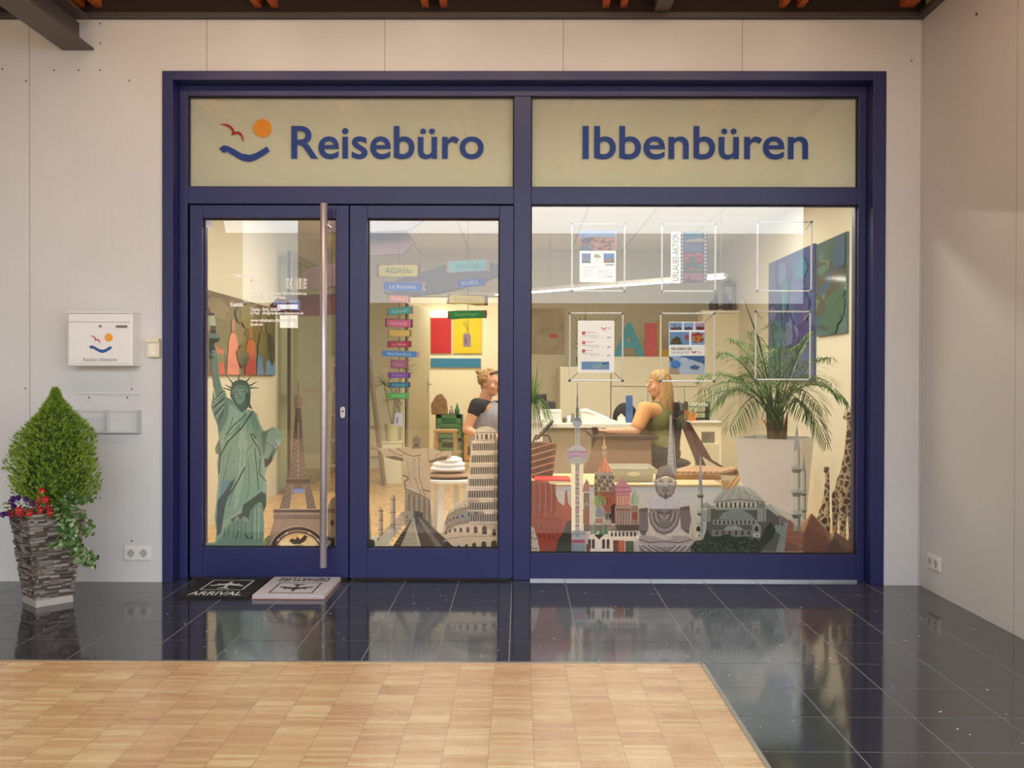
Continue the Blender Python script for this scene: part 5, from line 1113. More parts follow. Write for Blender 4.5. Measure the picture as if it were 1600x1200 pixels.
t = arrow([(420, 478), (437, 462), (500, 460), (540, 458), (540, 490), (500, 493), (440, 494)], 1.38, '5c2a20', 'Dark red-brown wooden arrow board pointing left behind the opening hours', [(470, 462)])
q = MB()
for x0, y0, x1, y1 in ((427, 472, 437, 477), (438, 472, 447, 485), (452, 469, 469, 485)): q.poly([P(x, y, 1.378) for x, y in ((x0, y0), (x1, y0), (x1, y1), (x0, y1))])
q.build('picture', M('6c7cb8', .5), t, fix=False)  # flat blue squares set on the board's face
q = MB(); Y = 1.9
q.prism([P(x, y, Y) for x, y in ((596, 447), (626, 434), (660, 424), (700, 411), (745, 406), (770, 409), (795, 415), (780, 431), (755, 442), (725, 450), (690, 458), (655, 462), (625, 464), (600, 459))], (0, .05, 0), 0)
t = thing('driftwood_board', 'Dark pointed driftwood board hanging slanted behind the painted port signs', 'hanging sign', P(690, 440, Y)); q.build('wood', M('3a3032', .7, var=.3, scale=14), t, bevel=.006)
for x, y in ((650, 428), (750, 408)): p = P(x, y, Y+.02); MB().tube([p, (p.x, p.y, ZC)], .0015, 5).build('cord', M('5c544a', .8), t)

# ================================================================== inside the shop
def bx(name, x0, x1, y0, y1, z0, z1, m, par, bevel=.003, label=None):
    o = MB().box(x0, x1, y0, y1, z0, z1).build(name, m, par, bevel=bevel)
    if label: o['label'] = label
    return o
def A(p, q, Y): a = P(p[0], q[1], Y); b = P(q[0], p[1], Y); return a.x, b.x, a.z, b.z    # photo box -> x0,x1,z0,z1 at depth Y
WHT = M('eeeae0', .5, var=.02); WOODL = M('cda56c', .55, var=.12, scale=12); WOODM = M('a57848', .55, var=.15, scale=12); DARK = M('26211f', .5); CHR = M('c9c5bc', .25, .85)
# --- palm in white planter
pl = Vector((X(1212, 1.05), 1.05, 0))
t = thing('potted_palm', 'Large green palm in a tall square white planter behind the display window', 'plant', pl)
rt = Matrix.Rotation(math.radians(-30), 4, 'Z'); 
def psq(z, s, c=pl): return [c+rt @ Vector((a*s/2, b*s/2, z)) for a, b in ((-1, -1), (1, -1), (1, 1), (-1, 1))]
q = MB(); o0, o1, i1, i0 = psq(0, .30), psq(.755, .41), psq(.755, .385), psq(.69, .38)
q.add(o0+o1+i1+i0, [(3, 2, 1, 0), (0, 1, 5, 4), (1, 2, 6, 5), (2, 3, 7, 6), (3, 0, 4, 7), (4, 5, 9, 8), (5, 6, 10, 9), (6, 7, 11, 10), (7, 4, 8, 11), (8, 9, 13, 12), (9, 10, 14, 13), (10, 11, 15, 14), (11, 8, 12, 15)])
q.build('pot', M('e6e2e2', .25, var=.02), t)
q = MB(); q.poly(psq(.70, .385)); q.build('soil', M('2e221a', .95, bump=.8), t, fix=False)
rp = random.Random(11); top = pl+Vector((0, 0, .70))
q = MB()
for k in range(9):
    a_ = rp.uniform(0, 2*PI); r0_ = rp.uniform(.0, .05); b0 = top+Vector((r0_*math.cos(a_), r0_*math.sin(a_), -.01))
    q.tube([b0, b0+Vector((.012*math.cos(a_), .012*math.sin(a_), .09)), b0+Vector((.022*math.cos(a_), .022*math.sin(a_), .17)), b0+Vector((.03*math.cos(a_), .03*math.sin(a_), .24))], [.020, .017, .009, .003], 8)
q.build('trunk', M('5d4a30', .8, var=.25, scale=30), t)
PG = [M('4d7230', .5, trans=.3), M('365624', .5, trans=.3), M('6c8f40', .5, trans=.3)]
fr_ = [(1066, 655, -.25, .95), (1092, 590, .3, .5), (1128, 552, -.1, .4), (1150, 590, .4, .5), (1172, 520, .25, .25), (1205, 508, -.1, .2), (1236, 512, .3, .15), (1268, 520, -.2, .2), (1322, 628, -.1, .8), (1298, 560, .25, .4),
       (1290, 690, -.3, .9), (1112, 640, .1, .8), (1140, 668, -.35, .9), (1190, 655, -.45, .6), (1262, 650, -.35, .7), (1160, 560, -.4, .5), (1240, 570, -.4, .4), (1300, 600, .3, .6), (1190, 540, .5, .3), (1218, 545, -.6, .3), (1252, 540, .6, .3), (1140, 530, .5, .4), (1100, 610, -.5, .6), (1285, 640, .2, .8), (1180, 610, -.7, .5), (1230, 600, -.75, .4)]
for fi, (tx, ty, dy, dr) in enumerate(fr_):
    tip = P(tx, ty, 1.05+dy*.8); tip.y = 1.05+dy*.8; b0 = top+Vector((rp.uniform(-.03, .03), rp.uniform(-.03, .03), .1))
    dz = tip.z-b0.z; mid = b0.lerp(tip, .42)+Vector((0, 0, .14+.34*dr)); mid.x = b0.x+(tip.x-b0.x)*.36
    q = MB(); ns = 22; pts = []
    for k in range(ns+1):
        u = k/ns; pts.append(b0*(1-u)**2+mid*2*u*(1-u)+tip*u*u)
    q.tube(pts, [.0055*(1-.8*k/ns)+.001 for k in range(ns+1)], 5, 0)
    for k in range(8, ns+1):
        u = (k-8)/(ns-8); p = pts[k]; d = (pts[k]-pts[k-1]).normalized(); sd = d.cross(Vector((0, 0, 1)))
        if sd.length < .2: sd = Vector((1, 0, 0))
        sd.normalize(); L_ = .20*math.sin(PI*(.18+.78*u))**.7*rp.uniform(.85, 1.1)
        for s_ in (-1, 1):
            for e_ in (0, .5):
                pp = p.lerp(pts[min(k+1, ns)], e_); g_ = (d*.55+sd*s_*.85+Vector((0, 0, .10+rp.uniform(-.15, .25)))).normalized()
                w_ = .0036; n_ = Vector((0, 0, 1)).cross(g_).normalized()
                c0 = pp; c1 = pp+g_*L_*.4; c2 = pp+g_*L_*.75+Vector((0, 0, -.06*L_-.03)); c3 = pp+g_*L_*.98+Vector((0, 0, -.30*L_-.03))
                q.add([c0-n_*w_*.5, c0+n_*w_*.5, c1+n_*w_, c1-n_*w_, c2+n_*w_*.8, c2-n_*w_*.8, c3], [(0, 1, 2, 3), (3, 2, 4, 5), (5, 4, 6)], rp.choice((0, 0, 1, 2)))
    q.build('frond', PG, t, fix=False)
q = MB(); a_ = P(1160, 461, .95); q.tube([top+Vector((0, 0, .05)), P(1202, 600, 1.0), P(1185, 530, .97), a_], [.006, .006, .007, .001], 6); q.build('spear_leaf', M('3f4f2a', .6), t)

# --- wooden giraffes
def remesh_mesh(mb, vox=.008, sm=4):
    me = bpy.data.meshes.new('r'); me.from_pydata(mb.v, [], mb.f)
    bm = bmesh.new(); bm.from_mesh(me); bmesh.ops.recalc_face_normals(bm, faces=bm.faces); bm.to_mesh(me); bm.free()
    o = bpy.data.objects.new('r', me); C.objects.link(o)
    m = o.modifiers.new('a', 'REMESH'); m.mode = 'VOXEL'; m.voxel_size = vox
    if sm: m2 = o.modifiers.new('b', 'SMOOTH'); m2.factor = .5; m2.iterations = sm
    bpy.context.view_layer.update()
    r = bpy.data.meshes.new_from_object(o.evaluated_get(_dg())); bpy.data.objects.remove(o)
    r.polygons.foreach_set('use_smooth', [True]*len(r.polygons)); return r
def chain(mb, pts, rs, n=12):     # tapered limb with round joints
    pts = [Vector(p) for p in pts]
    for a_, b_, ra, rb in zip(pts, pts[1:], rs, rs[1:]): mb.tube([a_, b_], [ra, rb], n)
    for p, r in zip(pts, rs): mb.ell(p, (r, r, r), 12, 8)
    return mb
def giraffe_mat():
    m, nt, b, out = nodes('giraffe_spots'); tc = N(nt, 'ShaderNodeTexCoord'); vo = N(nt, 'ShaderNodeTexVoronoi'); vo.feature = 'DISTANCE_TO_EDGE'; vo.inputs['Scale'].default_value = 22
    L(nt, tc.outputs['Object'], vo.inputs['Vector']); mx = N(nt, 'ShaderNodeMix', data_type='RGBA'); L(nt, mth(nt, 'GREATER_THAN', vo.outputs['Distance'], .11), mx.inputs[0])
    mx.inputs[6].default_value = lin('d2bd94')+(1,); mx.inputs[7].default_value = lin('5e3a26')+(1,); L(nt, mx.outputs[2], b.inputs['Base Color']); b.inputs['Roughness'].default_value = .45; return m
GIR = giraffe_mat()
def giraffe(x, y, H, label, flip=1):
    t = thing('giraffe_figure', label, 'figurine', (x, y, 0), 'carved giraffes')
    k = H/1.0; q = MB(); V_ = lambda a_, b_, c_: Vector((x+a_*k*flip, y+b_*k, c_*k))
    q.ell(V_(0, 0, .47), (.045*k, .085*k, .12*k), 14, 10); q.ell(V_(.0, -.05, .52), (.04*k, .06*k, .09*k), 12, 8)
    chain(q, [V_(0, -.05, .56), V_(.004, -.075, .70), V_(.008, -.085, .86), V_(.004, -.09, .94)], [.042*k, .028*k, .020*k, .018*k])
    chain(q, [V_(.004, -.085, .945), V_(-.030, -.105, .925)], [.024*k, .014*k])
    for sx in (-1, 1):
        chain(q, [V_(sx*.016, -.085, .955), V_(sx*.018, -.08, .99)], [.006*k, .005*k]); chain(q, [V_(sx*.02, -.075, .95), V_(sx*.042, -.07, .958)], [.006*k, .003*k])
        chain(q, [V_(sx*.025, -.05, .46), V_(sx*.027, -.06, .24), V_(sx*.027, -.055, .02)], [.026*k, .015*k, .014*k]); chain(q, [V_(sx*.025, .06, .44), V_(sx*.027, .075, .24), V_(sx*.027, .06, .02)], [.028*k, .015*k, .014*k])
    me = remesh_mesh(q, .0065*k if k > .8 else .0055, 2); me.name = 'body'; me.materials.append(GIR); link_mesh('body', me, t)
    for sx in (-1, 1): MB().ell(V_(sx*.020-.006, -.094, .95), (.004*k, .004*k, .004*k), 8, 6).build('eye', DARK, t)
    q = MB(); q.tube([V_(0, .08, .52), V_(.03, .10, .47), V_(.04, .10, .38)], [.006*k, .005*k, .008*k], 6).build('tail', DARK, t)
giraffe(X(1319, .48), .48, .99, 'Tall carved wooden giraffe at the right edge of the display window')
giraffe(X(1288, .55), .55, .63, 'Small carved wooden giraffe beside the tall one')

# --- people
SKIN = M('d8a07e', .5, var=.04, scale=8); 
def head(q, c, fw, s=1.0):       # skull, jaw, nose, ears, lips added to q; c centre, fw facing direction
    fw = Vector(fw).normalized(); up = Vector((0, 0, 1)); sd = fw.cross(up).normalized(); M3 = Matrix((sd, fw, up)).transposed()
    W_ = lambda a_, b_, c_: c+M3 @ Vector((a_*s, b_*s, c_*s))
    q.ell(W_(0, -.008, .022), (.072*s, .090*s, .092*s), 18, 14, rot=M3); q.ell(W_(0, .022, -.035), (.056*s, .062*s, .078*s), 16, 12, rot=M3); q.ell(W_(0, .052, -.088), (.024*s, .022*s, .018*s), 10, 8, rot=M3)
    q.ell(W_(0, .078, .012), (.030*s, .014*s, .012*s), 10, 8, rot=M3)
    chain(q, [W_(0, .084, .010), W_(0, .104, -.022)], [.008*s, .012*s]); q.ell(W_(0, .083, -.055), (.020*s, .010*s, .009*s), 10, 8, rot=M3)
    for k in (-1, 1): q.ell(W_(k*.073, -.008, -.008), (.010*s, .018*s, .028*s), 8, 8, rot=M3); q.ell(W_(k*.040, .062, -.030), (.022*s, .020*s, .024*s), 10, 8, rot=M3)
    return W_
def face(t_, W_, body):
    for k in (-1, 1):
        e_ = MB().ell(W_(k*.030, .077, .000), (.010, .008, .0045), 10, 8).build('eye', M('cfc4ba', .4), body, smooth=True)
        MB().ell(W_(k*.030, .0845, .000), (.005, .003, .005), 8, 6).build('pupil', M('3a2a22', .3), e_)
        MB().tube([W_(k*.014, .0855, .019), W_(k*.030, .0875, .024), W_(k*.046, .076, .018)], .0028, 6).build('eyebrow', M('6a4a30', .8), body)
    MB().tube([W_(-.020, .084, -.054), W_(0, .094, -.052), W_(.020, .084, -.054)], [.002, .0045, .002], 8).build('lips', M('b05a54', .45), body)
def hand(q, w, d, n_, curl=.5, s=1.0):       # wrist, pointing direction, palm normal
    d = Vector(d).normalized(); n_ = Vector(n_); sd = d.cross(n_).normalized(); n_ = sd.cross(d).normalized(); w = Vector(w)
    q.ell(w+d*.045*s, (.038*s, .044*s, .017*s), 12, 8, rot=Matrix((sd, d, -n_)).transposed())
    for i, (o_, l_) in enumerate(((-.030, .060), (-.010, .072), (.010, .068), (.028, .055))):
        p0 = w+d*.080*s+sd*o_*s; c_ = curl*(1+.12*i); p1 = p0+(d*math.cos(c_*.6)+n_*math.sin(c_*.6))*l_*.42*s; p2 = p1+(d*math.cos(c_*1.5)+n_*math.sin(c_*1.5))*l_*.33*s; p3 = p2+(d*math.cos(c_*2.3)+n_*math.sin(c_*2.3))*l_*.25*s
        chain(q, [p0-d*.02, p0, p1, p2, p3], [.009*s, .0088*s, .0082*s, .0075*s, .0065*s], 8)
    p0 = w+d*.025*s-sd*.034*s; chain(q, [p0, p0+(d*.6-sd*.6+n_*.3).normalized()*.035*s, p0+(d*.9-sd*.25+n_*.5).normalized()*.062*s], [.012*s, .0095*s, .0075*s], 8)
def finish(q, name, mat, par, vox=.007, sm=3):
    me = remesh_mesh(q, vox, sm); me.name = name; me.materials.append(mat); return link_mesh(name, me, par)
# woman behind the middle door glass
Yw = 3.0; k_ = (Yw+CD)/F
def w1(px, py, y=Yw): p = P(px, py, y); return Vector((p.x, y, p.z))
t = thing('person', 'Woman with curly hair in a bun, grey top with black cap sleeves, seated sideways', 'person', (w1(755, 700).x, Yw, 0))
fw = Vector((.80, -.6, 0)); hc = w1(766, 599)
q = MB(); W_ = head(q, hc, fw)
nk = w1(757, 627, Yw+.02); ch = w1(763, 650, Yw+.02); pv = w1(760, 705, Yw+.06)
chain(q, [hc+Vector((-.015, .01, -.05)), nk+Vector((0, 0, .01)), ch], [.052, .056, .10])
q.ell(ch+Vector((0, 0, -.02)), (.145, .12, .15), 16, 12); q.ell(pv+Vector((0, 0, .08)), (.15, .13, .13), 16, 12); chain(q, [ch, pv], [.12, .13])
sh = w1(745, 633, Yw-.10); el = w1(729, 671, Yw-.14); wr = w1(751, 681, Yw-.22)
chain(q, [ch+Vector((0, -.03, .06)), sh, el, wr], [.07, .054, .040, .026]); hand(q, wr, (.95, -.2, .05), (0, 0, -1), .5)
sh2 = w1(790, 636, Yw+.14); el2 = w1(805, 675, Yw+.05); wr2 = w1(775, 683, Yw-.12); chain(q, [ch+Vector((.03, .03, .05)), sh2, el2, wr2], [.07, .052, .038, .026]); hand(q, wr2, (-.6, -.6, .05), (0, 0, -1), .5)
for s_, yy in ((-1, -.12), (1, .10)):
    kn = pv+Vector((.40, yy-.06, .02)); ft = kn+Vector((.02, 0, -.43)); chain(q, [pv+Vector((.03, yy*.7, 0)), kn, ft+Vector((0, 0, .04))], [.085, .058, .038]); chain(q, [ft+Vector((-.02, 0, .035)), ft+Vector((.15, -.03, .025))], [.035, .026])
body = finish(q, 'body', SKIN, t); face(t, W_, body)
q = MB(); q.ell(ch+Vector((0, 0, -.02)), (.157, .130, .158), 16, 12); chain(q, [ch+Vector((0, 0, -.02)), pv+Vector((0, 0, .03))], [.128, .14]); q.ell(pv+Vector((0, 0, .08)), (.162, .142, .14), 16, 12); chain(q, [ch+Vector((0, -.03, .055)), ch+Vector((0, .08, .05))], [.075, .07]); finish(q, 'top', M('9d9aa6', .8, bump=.2), t, .008)
q = MB(); chain(q, [ch+Vector((-.02, -.03, .07)), sh+Vector((0, 0, .0)), sh.lerp(el, .28)], [.074, .064, .058]); chain(q, [ch+Vector((-.05, .0, .05)), ch+Vector((-.06, .0, -.05))], [.10, .09]); chain(q, [ch+Vector((.03, .03, .06)), sh2, sh2.lerp(el2, .28)], [.074, .064, .056]); finish(q, 'cap_sleeves', M('232128', .8), t, .008)
q = MB(); chain(q, [pv, pv+Vector((.05, 0, -.02))], [.155, .15])
for yy in (-.12, .10): kn = pv+Vector((.40, yy-.06, .02)); chain(q, [pv+Vector((.03, yy*.7, 0)), kn, kn+Vector((.02, 0, -.36))], [.098, .070, .052])
finish(q, 'trousers', M('3c4252', .85), t, .01)
_st = pv.copy(); _stx = (pv.x, pv.y, pv.z)
q = MB(); rh = random.Random(4)
for i in range(130):
    th, ph = rh.uniform(0, 2*PI), rh.uniform(-.25, 1)
    d_ = Vector((math.cos(th)*math.sqrt(1-ph*ph) if abs(ph) < 1 else 0, math.sin(th)*math.sqrt(max(0, 1-ph*ph)), ph))
    if d_.dot(fw) > .45 and ph < .62: continue
    p = hc+Vector((d_.x*.085, d_.y*.085, .022+d_.z*.092))-fw*.012; r_ = rh.uniform(.013, .022); q.ell(p, (r_, r_, r_), 8, 6)
q.ell(hc-fw*.02+Vector((0, 0, .03)), (.08, .08, .085), 14, 10)
bun = w1(748, 584, Yw+.03)
for i in range(22): d_ = Vector((rh.uniform(-1, 1), rh.uniform(-1, 1), rh.uniform(-1, 1))).normalized(); q.ell(bun+d_*.026, (.014, .014, .014), 8, 6)
chain(q, [hc-fw*.07+Vector((0, 0, -.03)), hc-fw*.06+Vector((0, 0, -.10))], [.03, .014])
finish(q, 'hair', M('9a7446', .7, var=.3, scale=60), t, .006, 1)
sg = MB().tube([W_(-.06, .06, .085), W_(0, .075, .105), W_(.06, .06, .085)], .006, 6); sg.build('glasses_on_head', M('2b2628', .3), t)
t = thing('bar_stool', 'Round wooden stool carrying the woman with the hair bun', 'stool', (_st.x, _st.y, 0)); hz = _st.z-.15
MB().lathe([(.15, hz-.03), (.16, hz-.02), (.16, hz-.005), (.15, hz)], (_st.x, _st.y, 0), 28).build('seat', WOODL, t)
for k in range(4): an = PI/4+k*PI/2; MB().bar((_st.x+.10*math.cos(an), _st.y+.10*math.sin(an), hz-.03), (_st.x+.16*math.cos(an), _st.y+.16*math.sin(an), 0), .03, .03).build('leg', WOODL, t)
# woman in the office chair
Yw = 2.6
t = thing('person', 'Woman with long blond hair and olive top, seated with arm on the desk', 'person', (w1(1030, 700, 2.6).x, 2.6, 0))
fw = Vector((-.97, -.25, 0)); hc = w1(1029, 600, 2.6)
q = MB(); W_ = head(q, hc, fw)
ch = w1(1026, 655, 2.6); pv = w1(1034, 708, 2.6)
chain(q, [hc+Vector((.015, 0, -.05)), w1(1034, 626, 2.6), ch+Vector((0, 0, .06))], [.05, .052, .09])
q.ell(ch, (.13, .15, .15), 16, 12); q.ell(pv+Vector((0, 0, .07)), (.14, .16, .12), 16, 12); chain(q, [ch, pv], [.12, .13])
sh = w1(1008, 640, 2.44); el = w1(993, 675, 2.36); wr = w1(948, 674, 2.34)
chain(q, [ch+Vector((0, -.06, .07)), sh, el, wr], [.07, .058, .042, .026]); hand(q, wr, (-1, .05, .12), (.1, 0, -1), .75)
sh2 = w1(1015, 642, 2.78); el2 = w1(990, 676, 2.84); wr2 = w1(955, 675, 2.7); chain(q, [ch+Vector((0, .06, .07)), sh2, el2, wr2], [.07, .055, .04, .026]); hand(q, wr2, (-.95, -.3, .1), (.1, 0, -1), .7)
for yy in (-.11, .11):
    kn = pv+Vector((-.40, yy, .0)); ft = Vector((kn.x-.02, kn.y, 0)); chain(q, [pv+Vector((-.03, yy*.8, 0)), kn, ft+Vector((0, 0, .07))], [.088, .06, .038]); chain(q, [ft+Vector((.02, 0, .04)), ft+Vector((-.15, 0, .028))], [.036, .026])
body = finish(q, 'body', SKIN, t); face(t, W_, body)
OLV = M('7d7a48', .85, bump=.3)
q = MB(); q.ell(ch, (.143, .163, .158), 16, 12); chain(q, [ch, pv+Vector((0, 0, .03))], [.13, .14]); q.ell(pv+Vector((0, 0, .07)), (.155, .172, .13), 16, 12); chain(q, [ch+Vector((0, -.06, .07)), ch+Vector((0, .06, .07))], [.078, .078]); finish(q, 'top', OLV, t, .008)
q = MB(); chain(q, [ch+Vector((-.01, -.08, .06)), sh, sh.lerp(el, .75)], [.07, .069, .058]); chain(q, [ch+Vector((-.01, .08, .06)), sh2, sh2.lerp(el2, .75)], [.07, .066, .055]); o = finish(q, 'sleeves', M('dd9f68', .8), t, .008); o['label'] = 'light orange sleeves'
q = MB()
for yy in (-.11, .11): kn = pv+Vector((-.40, yy, .0)); chain(q, [pv+Vector((-.0, yy*.8, 0)), kn, Vector((kn.x-.02, kn.y, .1))], [.102, .072, .05])
q.ell(pv, (.16, .18, .11), 16, 10); finish(q, 'trousers', M('2e2c34', .85), t, .01)
q = MB(); rh = random.Random(8)
q.ell(hc-fw*.012+Vector((0, 0, .042)), (.092, .084, .084), 16, 12); q.ell(hc-fw*.035+Vector((0, 0, .01)), (.078, .086, .09), 16, 12)
for i in range(46):
    a_ = rh.uniform(-1.9, 1.9); bk = -fw; d_ = Matrix.Rotation(a_, 3, 'Z') @ bk
    p0 = hc-fw*.015+d_*.075+Vector((0, 0, rh.uniform(.0, .06))); p1 = p0+d_*.02+Vector((0, 0, -.13)); p2 = hc-fw*(.09+.02*rh.random())+Vector((0, d_.y*.11, -.30)); p3 = p2+Vector((rh.uniform(-.01, .03), 0, -rh.uniform(.08, .18)))
    if a_ < -1.2 or a_ > 1.2: p2 = p2+fw*.05
    chain(q, [p0, p1, p2, p3], [.016, .019, .017, .006], 8)
o = finish(q, 'hair', M('b08a52', .55, var=.35, scale=45), t, .006, 1)
# --- office chair
cx = pv.x+.02; t = thing('office_chair', 'Black office chair with slanted backrest under the blond woman', 'chair', (cx, 2.6, 0))
BK = M('221c20', .6)
q = MB(); q.ell((cx-.03, 2.6, .445), (.25, .25, .05), 20, 8); q.build('seat', BK, t, smooth=True)
q = MB(); a_ = w1(1047, 705, 2.6); b_ = w1(1056, 640, 2.6)
q.prism([(a_.x, 2.40, a_.z-.02), (a_.x, 2.80, a_.z-.02), (b_.x, 2.83, b_.z), (b_.x, 2.76, b_.z+.06), (b_.x, 2.44, b_.z+.06), (b_.x, 2.37, b_.z)], (.035, 0, 0)); q.build('backrest', BK, t, bevel=.012)
MB().bar((a_.x+.03, 2.6, a_.z+.1), (cx-.02, 2.6, .42), .06, .02).build('back_bracket', DARK, t)
MB().tube([(cx-.03, 2.6, .07), (cx-.03, 2.6, .43)], .025, 12).build('gas_column', DARK, t)
for k in range(5):
    an = 2*PI*k/5+.3; e_ = Vector((cx-.03+.26*math.cos(an), 2.6+.26*math.sin(an), .055)); l_ = MB().bar((cx-.03, 2.6, .085), e_, .04, .025).build('leg', DARK, t, bevel=.004)
    MB().lathe([(.026, -.012), (.026, .012)], (e_.x, e_.y, .026), 12, ax='y').build('caster', DARK, l_)
# --- desk
x0, x1, z0, z1 = A((926, 672), (1016, 676), 2.25)
t = thing('desk', 'Brown desk with thin dark top edge under the blond woman\'s forearm', 'desk', ((x0+x1)/2, 2.6, 0))
zt2 = w1(950, 679, 2.3).z; 
bx('desktop', x0, x1+.05, 2.15, 3.0, zt2-.028, zt2, M('3c2a26', .4), t)
q = MB(); q.prism([(x0+.03, 2.2, zt2-.028), (x1, 2.2, zt2-.028), (x1+.02, 2.2, .08), (x0-.22, 2.2, .08)], (0, .02, 0)); q.build('front_panel', M('8f6f58', .5, var=.06), t, bevel=.002)
for xx in (x0+.06, x1-.02): 
    for yy in (2.3, 2.9): bx('leg', xx-.02, xx+.02, yy-.02, yy+.02, 0, zt2-.028, M('6e625a', .4, .4), t)
t = thing('wallet', 'Dark brown wallet in the hand of the blond woman', 'wallet', w1(935, 672, 2.33)); c = w1(935, 671, 2.33)
MB().box(c.x-.05, c.x-.005, 2.28, 2.38, c.z-.035, c.z+.018).build('leather_cover', M('3e241e', .5, var=.1), t, bevel=.006)
# --- white counter and what stands on it
YC = 3.35; zc = P(900, 662, YC).z+.0
x0, x1 = X(826, YC), X(1000, YC)
t = thing('counter', 'Long white service counter behind the desk', 'counter', ((x0+x1)/2, YC+.3, 0))
bx('countertop', x0, x1, YC, YC+.65, zc-.04, zc, M('f0ebdd', .4), t); bx('front_panel', x0+.02, x1-.02, YC+.05, YC+.08, 0, zc-.04, M('b5a68c', .6, var=.03), t); bx('side_panel', x0+.02, x0+.05, YC+.08, YC+.6, 0, zc-.04, WHT, t); bx('side_panel', x1-.05, x1-.02, YC+.08, YC+.6, 0, zc-.04, WHT, t)
def onc(px0, px1, py0, Y): a_ = P(px0, py0, Y); b_ = P(px1, py0, Y); return a_.x, b_.x, a_.z
Yo = YC+.22
x0, x1, zt_o = onc(905, 962, 640, Yo)
t = thing('telephone', 'White desk telephone with handset raised at an angle on the counter', 'telephone', ((x0+x1)/2, Yo, zc))
q = MB(); q.prism([(x0, Yo-.08, zc), (x1, Yo-.08, zc), (x1, Yo-.08, zc+.02), (x0+.06, Yo-.08, zc+.085), (x0+.02, Yo-.08, zc+.075)], (0, .18, 0)); q.build('base', WHT, t, bevel=.006)
q = MB(); q.tube([(x0+.01, Yo-.05, zc+.105), (x0+.06, Yo-.05, zc+.118), (x0+.15, Yo-.05, zc+.085), (x0+.24, Yo-.05, zc+.045), (x0+.27, Yo-.05, zc+.03)], [.022, .018, .014, .018, .022], 10); q.build('handset', M('f5f2ea', .35), t, smooth=True)
q = MB(); [q.box(x0+.10+i*.03, x0+.118+i*.03, Yo+.0+j*.03, Yo+.018+j*.03, zc+.05-i*.012, zc+.066-i*.012) for i in range(3) for j in range(3)]; q.build('keypad', M('8c8a86', .5), t)
x0, x1, zt_o = onc(843, 877, 641, Yo-.1)
t = thing('storage_box', 'White printed cardboard box on the left end of the counter', 'box', ((x0+x1)/2, Yo, zc)); bx('carton', x0, x1, Yo-.1, Yo+.12, zc, zt_o, M('e6e2da', .6, var=.12, scale=30), t); bx('lid', x0-.004, x1+.004, Yo-.104, Yo+.124, zt_o-.02, zt_o+.003, M('ece9e2', .6, var=.1, scale=30), t)
# black printer with monitor-like hood, left
x0, x1, zt_o = onc(834, 868, 628, Yo+.18)
t = thing('printer', 'Black printer behind the printed white box', 'printer', ((x0+x1)/2, Yo+.25, zc)); bx('housing', x0, x1, Yo+.14, Yo+.42, zc, zt_o, DARK, t, .008); bx('paper_hood', x0, x0+(x1-x0)*.6, Yo+.22, Yo+.36, zt_o, zt_o+.075, M('1d2422', .5), t, .008); bx('output_tray', x0+.02, x1-.02, Yo+.125, Yo+.14, zc+.03, zc+.045, M('4a4644', .5), t)
for i, (px, h_, c_, lb) in enumerate(((882, .035, '5c5a5a', 'Small grey glass jar on the counter, left of the white bottle'), (889, .055, 'f0ece4', 'Small white bottle on the counter, between jar and pen pot'), (895, .04, '6e6a70', 'Dark grey pen pot on the counter, right of the white bottle'))):
    c = P(px, 655, Yo); t = thing(('glass_jar', 'small_bottle', 'pen_pot')[i], lb, ('jar', 'bottle', 'pot')[i], (c.x, Yo, zc)); MB().lathe([(.016, zc), (.019, zc+.01), (.019, zc+h_), (.012, zc+h_+.01)], (c.x, Yo, 0), 14).build('vessel', M(c_, .4), t, smooth=True)
    if i == 2: 
        for k in range(3): MB().tube([(c.x+.004*k, Yo, zc+.03), (c.x+.01*k-.012, Yo-.004*k, zc+.085)], .0025, 6).build('pen', M(('2d3f6c', '8c3030', '3a3a3a')[k], .4), t)
    else: MB().lathe([(.012, zc+h_+.01), (.012, zc+h_+.022)], (c.x, Yo, 0), 12).build('cap', M('b9b4aa', .4), t)
x0, x1, zt_o = onc(912, 921, 645, Yo+.14)
t = thing('picture_cube', 'Small orange-white printed cube behind the telephone', 'decoration', ((x0+x1)/2, Yo+.14, zc)); bx('cube', x0, x1, Yo+.11, Yo+.17, zc, zt_o+.0, M('d98f6c', .5, var=.3, scale=40), t)
t = thing('brochure', 'Upright blue travel brochure leaning at the right end of the counter', 'brochure', (X(982, Yo), Yo, zc)); a_, b_, zt_o = onc(978, 987, 618, Yo)
q = MB(); q.prism([(a_, Yo-.02, zc), (b_+.015, Yo+.02, zc), (b_+.015, Yo+.05, zt_o), (a_, Yo+.01, zt_o)], (.0, .008, 0)); q.build('cover', M('4f6fa8', .4, var=.3, scale=12), t)
c = P(970, 655, Yo); t = thing('model_house', 'Small white ornament with pointed top beside the telephone', 'ornament', (c.x, Yo, zc)); bx('base', c.x-.03, c.x+.04, Yo-.03, Yo+.03, zc, zc+.05, WHT, t); q = MB(); q.prism([(c.x-.03, Yo-.03, zc+.05), (c.x+.04, Yo-.03, zc+.05), (c.x+.005, Yo-.03, zc+.085)], (0, .06, 0)); q.build('roof', M('d8d2c6', .5), t)
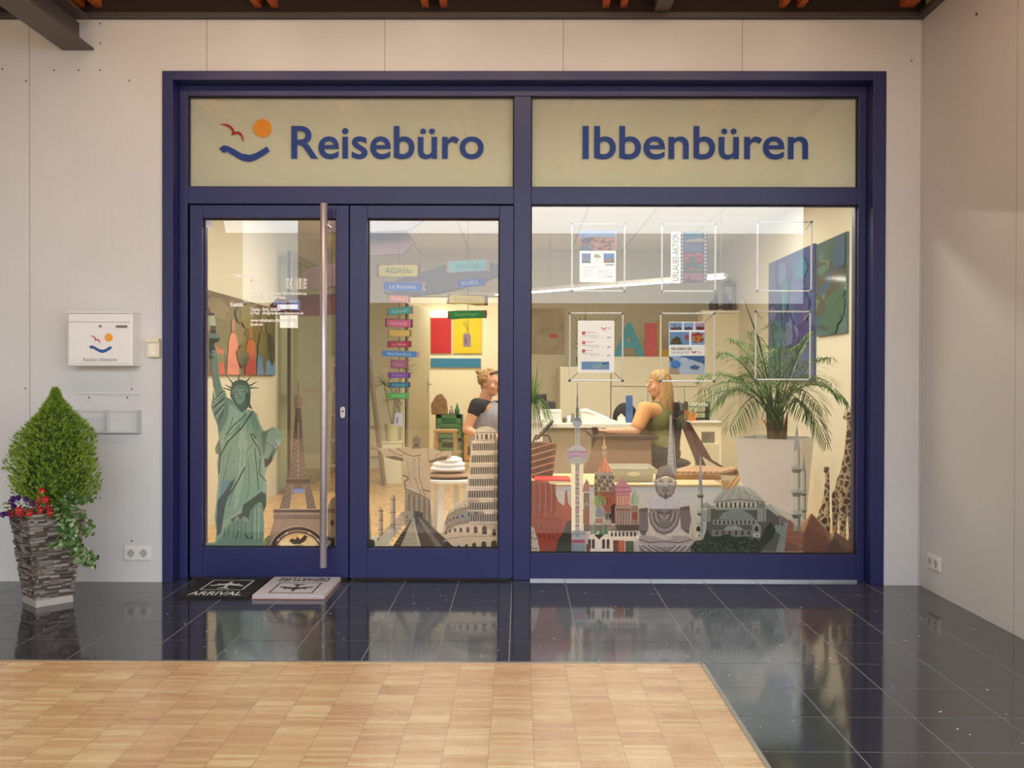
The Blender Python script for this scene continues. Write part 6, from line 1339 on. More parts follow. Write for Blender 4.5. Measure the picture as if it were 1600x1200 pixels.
# second chair behind the counter
x0, x1, zz = onc(962, 992, 632, 4.3)
t = thing('office_chair', 'Black office chair backrest showing behind the counter', 'chair', ((x0+x1)/2, 4.4, 0)); q = MB(); cxx = (x0+x1)/2
q.ell((cxx, 4.3, zz-.13), ((x1-x0)/2*1.3, .035, .15), 18, 12); q.build('backrest', BK, t, smooth=True); q = MB(); q.ell((cxx, 4.52, .46), (.24, .24, .05), 18, 8); q.build('seat', BK, t, smooth=True)
MB().bar((cxx, 4.33, zz-.2), (cxx, 4.5, .45), .05, .02).build('back_bracket', DARK, t); MB().tube([(cxx, 4.52, .06), (cxx, 4.52, .45)], .025).build('gas_column', DARK, t)
for k in range(5): an = 2*PI*k/5; MB().bar((cxx, 4.52, .06), (cxx+.26*math.cos(an), 4.52+.26*math.sin(an), .03), .04, .03).build('leg', DARK, t)
# --- grassy plants
def grass_plant(name, label, c, potr, poth, potc, n, ln, spread, seed, cols, zbase, wd=.006, droop=.6):
    t = thing(name, label, 'plant', (c[0], c[1], zbase)); r_ = random.Random(seed)
    MB().lathe([(potr*.75, zbase), (potr, zbase+poth), (potr*.9, zbase+poth), (potr*.85, zbase+poth*.85)], (c[0], c[1], 0), 20).build('pot', M(potc, .5), t, smooth=False)
    q = MB(); b0 = Vector((c[0], c[1], zbase+poth*.85))
    for i in range(n):
        a_ = r_.uniform(0, 2*PI); u = r_.random(); l_ = ln*r_.uniform(.6, 1.1); out = Vector((math.cos(a_), math.sin(a_), 0)); e_ = spread*(.25+.9*u)
        pts = [b0+out*(e_*l_*s_)+Vector((0, 0, l_*(s_*(1.15-.3*u)-droop*u*s_*s_*1.4))) for s_ in (0, .25, .5, .75, 1)]
        sd = out.cross(Vector((0, 0, 1))); ws = [wd*.7, wd, wd*.9, wd*.6, .0008]; mi = r_.randrange(len(cols)); b_ = len(q.v)
        q.add([p+sd*s_*w_/1 for p, w_ in zip(pts, ws) for s_ in (-.5, .5)], [(2*k, 2*k+1, 2*k+3, 2*k+2) for k in range(4)], mi)
    q.build('leaves', [M(x, .5, trans=.25) for x in cols], t, fix=False); return t
c = P(832, 690, 2.3)
st_ = thing('plant_stand', 'White column stand under the trailing grass plant', 'stand', (c.x, 2.3, 0)); zs = P(832, 625, 2.3).z-.16
bx('column', c.x-.08, c.x+.08, 2.22, 2.38, 0, zs-.02, WHT, st_); bx('top_plate', c.x-.10, c.x+.10, 2.2, 2.4, zs-.02, zs, WHT, st_)
grass_plant('spider_plant', 'Green trailing grass plant at the left edge of the display window', (c.x, 2.3), .07, .13, 'e8e0d0', 150, .34, .8, 31, ['4f7a34', '3a5c28', '6f9448'], zs, .007, 1.5)
# --- back cabinets and decoration on them
ZT1 = P(970, 557, 5.6).z
x0, x1 = X(955, 5.6), X(1127, 5.6); t = thing('cabinet', 'Tall cream cabinet along the back wall, with coloured letters on top', 'cabinet', ((x0+x1)/2, 6, 0))
bx('carcass', x0, x1, 5.62, 6.45, .0, ZT1, M('e6dfc6', .6, var=.01), t)
for k in range(3): 
    w_ = (x1-x0)/3; d_ = bx('door', x0+k*w_+.004, x0+(k+1)*w_-.004, 5.60, 5.62, .05, ZT1-.35, M('e9e2ca', .5, var=.01), t); MB().tube([(x0+(k+.85)*w_, 5.59, ZT1-.5), (x0+(k+.85)*w_, 5.59, ZT1-.62)], .005).build('handle', CHR, d_)
bx('drawer_front', x0+.004, x1-.004, 5.60, 5.62, ZT1-.34, ZT1-.01, M('e9e2ca', .5, var=.01), t)
x0b = X(875, 5.6); z2 = P(900, 573, 5.6).z; t = thing('cabinet', 'Lower cream cabinet left of the lettered one', 'cabinet', ((x0b+x0)/2, 6, 0)); bx('carcass', x0b, x0-.005, 5.62, 6.45, 0, z2, M('ebe3c8', .6, var=.01), t); bx('door', x0b+.004, x0-.01, 5.60, 5.62, .05, z2-.01, M('ede6cd', .5, var=.01), t)
def letter(s, px0, py0, px1, py1, col, label, Y=5.85):
    t = thing('decorative_letter', label, 'letter', (X((px0+px1)/2, Y), Y, P(px0, py1, Y).z), 'coloured letters on the cabinet'); a_ = P(px0, py1, Y); b_ = P(px1, py0, Y); 
    vs_, fs = text_mesh(s, .03); q = MB(); ax = min(v[0] for v in vs_); bx_ = max(v[0] for v in vs_); ay = min(v[1] for v in vs_); by = max(v[1] for v in vs_)
    f_ = [(a_.x+(v[0]-ax)/(bx_-ax)*(b_.x-a_.x), Y, ZT1+(v[1]-ay)/(by-ay)*(b_.z-ZT1)) for v in vs_]; g_ = [(p[0], p[1]+.04, p[2]) for p in f_]; q.add(f_, fs); q.add(g_, [tuple(reversed(f)) for f in fs])
    ed = {}
    for f in fs:
        for i_ in range(len(f)): e_ = (f[i_], f[(i_+1) % len(f)]); ed[e_] = 1
    n_ = len(f_); q.add(f_+g_, [(e_[0], e_[1], e_[1]+n_, e_[0]+n_) for e_ in ed if (e_[1], e_[0]) not in ed]); q.build('block', M(col, .5), t, fix=False)
letter('A', 959, 505, 1008, 557, '3f9cb4', 'Blue letter A standing on the cream cabinet')
letter('I', 1008, 505, 1026, 557, 'd0555a', 'Red letter I standing right of the blue letter A')
letter('L', 1028, 500, 1048, 557, 'c79a1e', 'Mustard-yellow letter right of the red one')
Yt = 5.3; x0, x1 = X(1098, Yt), X(1166, Yt); z3 = P(1130, 485, Yt).z
t = thing('display_column', 'Tall cream display column carrying two cat figures and a lantern', 'cabinet', ((x0+x1)/2, Yt+.15, 0)); bx('carcass', x0, x1, Yt, Yt+.3, 0, z3-.03, M('e4dcc2', .6, var=.01), t); bx('top_shelf', x0-.02, x1+.02, Yt-.02, Yt+.3, z3-.03, z3, WHT, t)
for i, (px, s_, lb) in enumerate(((1115, 1, 'Dark carved cat figure, left of the pair on the column'), (1137, -1, 'Dark carved cat figure, right of the pair on the column'))):
    c = P(px, 485, Yt+.05); t = thing('cat_figurine', lb, 'figurine', (c.x, Yt+.05, z3)); q = MB(); x_ = c.x; y_ = Yt+.05
    q.ell((x_, y_, z3+.055), (.055, .04, .062), 14, 10); chain(q, [(x_+s_*.0, y_, z3+.07), (x_+s_*.03, y_, z3+.125), (x_+s_*.018, y_, z3+.165)], [.045, .028, .016]); chain(q, [(x_+s_*.018, y_, z3+.165), (x_+s_*.045, y_-.01, z3+.185)], [.018, .010]); chain(q, [(x_+.05*s_, y_, z3+.03), (x_+.085*s_, y_, z3+.045)], [.012, .010])
    q.ell((x_, y_, z3+.012), (.05, .04, .014), 12, 6); finish(q, 'body', M('33211c', .5), t, .006, 1)
    q = MB(); [q.prism([(x_+s_*.012+e_*.012, y_-.01, z3+.178), (x_+s_*.012+e_*.012+.010, y_-.01, z3+.178), (x_+s_*.012+e_*.012+.005, y_-.01, z3+.2)], (0, .008, 0)) for e_ in (-1, 1)]; q.build('ears', M('33211c', .5), t)
c = P(1141, 485, Yt+.18); t = thing('lantern', 'Grey metal lantern with domed roof behind the right cat figure', 'lantern', (c.x, Yt+.18, z3)); x_, y_ = c.x-.02, Yt+.18; hl = P(1135, 447, y_).z-z3
LM = M('6f6a66', .5, .4); bx('floor_plate', x_-.07, x_+.07, y_-.07, y_+.07, z3, z3+.012, LM, t)
for a_, b_ in ((-1, -1), (1, -1), (1, 1), (-1, 1)): bx('corner_post', x_+a_*.062-.005, x_+a_*.062+.005, y_+b_*.062-.005, y_+b_*.062+.005, z3+.012, z3+hl, LM, t, 0)
MB().lathe([(.085, z3+hl), (.075, z3+hl+.03), (.045, z3+hl+.055), (.012, z3+hl+.07), (.01, z3+hl+.09)], (x_, y_, 0), 20).build('domed_roof', LM, t, smooth=True); MB().lathe([(.025, z3+.012), (.025, z3+.12)], (x_, y_, 0), 14).build('candle', M('c4704c', .6), t)
# dried grass in vase behind the price poster
c = P(912, 560, 5.75)
grass_plant('grass_plant', 'Dark olive grass plant in grey pot on the low cabinet, behind the price poster', (c.x, 5.95), .08, .12, '6f6a62', 70, .5, .5, 32, ['4c5030', '3b4028', '6a6e40'], z2, .008, .5)
# pictures on the walls
def wall_pic(name, label, wall, y0, y1, z0, z1, cols, seed, mat=None):
    xw = XR-.001 if wall > 0 else XL+.001; dx = -.02 if wall > 0 else .02; t = thing(name, label, 'picture', (xw, (y0+y1)/2, z0)); q = MB(); q.box(min(xw, xw+dx), max(xw, xw+dx), y0, y1, z0, z1); q.build('panel', M(cols[0], .2, var=.15, scale=2), t)
    r_ = random.Random(seed); q = MB(); k = 0
    for (cy, cz, ry, rz, ci) in [(r_.uniform(y0+.1, y1-.1), r_.uniform(z0+.1, z1-.1), r_.uniform(.05, .3), r_.uniform(.04, .2), r_.randrange(1, len(cols))) for _ in range(26)]:
        k += 1; pts = []
        for j in range(14):
            a_ = 2*PI*j/14; rr_ = r_.uniform(.7, 1.1); pts.append((xw+dx*(1+.02*k), min(max(cy+ry*rr_*math.cos(a_), y0+.005), y1-.005), min(max(cz+rz*rr_*math.sin(a_), z0+.005), z1-.005)))
        q.poly(pts, 0, lin(cols[ci]))
    q.build('print', PAPER if mat is None else mat, t, fix=False); return t
PIC = print_mat('glossy_picture', 0, 20, .15, .12)
wall_pic('wall_picture', 'Large blue-violet underwater photo panel on the right shop wall', 1, 2.55, 3.97, 1.12, 2.26, ['3c4f86', '34487c', '4a5c94', '2c6a86', '2c3a70', '5a6a9a', '27647c', '3a3f78'], 1, PIC)
wall_pic('wall_picture', 'Green glossy photo panel nearer the window on the right shop wall', 1, 1.78, 2.49, 1.49, 2.24, ['4a6a6a', '3f6250', '56786a', '3a5a74', '6a7a5a', '4a4f44'], 2, PIC)
t = wall_pic('wall_picture', 'Wide photo panel of robed people in red on the left shop wall', -1, 1.2, 3.8, 1.16, 1.80, ['6a5a48', '5c5a3a', '6f6a48', '4a4634', '7a6a54', '59483c'], 3, PIC)
q = MB(); xw = XL+.024
for i, (yy, hh, cr_, hc_) in enumerate(((2.05, .50, 'c45a48', '9a6a50'), (2.45, .46, 'd8806c', 'a5705a'), (2.95, .42, 'b2463c', '8a5a44'), (3.3, .36, '5a7fa8', '9a6a50'), (3.6, .36, '6d94b8', '8d6a58'))):
    q.poly([(xw+.001*i, yy-.17, 1.165), (xw+.001*i, yy-.12, 1.165+hh*.6), (xw+.001*i, yy-.05, 1.165+hh*.75), (xw+.001*i, yy+.05, 1.165+hh*.75), (xw+.001*i, yy+.12, 1.165+hh*.6), (xw+.001*i, yy+.17, 1.165)], 0, lin(cr_))
    q.poly([(xw+.001*i, yy+.055*math.cos(a_*PI/5), 1.165+hh*.86+.06*math.sin(a_*PI/5)) for a_ in range(10)], 0, lin(hc_))
o = q.build('figures', PIC, t, fix=False); o['label'] = 'red and blue robed figures'
# faint reflection built as a poster on the back wall
x0, x1, z0, z1 = A((824, 482), (882, 553), 6.47); t = thing('wall_poster', 'Pale poster with a red mark on the back wall, left of the grass plant', 'poster', ((x0+x1)/2, 6.49, z0))
bx('sheet', x0, x1, 6.485, 6.498, z0, z1, M('b5a88e', .6, var=.25, scale=5), t, 0); q = MB(); c = P(865, 525, 6.48); q.poly([(c.x+.055*math.cos(a_*PI/8), 6.482, c.z+.032*math.sin(a_*PI/8)) for a_ in range(16)]); q.build('red_mark', M('c4604c', .6), t, fix=False)
# glazed folding partition on the left wall
YA, YZ = 3.9, 6.2; xg = XL+.13; t = thing('glass_partition', 'Tall glazed partition leaf with grey frame standing along the left shop wall', 'partition', (xg, (YA+YZ)/2, 0)); FG = M('9c9482', .4, .3)
for nm, y0, y1, z0, z1 in (('frame_post', YA, YA+.09, 0, 2.37), ('frame_post', YZ-.09, YZ, 0, 2.37), ('frame_rail', YA+.09, YZ-.09, 2.30, 2.37), ('frame_rail', YA+.09, YZ-.09, 0, .10), ('frame_rail', YA+.09, YZ-.09, .98, 1.03)): bx(nm, xg-.02, xg+.02, y0, y1, z0, z1, FG, t)
bx('dark_edge_seal', xg-.015, xg+.015, YA-.012, YA, 0, 2.37, M('4a4438', .6), t); o = bx('glass_pane', xg-.003, xg+.003, YA+.09, YZ-.09, .1, 2.3, GREENGLASS, t, 0)
# --- storeroom door leaf and contents
Yd = YB+.12; hx_ = DX0+.01; ex, ey = X(669, 7.35), 7.35
t = thing('door_3', 'Open cream interior door leaf with lever handle', 'door', (hx_, Yd, 0), kind='structure')
d_ = Vector((ex-hx_, ey-Yd, 0)).normalized(); e2 = Vector((ex, ey, 0))
MB().bar(Vector((hx_, Yd, 1.04)), Vector((ex, ey, 1.04)), .04, 2.06).build('leaf', M('c9c0a4', .5, var=.01), t, bevel=.003)
nn = Vector((-d_.y, d_.x, 0)); 
for s_ in (-1, 1):
    c = e2-d_*.06+nn*s_*.024; MB().bar(c+Vector((0, 0, .93)), c+Vector((0, 0, 1.12)), .006, .035, up=tuple(d_)).build('handle_plate', CHR, t); MB().tube([c+Vector((0, 0, 1.05)), c+nn*s_*.045+Vector((0, 0, 1.05)), c+nn*s_*.05-d_*.11+Vector((0, 0, 1.05))], .009, 8).build('lever', CHR, t)
struct('trim_5', MB().box(DX0-.05, DX0, YB-.02, YB+.12, 0, DZ+.05).box(DX0, DX1, YB-.02, YB+.12, DZ, DZ+.05), M('f0e8cc', .5, var=.01))
YR = 8.69
for nm, p0, p1, col, lb in (('wall_panel', (673, 497), (705, 552), 'c01f26', 'Red panel picture on the storeroom wall'), ('wall_panel', (708, 497), (752, 552), 'e0c414', 'Yellow panel picture on the storeroom wall, right of the red one'), ('wall_panel', (673, 560), (751, 574), '2f7fa8', 'Long blue panel on the storeroom wall below the red and yellow ones')):
    x0, x1, z0, z1 = A(p0, p1, YR-.02); t = thing(nm, lb, 'picture', ((x0+x1)/2, YR, z0)); bx('panel', x0, x1, YR-.025, YR, z0, z1, M(col, .35, var=.03), t); bx('backing_board', x0-.015, x1+.015, YR, YR+.008, z0-.015, z1+.015, M('efe6c8', .5), t)
x0, x1, z0, z1 = A((673, 486), (698, 496), YR-.02); t = thing('wall_lamp', 'Glowing white wall lamp above the red panel in the storeroom', 'lamp', ((x0+x1)/2, YR, z0)); bx('housing', x0, x1, YR-.03, YR, z0-.005, z0, WHT, t); bx('diffuser', x0, x1, YR-.06, YR-.03, z0, z1, M('fff3cf', .5, var=0, emit=2.5), t)
def stoolf(cx, cy, w_, h_, label):
    t = thing('stool', label, 'stool', (cx, cy, 0)); bx('seat', cx-w_/2, cx+w_/2, cy-.15, cy+.15, h_-.035, h_, WOODL, t, .008)
    for a_ in (-1, 1):
        for b_ in (-1, 1): MB().bar((cx+a_*(w_/2-.03), cy+b_*.11, h_-.035), (cx+a_*(w_/2-.01), cy+b_*.13, 0), .04, .04).build('leg', WOODL, t)
    for a_ in (-1, 1): MB().bar((cx+a_*(w_/2-.02), cy-.12, h_*.4), (cx+a_*(w_/2-.02), cy+.12, h_*.4), .02, .03).build('stretcher', WOODL, t)
    return t
stoolf(X(697, 7.05), 7.05, .30, P(697, 671, 7.05).z, 'Small light wooden stool in front of the green crates')
GRN = M('5f9c6a', .5, var=.05)
def crate(x0, x1, y0, y1, z0, z1, m, label):
    t = thing('crate', label, 'crate', ((x0+x1)/2, (y0+y1)/2, z0)); w_ = .012; h_ = z1-z0
    MB().box(x0, x1, y0, y1, z0, z0+.012).box(x0, x0+w_, y0, y1, z0, z1).box(x1-w_, x1, y0, y1, z0, z1).box(x0, x1, y1-w_, y1, z0, z1).box(x0, x1, y0, y0+w_, z0, z0+h_*.62).box(x0, x1, y0, y0+w_, z1-h_*.14, z1).box(x0, x0+.08, y0, y0+w_, z0+h_*.6, z1).box(x1-.08, x1, y0, y0+w_, z0+h_*.6, z1).build('shell', m, t)
    q = MB(); [q.box(x0+.06+k*(x1-x0-.12)/7, x0+.06+k*(x1-x0-.12)/7+.014, y0-.001, y0+.001, z0+h_*.2, z0+h_*.5) for k in range(8)]; q.build('slots', DARK, t); return t
x0, x1 = X(681, 7.6), X(722, 7.6); zg1 = P(700, 686, 7.6).z; zg2 = P(700, 648, 7.6).z; 
crate(x0, x1, 7.6, 7.9, 0, max(.05, zg1), GRN, 'Lower green plastic bottle crate behind the wooden stool'); crate(x0, x1, 7.6, 7.9, max(.05, zg1)+.001, zg2, GRN, 'Upper green plastic bottle crate with the green bottle on top')
xy0, xy1 = X(724, 7.6), X(748, 7.6); crate(xy0, xy1, 7.6, 7.9, 0, P(735, 672, 7.6).z, M('d9a216', .5), 'Yellow plastic crate right of the green crates')
for k, px in enumerate((704, 713)):
    c = P(px, 648, 7.58)
    if k: zz = zg2; lb = 'Green glass bottle standing on the upper green crate'; bc = '1f7a4c'
    else: zz = zg2; lb = 'Short clear bottle with reddish cap on the upper green crate'; bc = 'b8b0a0'
    t = thing('bottle', lb, 'bottle', (c.x, 7.75, zz)); hb = .14 if k else .10; MB().lathe([(.03, zz), (.034, zz+.01), (.034, zz+hb*.45), (.012, zz+hb*.8), (.010, zz+hb)], (c.x, 7.75, 0), 14).build('glass', M(bc, .1, spec=.8), t, smooth=True); MB().lathe([(.012, zz+hb), (.012, zz+hb+.012)], (c.x, 7.75, 0), 10).build('cap', M('a04030' if not k else 'c8c0a0', .4), t)
q = MB(); c = P(684, 648, 7.55)
t = thing('paper_bag', 'Crumpled brown paper bag on the crates behind the door handle', 'bag', (c.x, 7.7, zg2)); q = MB(); fr2 = [(674, 648), (673, 632), (682, 617), (690, 615), (697, 625), (699, 640), (699, 648)]
q.prism([P(x, y, 7.62) for x, y in fr2], (0, .12, 0)); q.build('paper', M('a88660', .8, var=.3, scale=14, bump=.8), t, bevel=.012)
# --- round white table with folded towels
Yt = 1.85; c = P(702, 752, Yt); tx_ = c.x; tz = P(702, 750, Yt-.15).z
t = thing('side_table', 'Low round white table behind the open-armed statue sticker', 'table', (tx_, Yt, 0)); WT = M('e9ebe8', .35, var=.02)
MB().lathe([(.20, tz-.028), (.205, tz-.02), (.205, tz-.004), (.20, tz)], (tx_, Yt, 0), 40).build('tabletop', WT, t)
for a_, b_ in ((-.045, -.13), (.12, .05), (-.10, .10), (.04, .14)): MB().bar((tx_+a_, Yt+b_, tz-.028), (tx_+a_*1.25, Yt+b_*1.25, 0), .042, .03).build('leg', WT, t)
t = thing('seat_cushion', 'Flat brown cushion on the low round table under the folded towel', 'cushion', (tx_, Yt, tz)); q = MB(); q.ell((tx_+.0, Yt, tz+.022), (.19, .16, .022), 24, 10); q.build('cover', M('a98468', .8, bump=.3), t, smooth=True); MB().tube([(tx_+.19*math.cos(k*PI/12), Yt+.16*math.sin(k*PI/12), tz+.022) for k in range(25)], .005, 6).build('piping', M('8c6a50', .8), t)
t = thing('folded_towel', 'White folded towels lying on the brown cushion', 'towel', (tx_, Yt, tz+.044)); q = MB(); z_ = tz+.046
for k in range(3): q.ell((tx_-.01+.008*k, Yt-.01, z_+.025+k*.034), (.155-.03*k, .12, .026), 20, 10, fn=lambda v: Vector((max(-.13, min(.13, v.x)), v.y, v.z)))
me = remesh_mesh(q, .008, 2); me.materials.append(M('eeeef2', .9, bump=.6, var=.03)); link_mesh('cloth', me, t)
# --- wooden step ladder
t = thing('step_ladder', 'Weathered grey-brown wooden step ladder at the left of the middle door glass', 'ladder', (X(585, 4.2), 4.3, 0)); LW2 = M('8f8274', .7, var=.12)
a0, a1 = P(571, 560, 4.2), P(577, 765, 4.2); b0, b1 = P(574, 590, 4.6), P(597, 751, 4.6); zt3 = 1.35
MB().bar((a0.x, 4.35, zt3), (a1.x, 4.1, 0), .035, .05).build('front_rail', LW2, t); MB().bar((a0.x-.36, 4.35, zt3), (a1.x-.40, 4.1, 0), .035, .05).build('front_rail', LW2, t)
MB().bar((a0.x, 4.42, zt3), (b1.x, 4.75, 0), .035, .05).build('rear_rail', LW2, t); MB().bar((a0.x-.36, 4.42, zt3), (b1.x-.60, 4.75, 0), .035, .05).build('rear_rail', LW2, t)
for z_ in (.25, .5, .75, 1.0, 1.25): u = 1-z_/zt3; MB().box(a0.x-.36, a0.x+.01, 4.33-.25*u, 4.41-.25*u, z_, z_+.022).build('tread', LW2, t)
for z_ in (.30, .62): u = 1-z_/zt3; MB().bar((a0.x-.36-.2*u, 4.42+.33*u, z_), (a0.x+.12*u, 4.42+.33*u, z_), .02, .03).build('crossbar', LW2, t)
# --- spiky plant: hall reflection built as an object, on an added pedestal
c = P(612, 690, 4.9); zq = c.z; t = thing('pedestal', 'Cream square pedestal under the spiky plant by the back wall', 'stand', (c.x, 4.95, 0)); bx('column', c.x-.11, c.x+.11, 4.84, 5.06, 0, zq-.015, M('ddd5ba', .7, var=.01), t); bx('top_plate', c.x-.12, c.x+.12, 4.83, 5.07, zq-.015, zq, M('ddd5ba', .7, var=.01), t)
t = thing('potted_dragon_tree', 'Thin spiky dragon tree in a pale pot, behind the string of twelve boards', 'plant', (c.x, 4.95, zq)); MB().lathe([(.065, zq), (.085, zq+.19), (.075, zq+.19), (.07, zq+.16)], (c.x, 4.95, 0), 20).build('pot', M('c6c19c', .6), t)
q = MB(); r_ = random.Random(9); lv = MB()
for sx, zz in ((-.09, .62), (.02, .46), (.12, .80)):
    e_ = Vector((c.x+sx, 4.95, zq+zz)); q.tube([(c.x, 4.95, zq+.16), (c.x+sx*.5, 4.95, zq+zz*.6), e_], [.008, .007, .006], 6)
    for k in range(34):
        a_ = r_.uniform(0, 2*PI); el_ = r_.uniform(-.5, 1.3); d_ = Vector((math.cos(a_)*math.cos(el_), math.sin(a_)*math.cos(el_), math.sin(el_))); l_ = r_.uniform(.14, .24); s_ = d_.orthogonal().normalized()*.0035
        lv.add([e_-s_, e_+s_, e_+d_*l_*.6+s_+Vector((0, 0, .01)), e_+d_*l_*.6-s_+Vector((0, 0, .01)), e_+d_*l_+Vector((0, 0, -.03))], [(0, 1, 2, 3), (3, 2, 4)])
q.build('stems', M('8f8362', .8), t); lv.build('leaves', M('7c7f52', .6, trans=.2), t, fix=False)
# --- window display: low white cabinet with cork top and things on it
zk = P(1000, 757, .95).z; x0, x1 = X(831, .95), X(1128, 1.0)
t = thing('display_cabinet', 'Low white display cabinet with beige cork top just behind the window', 'cabinet', ((x0+x1)/2, 1.2, 0)); bx('carcass', x0, x1, .97, 1.64, 0, zk-.012, M('e4e8f0', .4, var=.01), t); bx('cork_top', x0, x1, .95, 1.64, zk-.012, zk, M('d8bf90', .9, var=.1, scale=80), t)
for k in range(2): w_ = (x1-x0)/2; d_ = bx('drawer_front', x0+k*w_+.006, x0+(k+1)*w_-.006, .955, .97, .06, zk-.045, M('e9edf4', .4, var=.01), t); MB().tube([(x0+(k+.4)*w_, .945, zk-.1), (x0+(k+.6)*w_, .945, zk-.1)], .005).build('handle', CHR, d_)
x_ = X(862, 1.1); t = thing('red_folder', 'Bright red cloth folder on the left of the cork top', 'folder', (x_, 1.15, zk)); bx('cover', X(836, 1.05), X(892, 1.05), 1.03, 1.25, zk+.012, zk+.024, M('d8302c', .5, var=.1), t); bx('pages', X(838, 1.05), X(889, 1.05), 1.035, 1.245, zk, zk+.012, WHT, t)
x0, x1 = X(826, 1.36), X(868, 1.36); t = thing('wicker_bag', 'Brown striped woven bag standing at the left end of the cork top', 'bag', ((x0+x1)/2, 1.38, zk)); zb_ = P(850, 692, 1.3).z
q = MB(); q.prism([(x0+.02, 1.30, zk), (x1-.02, 1.30, zk), (x1+.01, 1.30, zb_), (x0-.01, 1.30, zb_)], (0, .15, 0)); q.build('woven_body', M('6e4636', .8, var=.3, scale=22, bump=.8), t, bevel=.02)
q = MB()
for k in range(5): z_ = zk+.02+k*(zb_-zk)/5.5; q.tube([(x0+.01, 1.288, z_), ((x0+x1)/2, 1.283, z_+.025), (x1-.005, 1.288, z_+.05)], .006, 6)
q.build('stripes', M('b98a68', .8), t); q = MB(); q.tube([(x0+.03, 1.33, zb_), (x0+.05, 1.33, zb_+.05), (x1-.05, 1.33, zb_+.05), (x1-.03, 1.33, zb_)], .006, 8); q.build('handle', M('4a2c20', .7), t)
t = thing('tablet_computer', 'Grey flat tablet leaning diagonally above the woven bag', 'tablet', (X(850, 1.36), 1.38, zb_)); a_, b_ = P(834, 690, 1.28), P(864, 657, 1.28)
MB().bar(a_+Vector((.01, 0, .012)), b_, .16, .012, up=(-.7, 0, .7)).build('casing', M('55504e', .4), t, bevel=.003); MB().bar(a_.lerp(b_, .1)+Vector((.018, 0, .004)), a_.lerp(b_, .92)+Vector((.008, 0, -.008)), .145, .002, up=(-.7, 0, .7)).build('screen', M('9a958c', .2), t)
x0, x1 = X(956, 1.15), X(1022, 1.15); t = thing('plastic_basket', 'Pale translucent plastic basket with oval handles on the cork top', 'basket', ((x0+x1)/2, 1.2, zk)); TR = M('c9c2aa', .3, var=.03, alpha=.8); zt4 = P(990, 731, 1.15).z
q = MB(); b4 = [(x0+.02, 1.1), (x1-.02, 1.1), (x1-.02, 1.36), (x0+.02, 1.36)]; t4 = [(x0, 1.08), (x1, 1.08), (x1, 1.38), (x0, 1.38)]
q.add([(x, y, zk) for x, y in b4]+[(x, y, zt4) for x, y in t4], [(3, 2, 1, 0), (0, 1, 5, 4), (1, 2, 6, 5), (2, 3, 7, 6), (3, 0, 4, 7)]); o = q.build('tub', TR, t); sm_ = o.modifiers.new('s', 'SOLIDIFY'); sm_.thickness = .004
q = MB(); q.tube([(x, y, zt4) for x, y in t4+t4[:1]], .006, 6); q.build('rim', M('b5ae98', .4), t); q = MB(); q.poly([((x0+x1)/2+.045*math.cos(k*PI/8), 1.083, zt4-.035+.016*math.sin(k*PI/8)) for k in range(16)]); q.build('handle_hole', M('efe0b4', .6), t, fix=False)
x0, x1 = X(1000, 1.05), X(1022, 1.05); t = thing('price_card', 'Small white card lying at the front of the cork top', 'card', ((x0+x1)/2, 1.0, zk)); bx('card', x0, x1, .96, 1.02, zk, zk+.003, M('f4f4f6', .5), t, 0); bx('print_line', x0+.01, x1-.02, .98, .985, zk+.003, zk+.0035, M('8a8a90', .5), t, 0)
# --- slatted wooden loungers with maroon cloth (folded deck chair)
Yk = 1.75
t = thing('deck_chair', 'Folding wooden deck chair with dark maroon cloth left of the white planter', 'chair', (X(1110, Yk), Yk, 0))
def pw(px, py, y): p = P(px, py, y); return Vector((p.x, y, p.z))
for dy in (0, .5):
    MB().bar(pw(1226, 655, Yk+dy), Vector((pw(1100, 775, Yk+dy).x, Yk+dy, .02)), .03, .045).build('long_rail', WOODL, t); MB().bar(pw(1064, 650, Yk+dy), Vector((pw(1135, 772, Yk+dy).x, Yk+dy, .02)), .03, .045).build('cross_rail', M('4a2a26', .6), t)
for f_ in (.05, .5, .95): a_ = pw(1226, 655, Yk).lerp(Vector((pw(1100, 775, Yk).x, Yk, .02)), f_); MB().bar(a_, a_+Vector((0, .5, 0)), .03, .03).build('crossbar', WOODL, t)
q = MB(); c0 = [pw(1062, 655, Yk+.03), pw(1078, 660, Yk+.03), pw(1096, 690, Yk+.03), pw(1112, 718, Yk+.03), pw(1140, 735, Yk+.03)]
for a_, b_ in zip(c0, c0[1:]): q.add([a_, b_, b_+Vector((0, .44, 0)), a_+Vector((0, .44, 0))], [(0, 1, 2, 3)])
o = q.build('cloth', M('5c3038', .85, var=.1), t, fix=False); m_ = o.modifiers.new('s', 'SOLIDIFY'); m_.thickness = .006
t = thing('slatted_rack', 'Slanted rack of light brown wooden slats on the right end of the cork top', 'rack', (X(1110, 1.3), 1.5, zk)); SLM = M('bd9470', .6, var=.15, scale=10)
for k in range(9):
    px = 1054+k*8.6; a_ = Vector((pw(px, 758, 1.28).x, 1.28, zk+.046)); b_ = pw(px+38-k*1.4, 729+k*.5, 1.6); MB().bar(a_, b_, .028, .018).build('slat', SLM, t, bevel=.003)
a_ = Vector((pw(1050, 762, 1.27).x, 1.27, zk+.0185)); b_ = Vector((pw(1126, 762, 1.27).x, 1.27, zk+.018)); MB().bar(a_, b_, .03, .035).build('front_beam', WOODM, t); a2 = pw(1088, 731, 1.6); b2 = pw(1150, 735, 1.6); MB().bar(a2-Vector((0, 0, .02)), b2-Vector((0, 0, .02)), .03, .035).build('rear_beam', WOODM, t)
for p in (a2, b2): MB().bar(p, (p.x, p.y, zk), .03, .03).build('leg', WOODM, t)
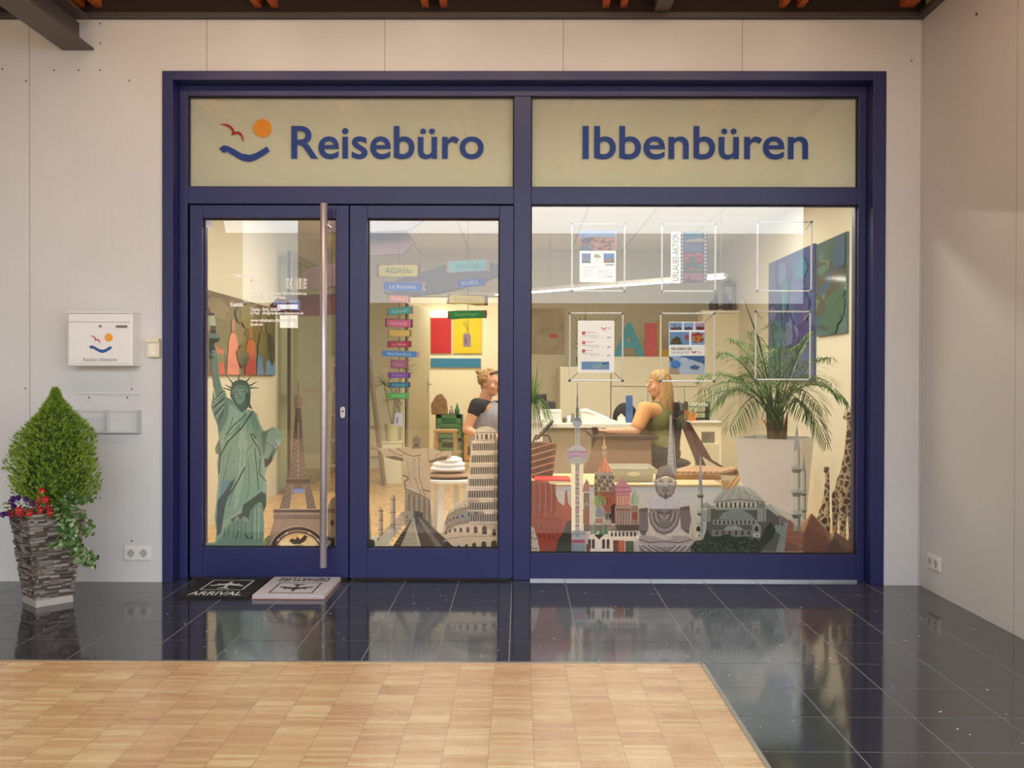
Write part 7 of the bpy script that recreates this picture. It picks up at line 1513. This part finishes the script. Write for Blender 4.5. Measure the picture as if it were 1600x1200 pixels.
# --- side shelf with orange boxes and paper, framed picture on white stand
Ys = 3.9; x0, x1 = X(1060, Ys), X(1128, Ys); zs_ = P(1080, 661, Ys).z
t = thing('sideboard', 'Cream sideboard with papers and orange boxes behind the palm', 'cabinet', ((x0+x1)/2, Ys+.2, 0)); bx('carcass', x0, x1, Ys, Ys+.45, 0, zs_, M('e6ddc0', .6, var=.01), t); bx('shelf_board', x0, x1, Ys-.02, Ys+.45, zs_, zs_+.02, WHT, t)
for px, w_, h_, c_, lb in ((1066, .075, .10, 'd9532c', 'Red-orange box at the left of the sideboard'), (1081, .07, .08, 'e87a28', 'Orange box right of the red-orange one on the sideboard')):
    c = P(px, 660, Ys+.06); t = thing('gift_box', lb, 'box', (c.x, Ys+.1, zs_+.02)); bx('carton', c.x-w_/2, c.x+w_/2, Ys+.04, Ys+.14, zs_+.02, zs_+.02+h_, M(c_, .5), t); bx('lid', c.x-w_/2-.003, c.x+w_/2+.003, Ys+.037, Ys+.143, zs_+.02+h_-.02, zs_+.022+h_, M(c_, .45), t)
c = P(1090, 640, Ys+.2); t = thing('letter_tray', 'Black letter tray stacked with papers on the sideboard', 'tray', (c.x, Ys+.3, zs_+.02))
for k in range(3): z_ = zs_+.03+k*.06; bx('tray', c.x-.10, c.x+.12, Ys+.2, Ys+.42, z_, z_+.006, DARK, t, 0)
for sx in (-.10, .115): bx('side_wall', c.x+sx, c.x+sx+.005, Ys+.2, Ys+.42, zs_+.02, zs_+.20, DARK, t, 0)
t2 = thing('paper_stack', 'White paper stack in the top of the black letter tray', 'paper', (c.x, Ys+.3, zs_+.156)); bx('sheets', c.x-.09, c.x+.10, Ys+.21, Ys+.41, zs_+.157, zs_+.185, M('ece8e0', .7, var=.1, scale=60), t2, 0)
x0, x1, z0, z1 = A((1098, 675), (1119, 693), 2.6); t = thing('white_pedestal', 'White box pedestal with a small framed photo, behind the deck chair', 'stand', ((x0+x1)/2, 2.75, 0)); bx('box', x0-.02, x1+.03, 2.62, 2.85, 0, z0-.002, M('e3dcc4', .6), t)
t = thing('photo_frame', 'Small grey framed photo on the white pedestal', 'picture', ((x0+x1)/2, 2.66, z0)); bx('frame', x0, x1, 2.65, 2.665, z0, z1, M('8a8270', .5), t); bx('photo', x0+.012, x1-.012, 2.647, 2.65, z0+.012, z1-.012, M('77746a', .4, var=.3, scale=20), t, 0)
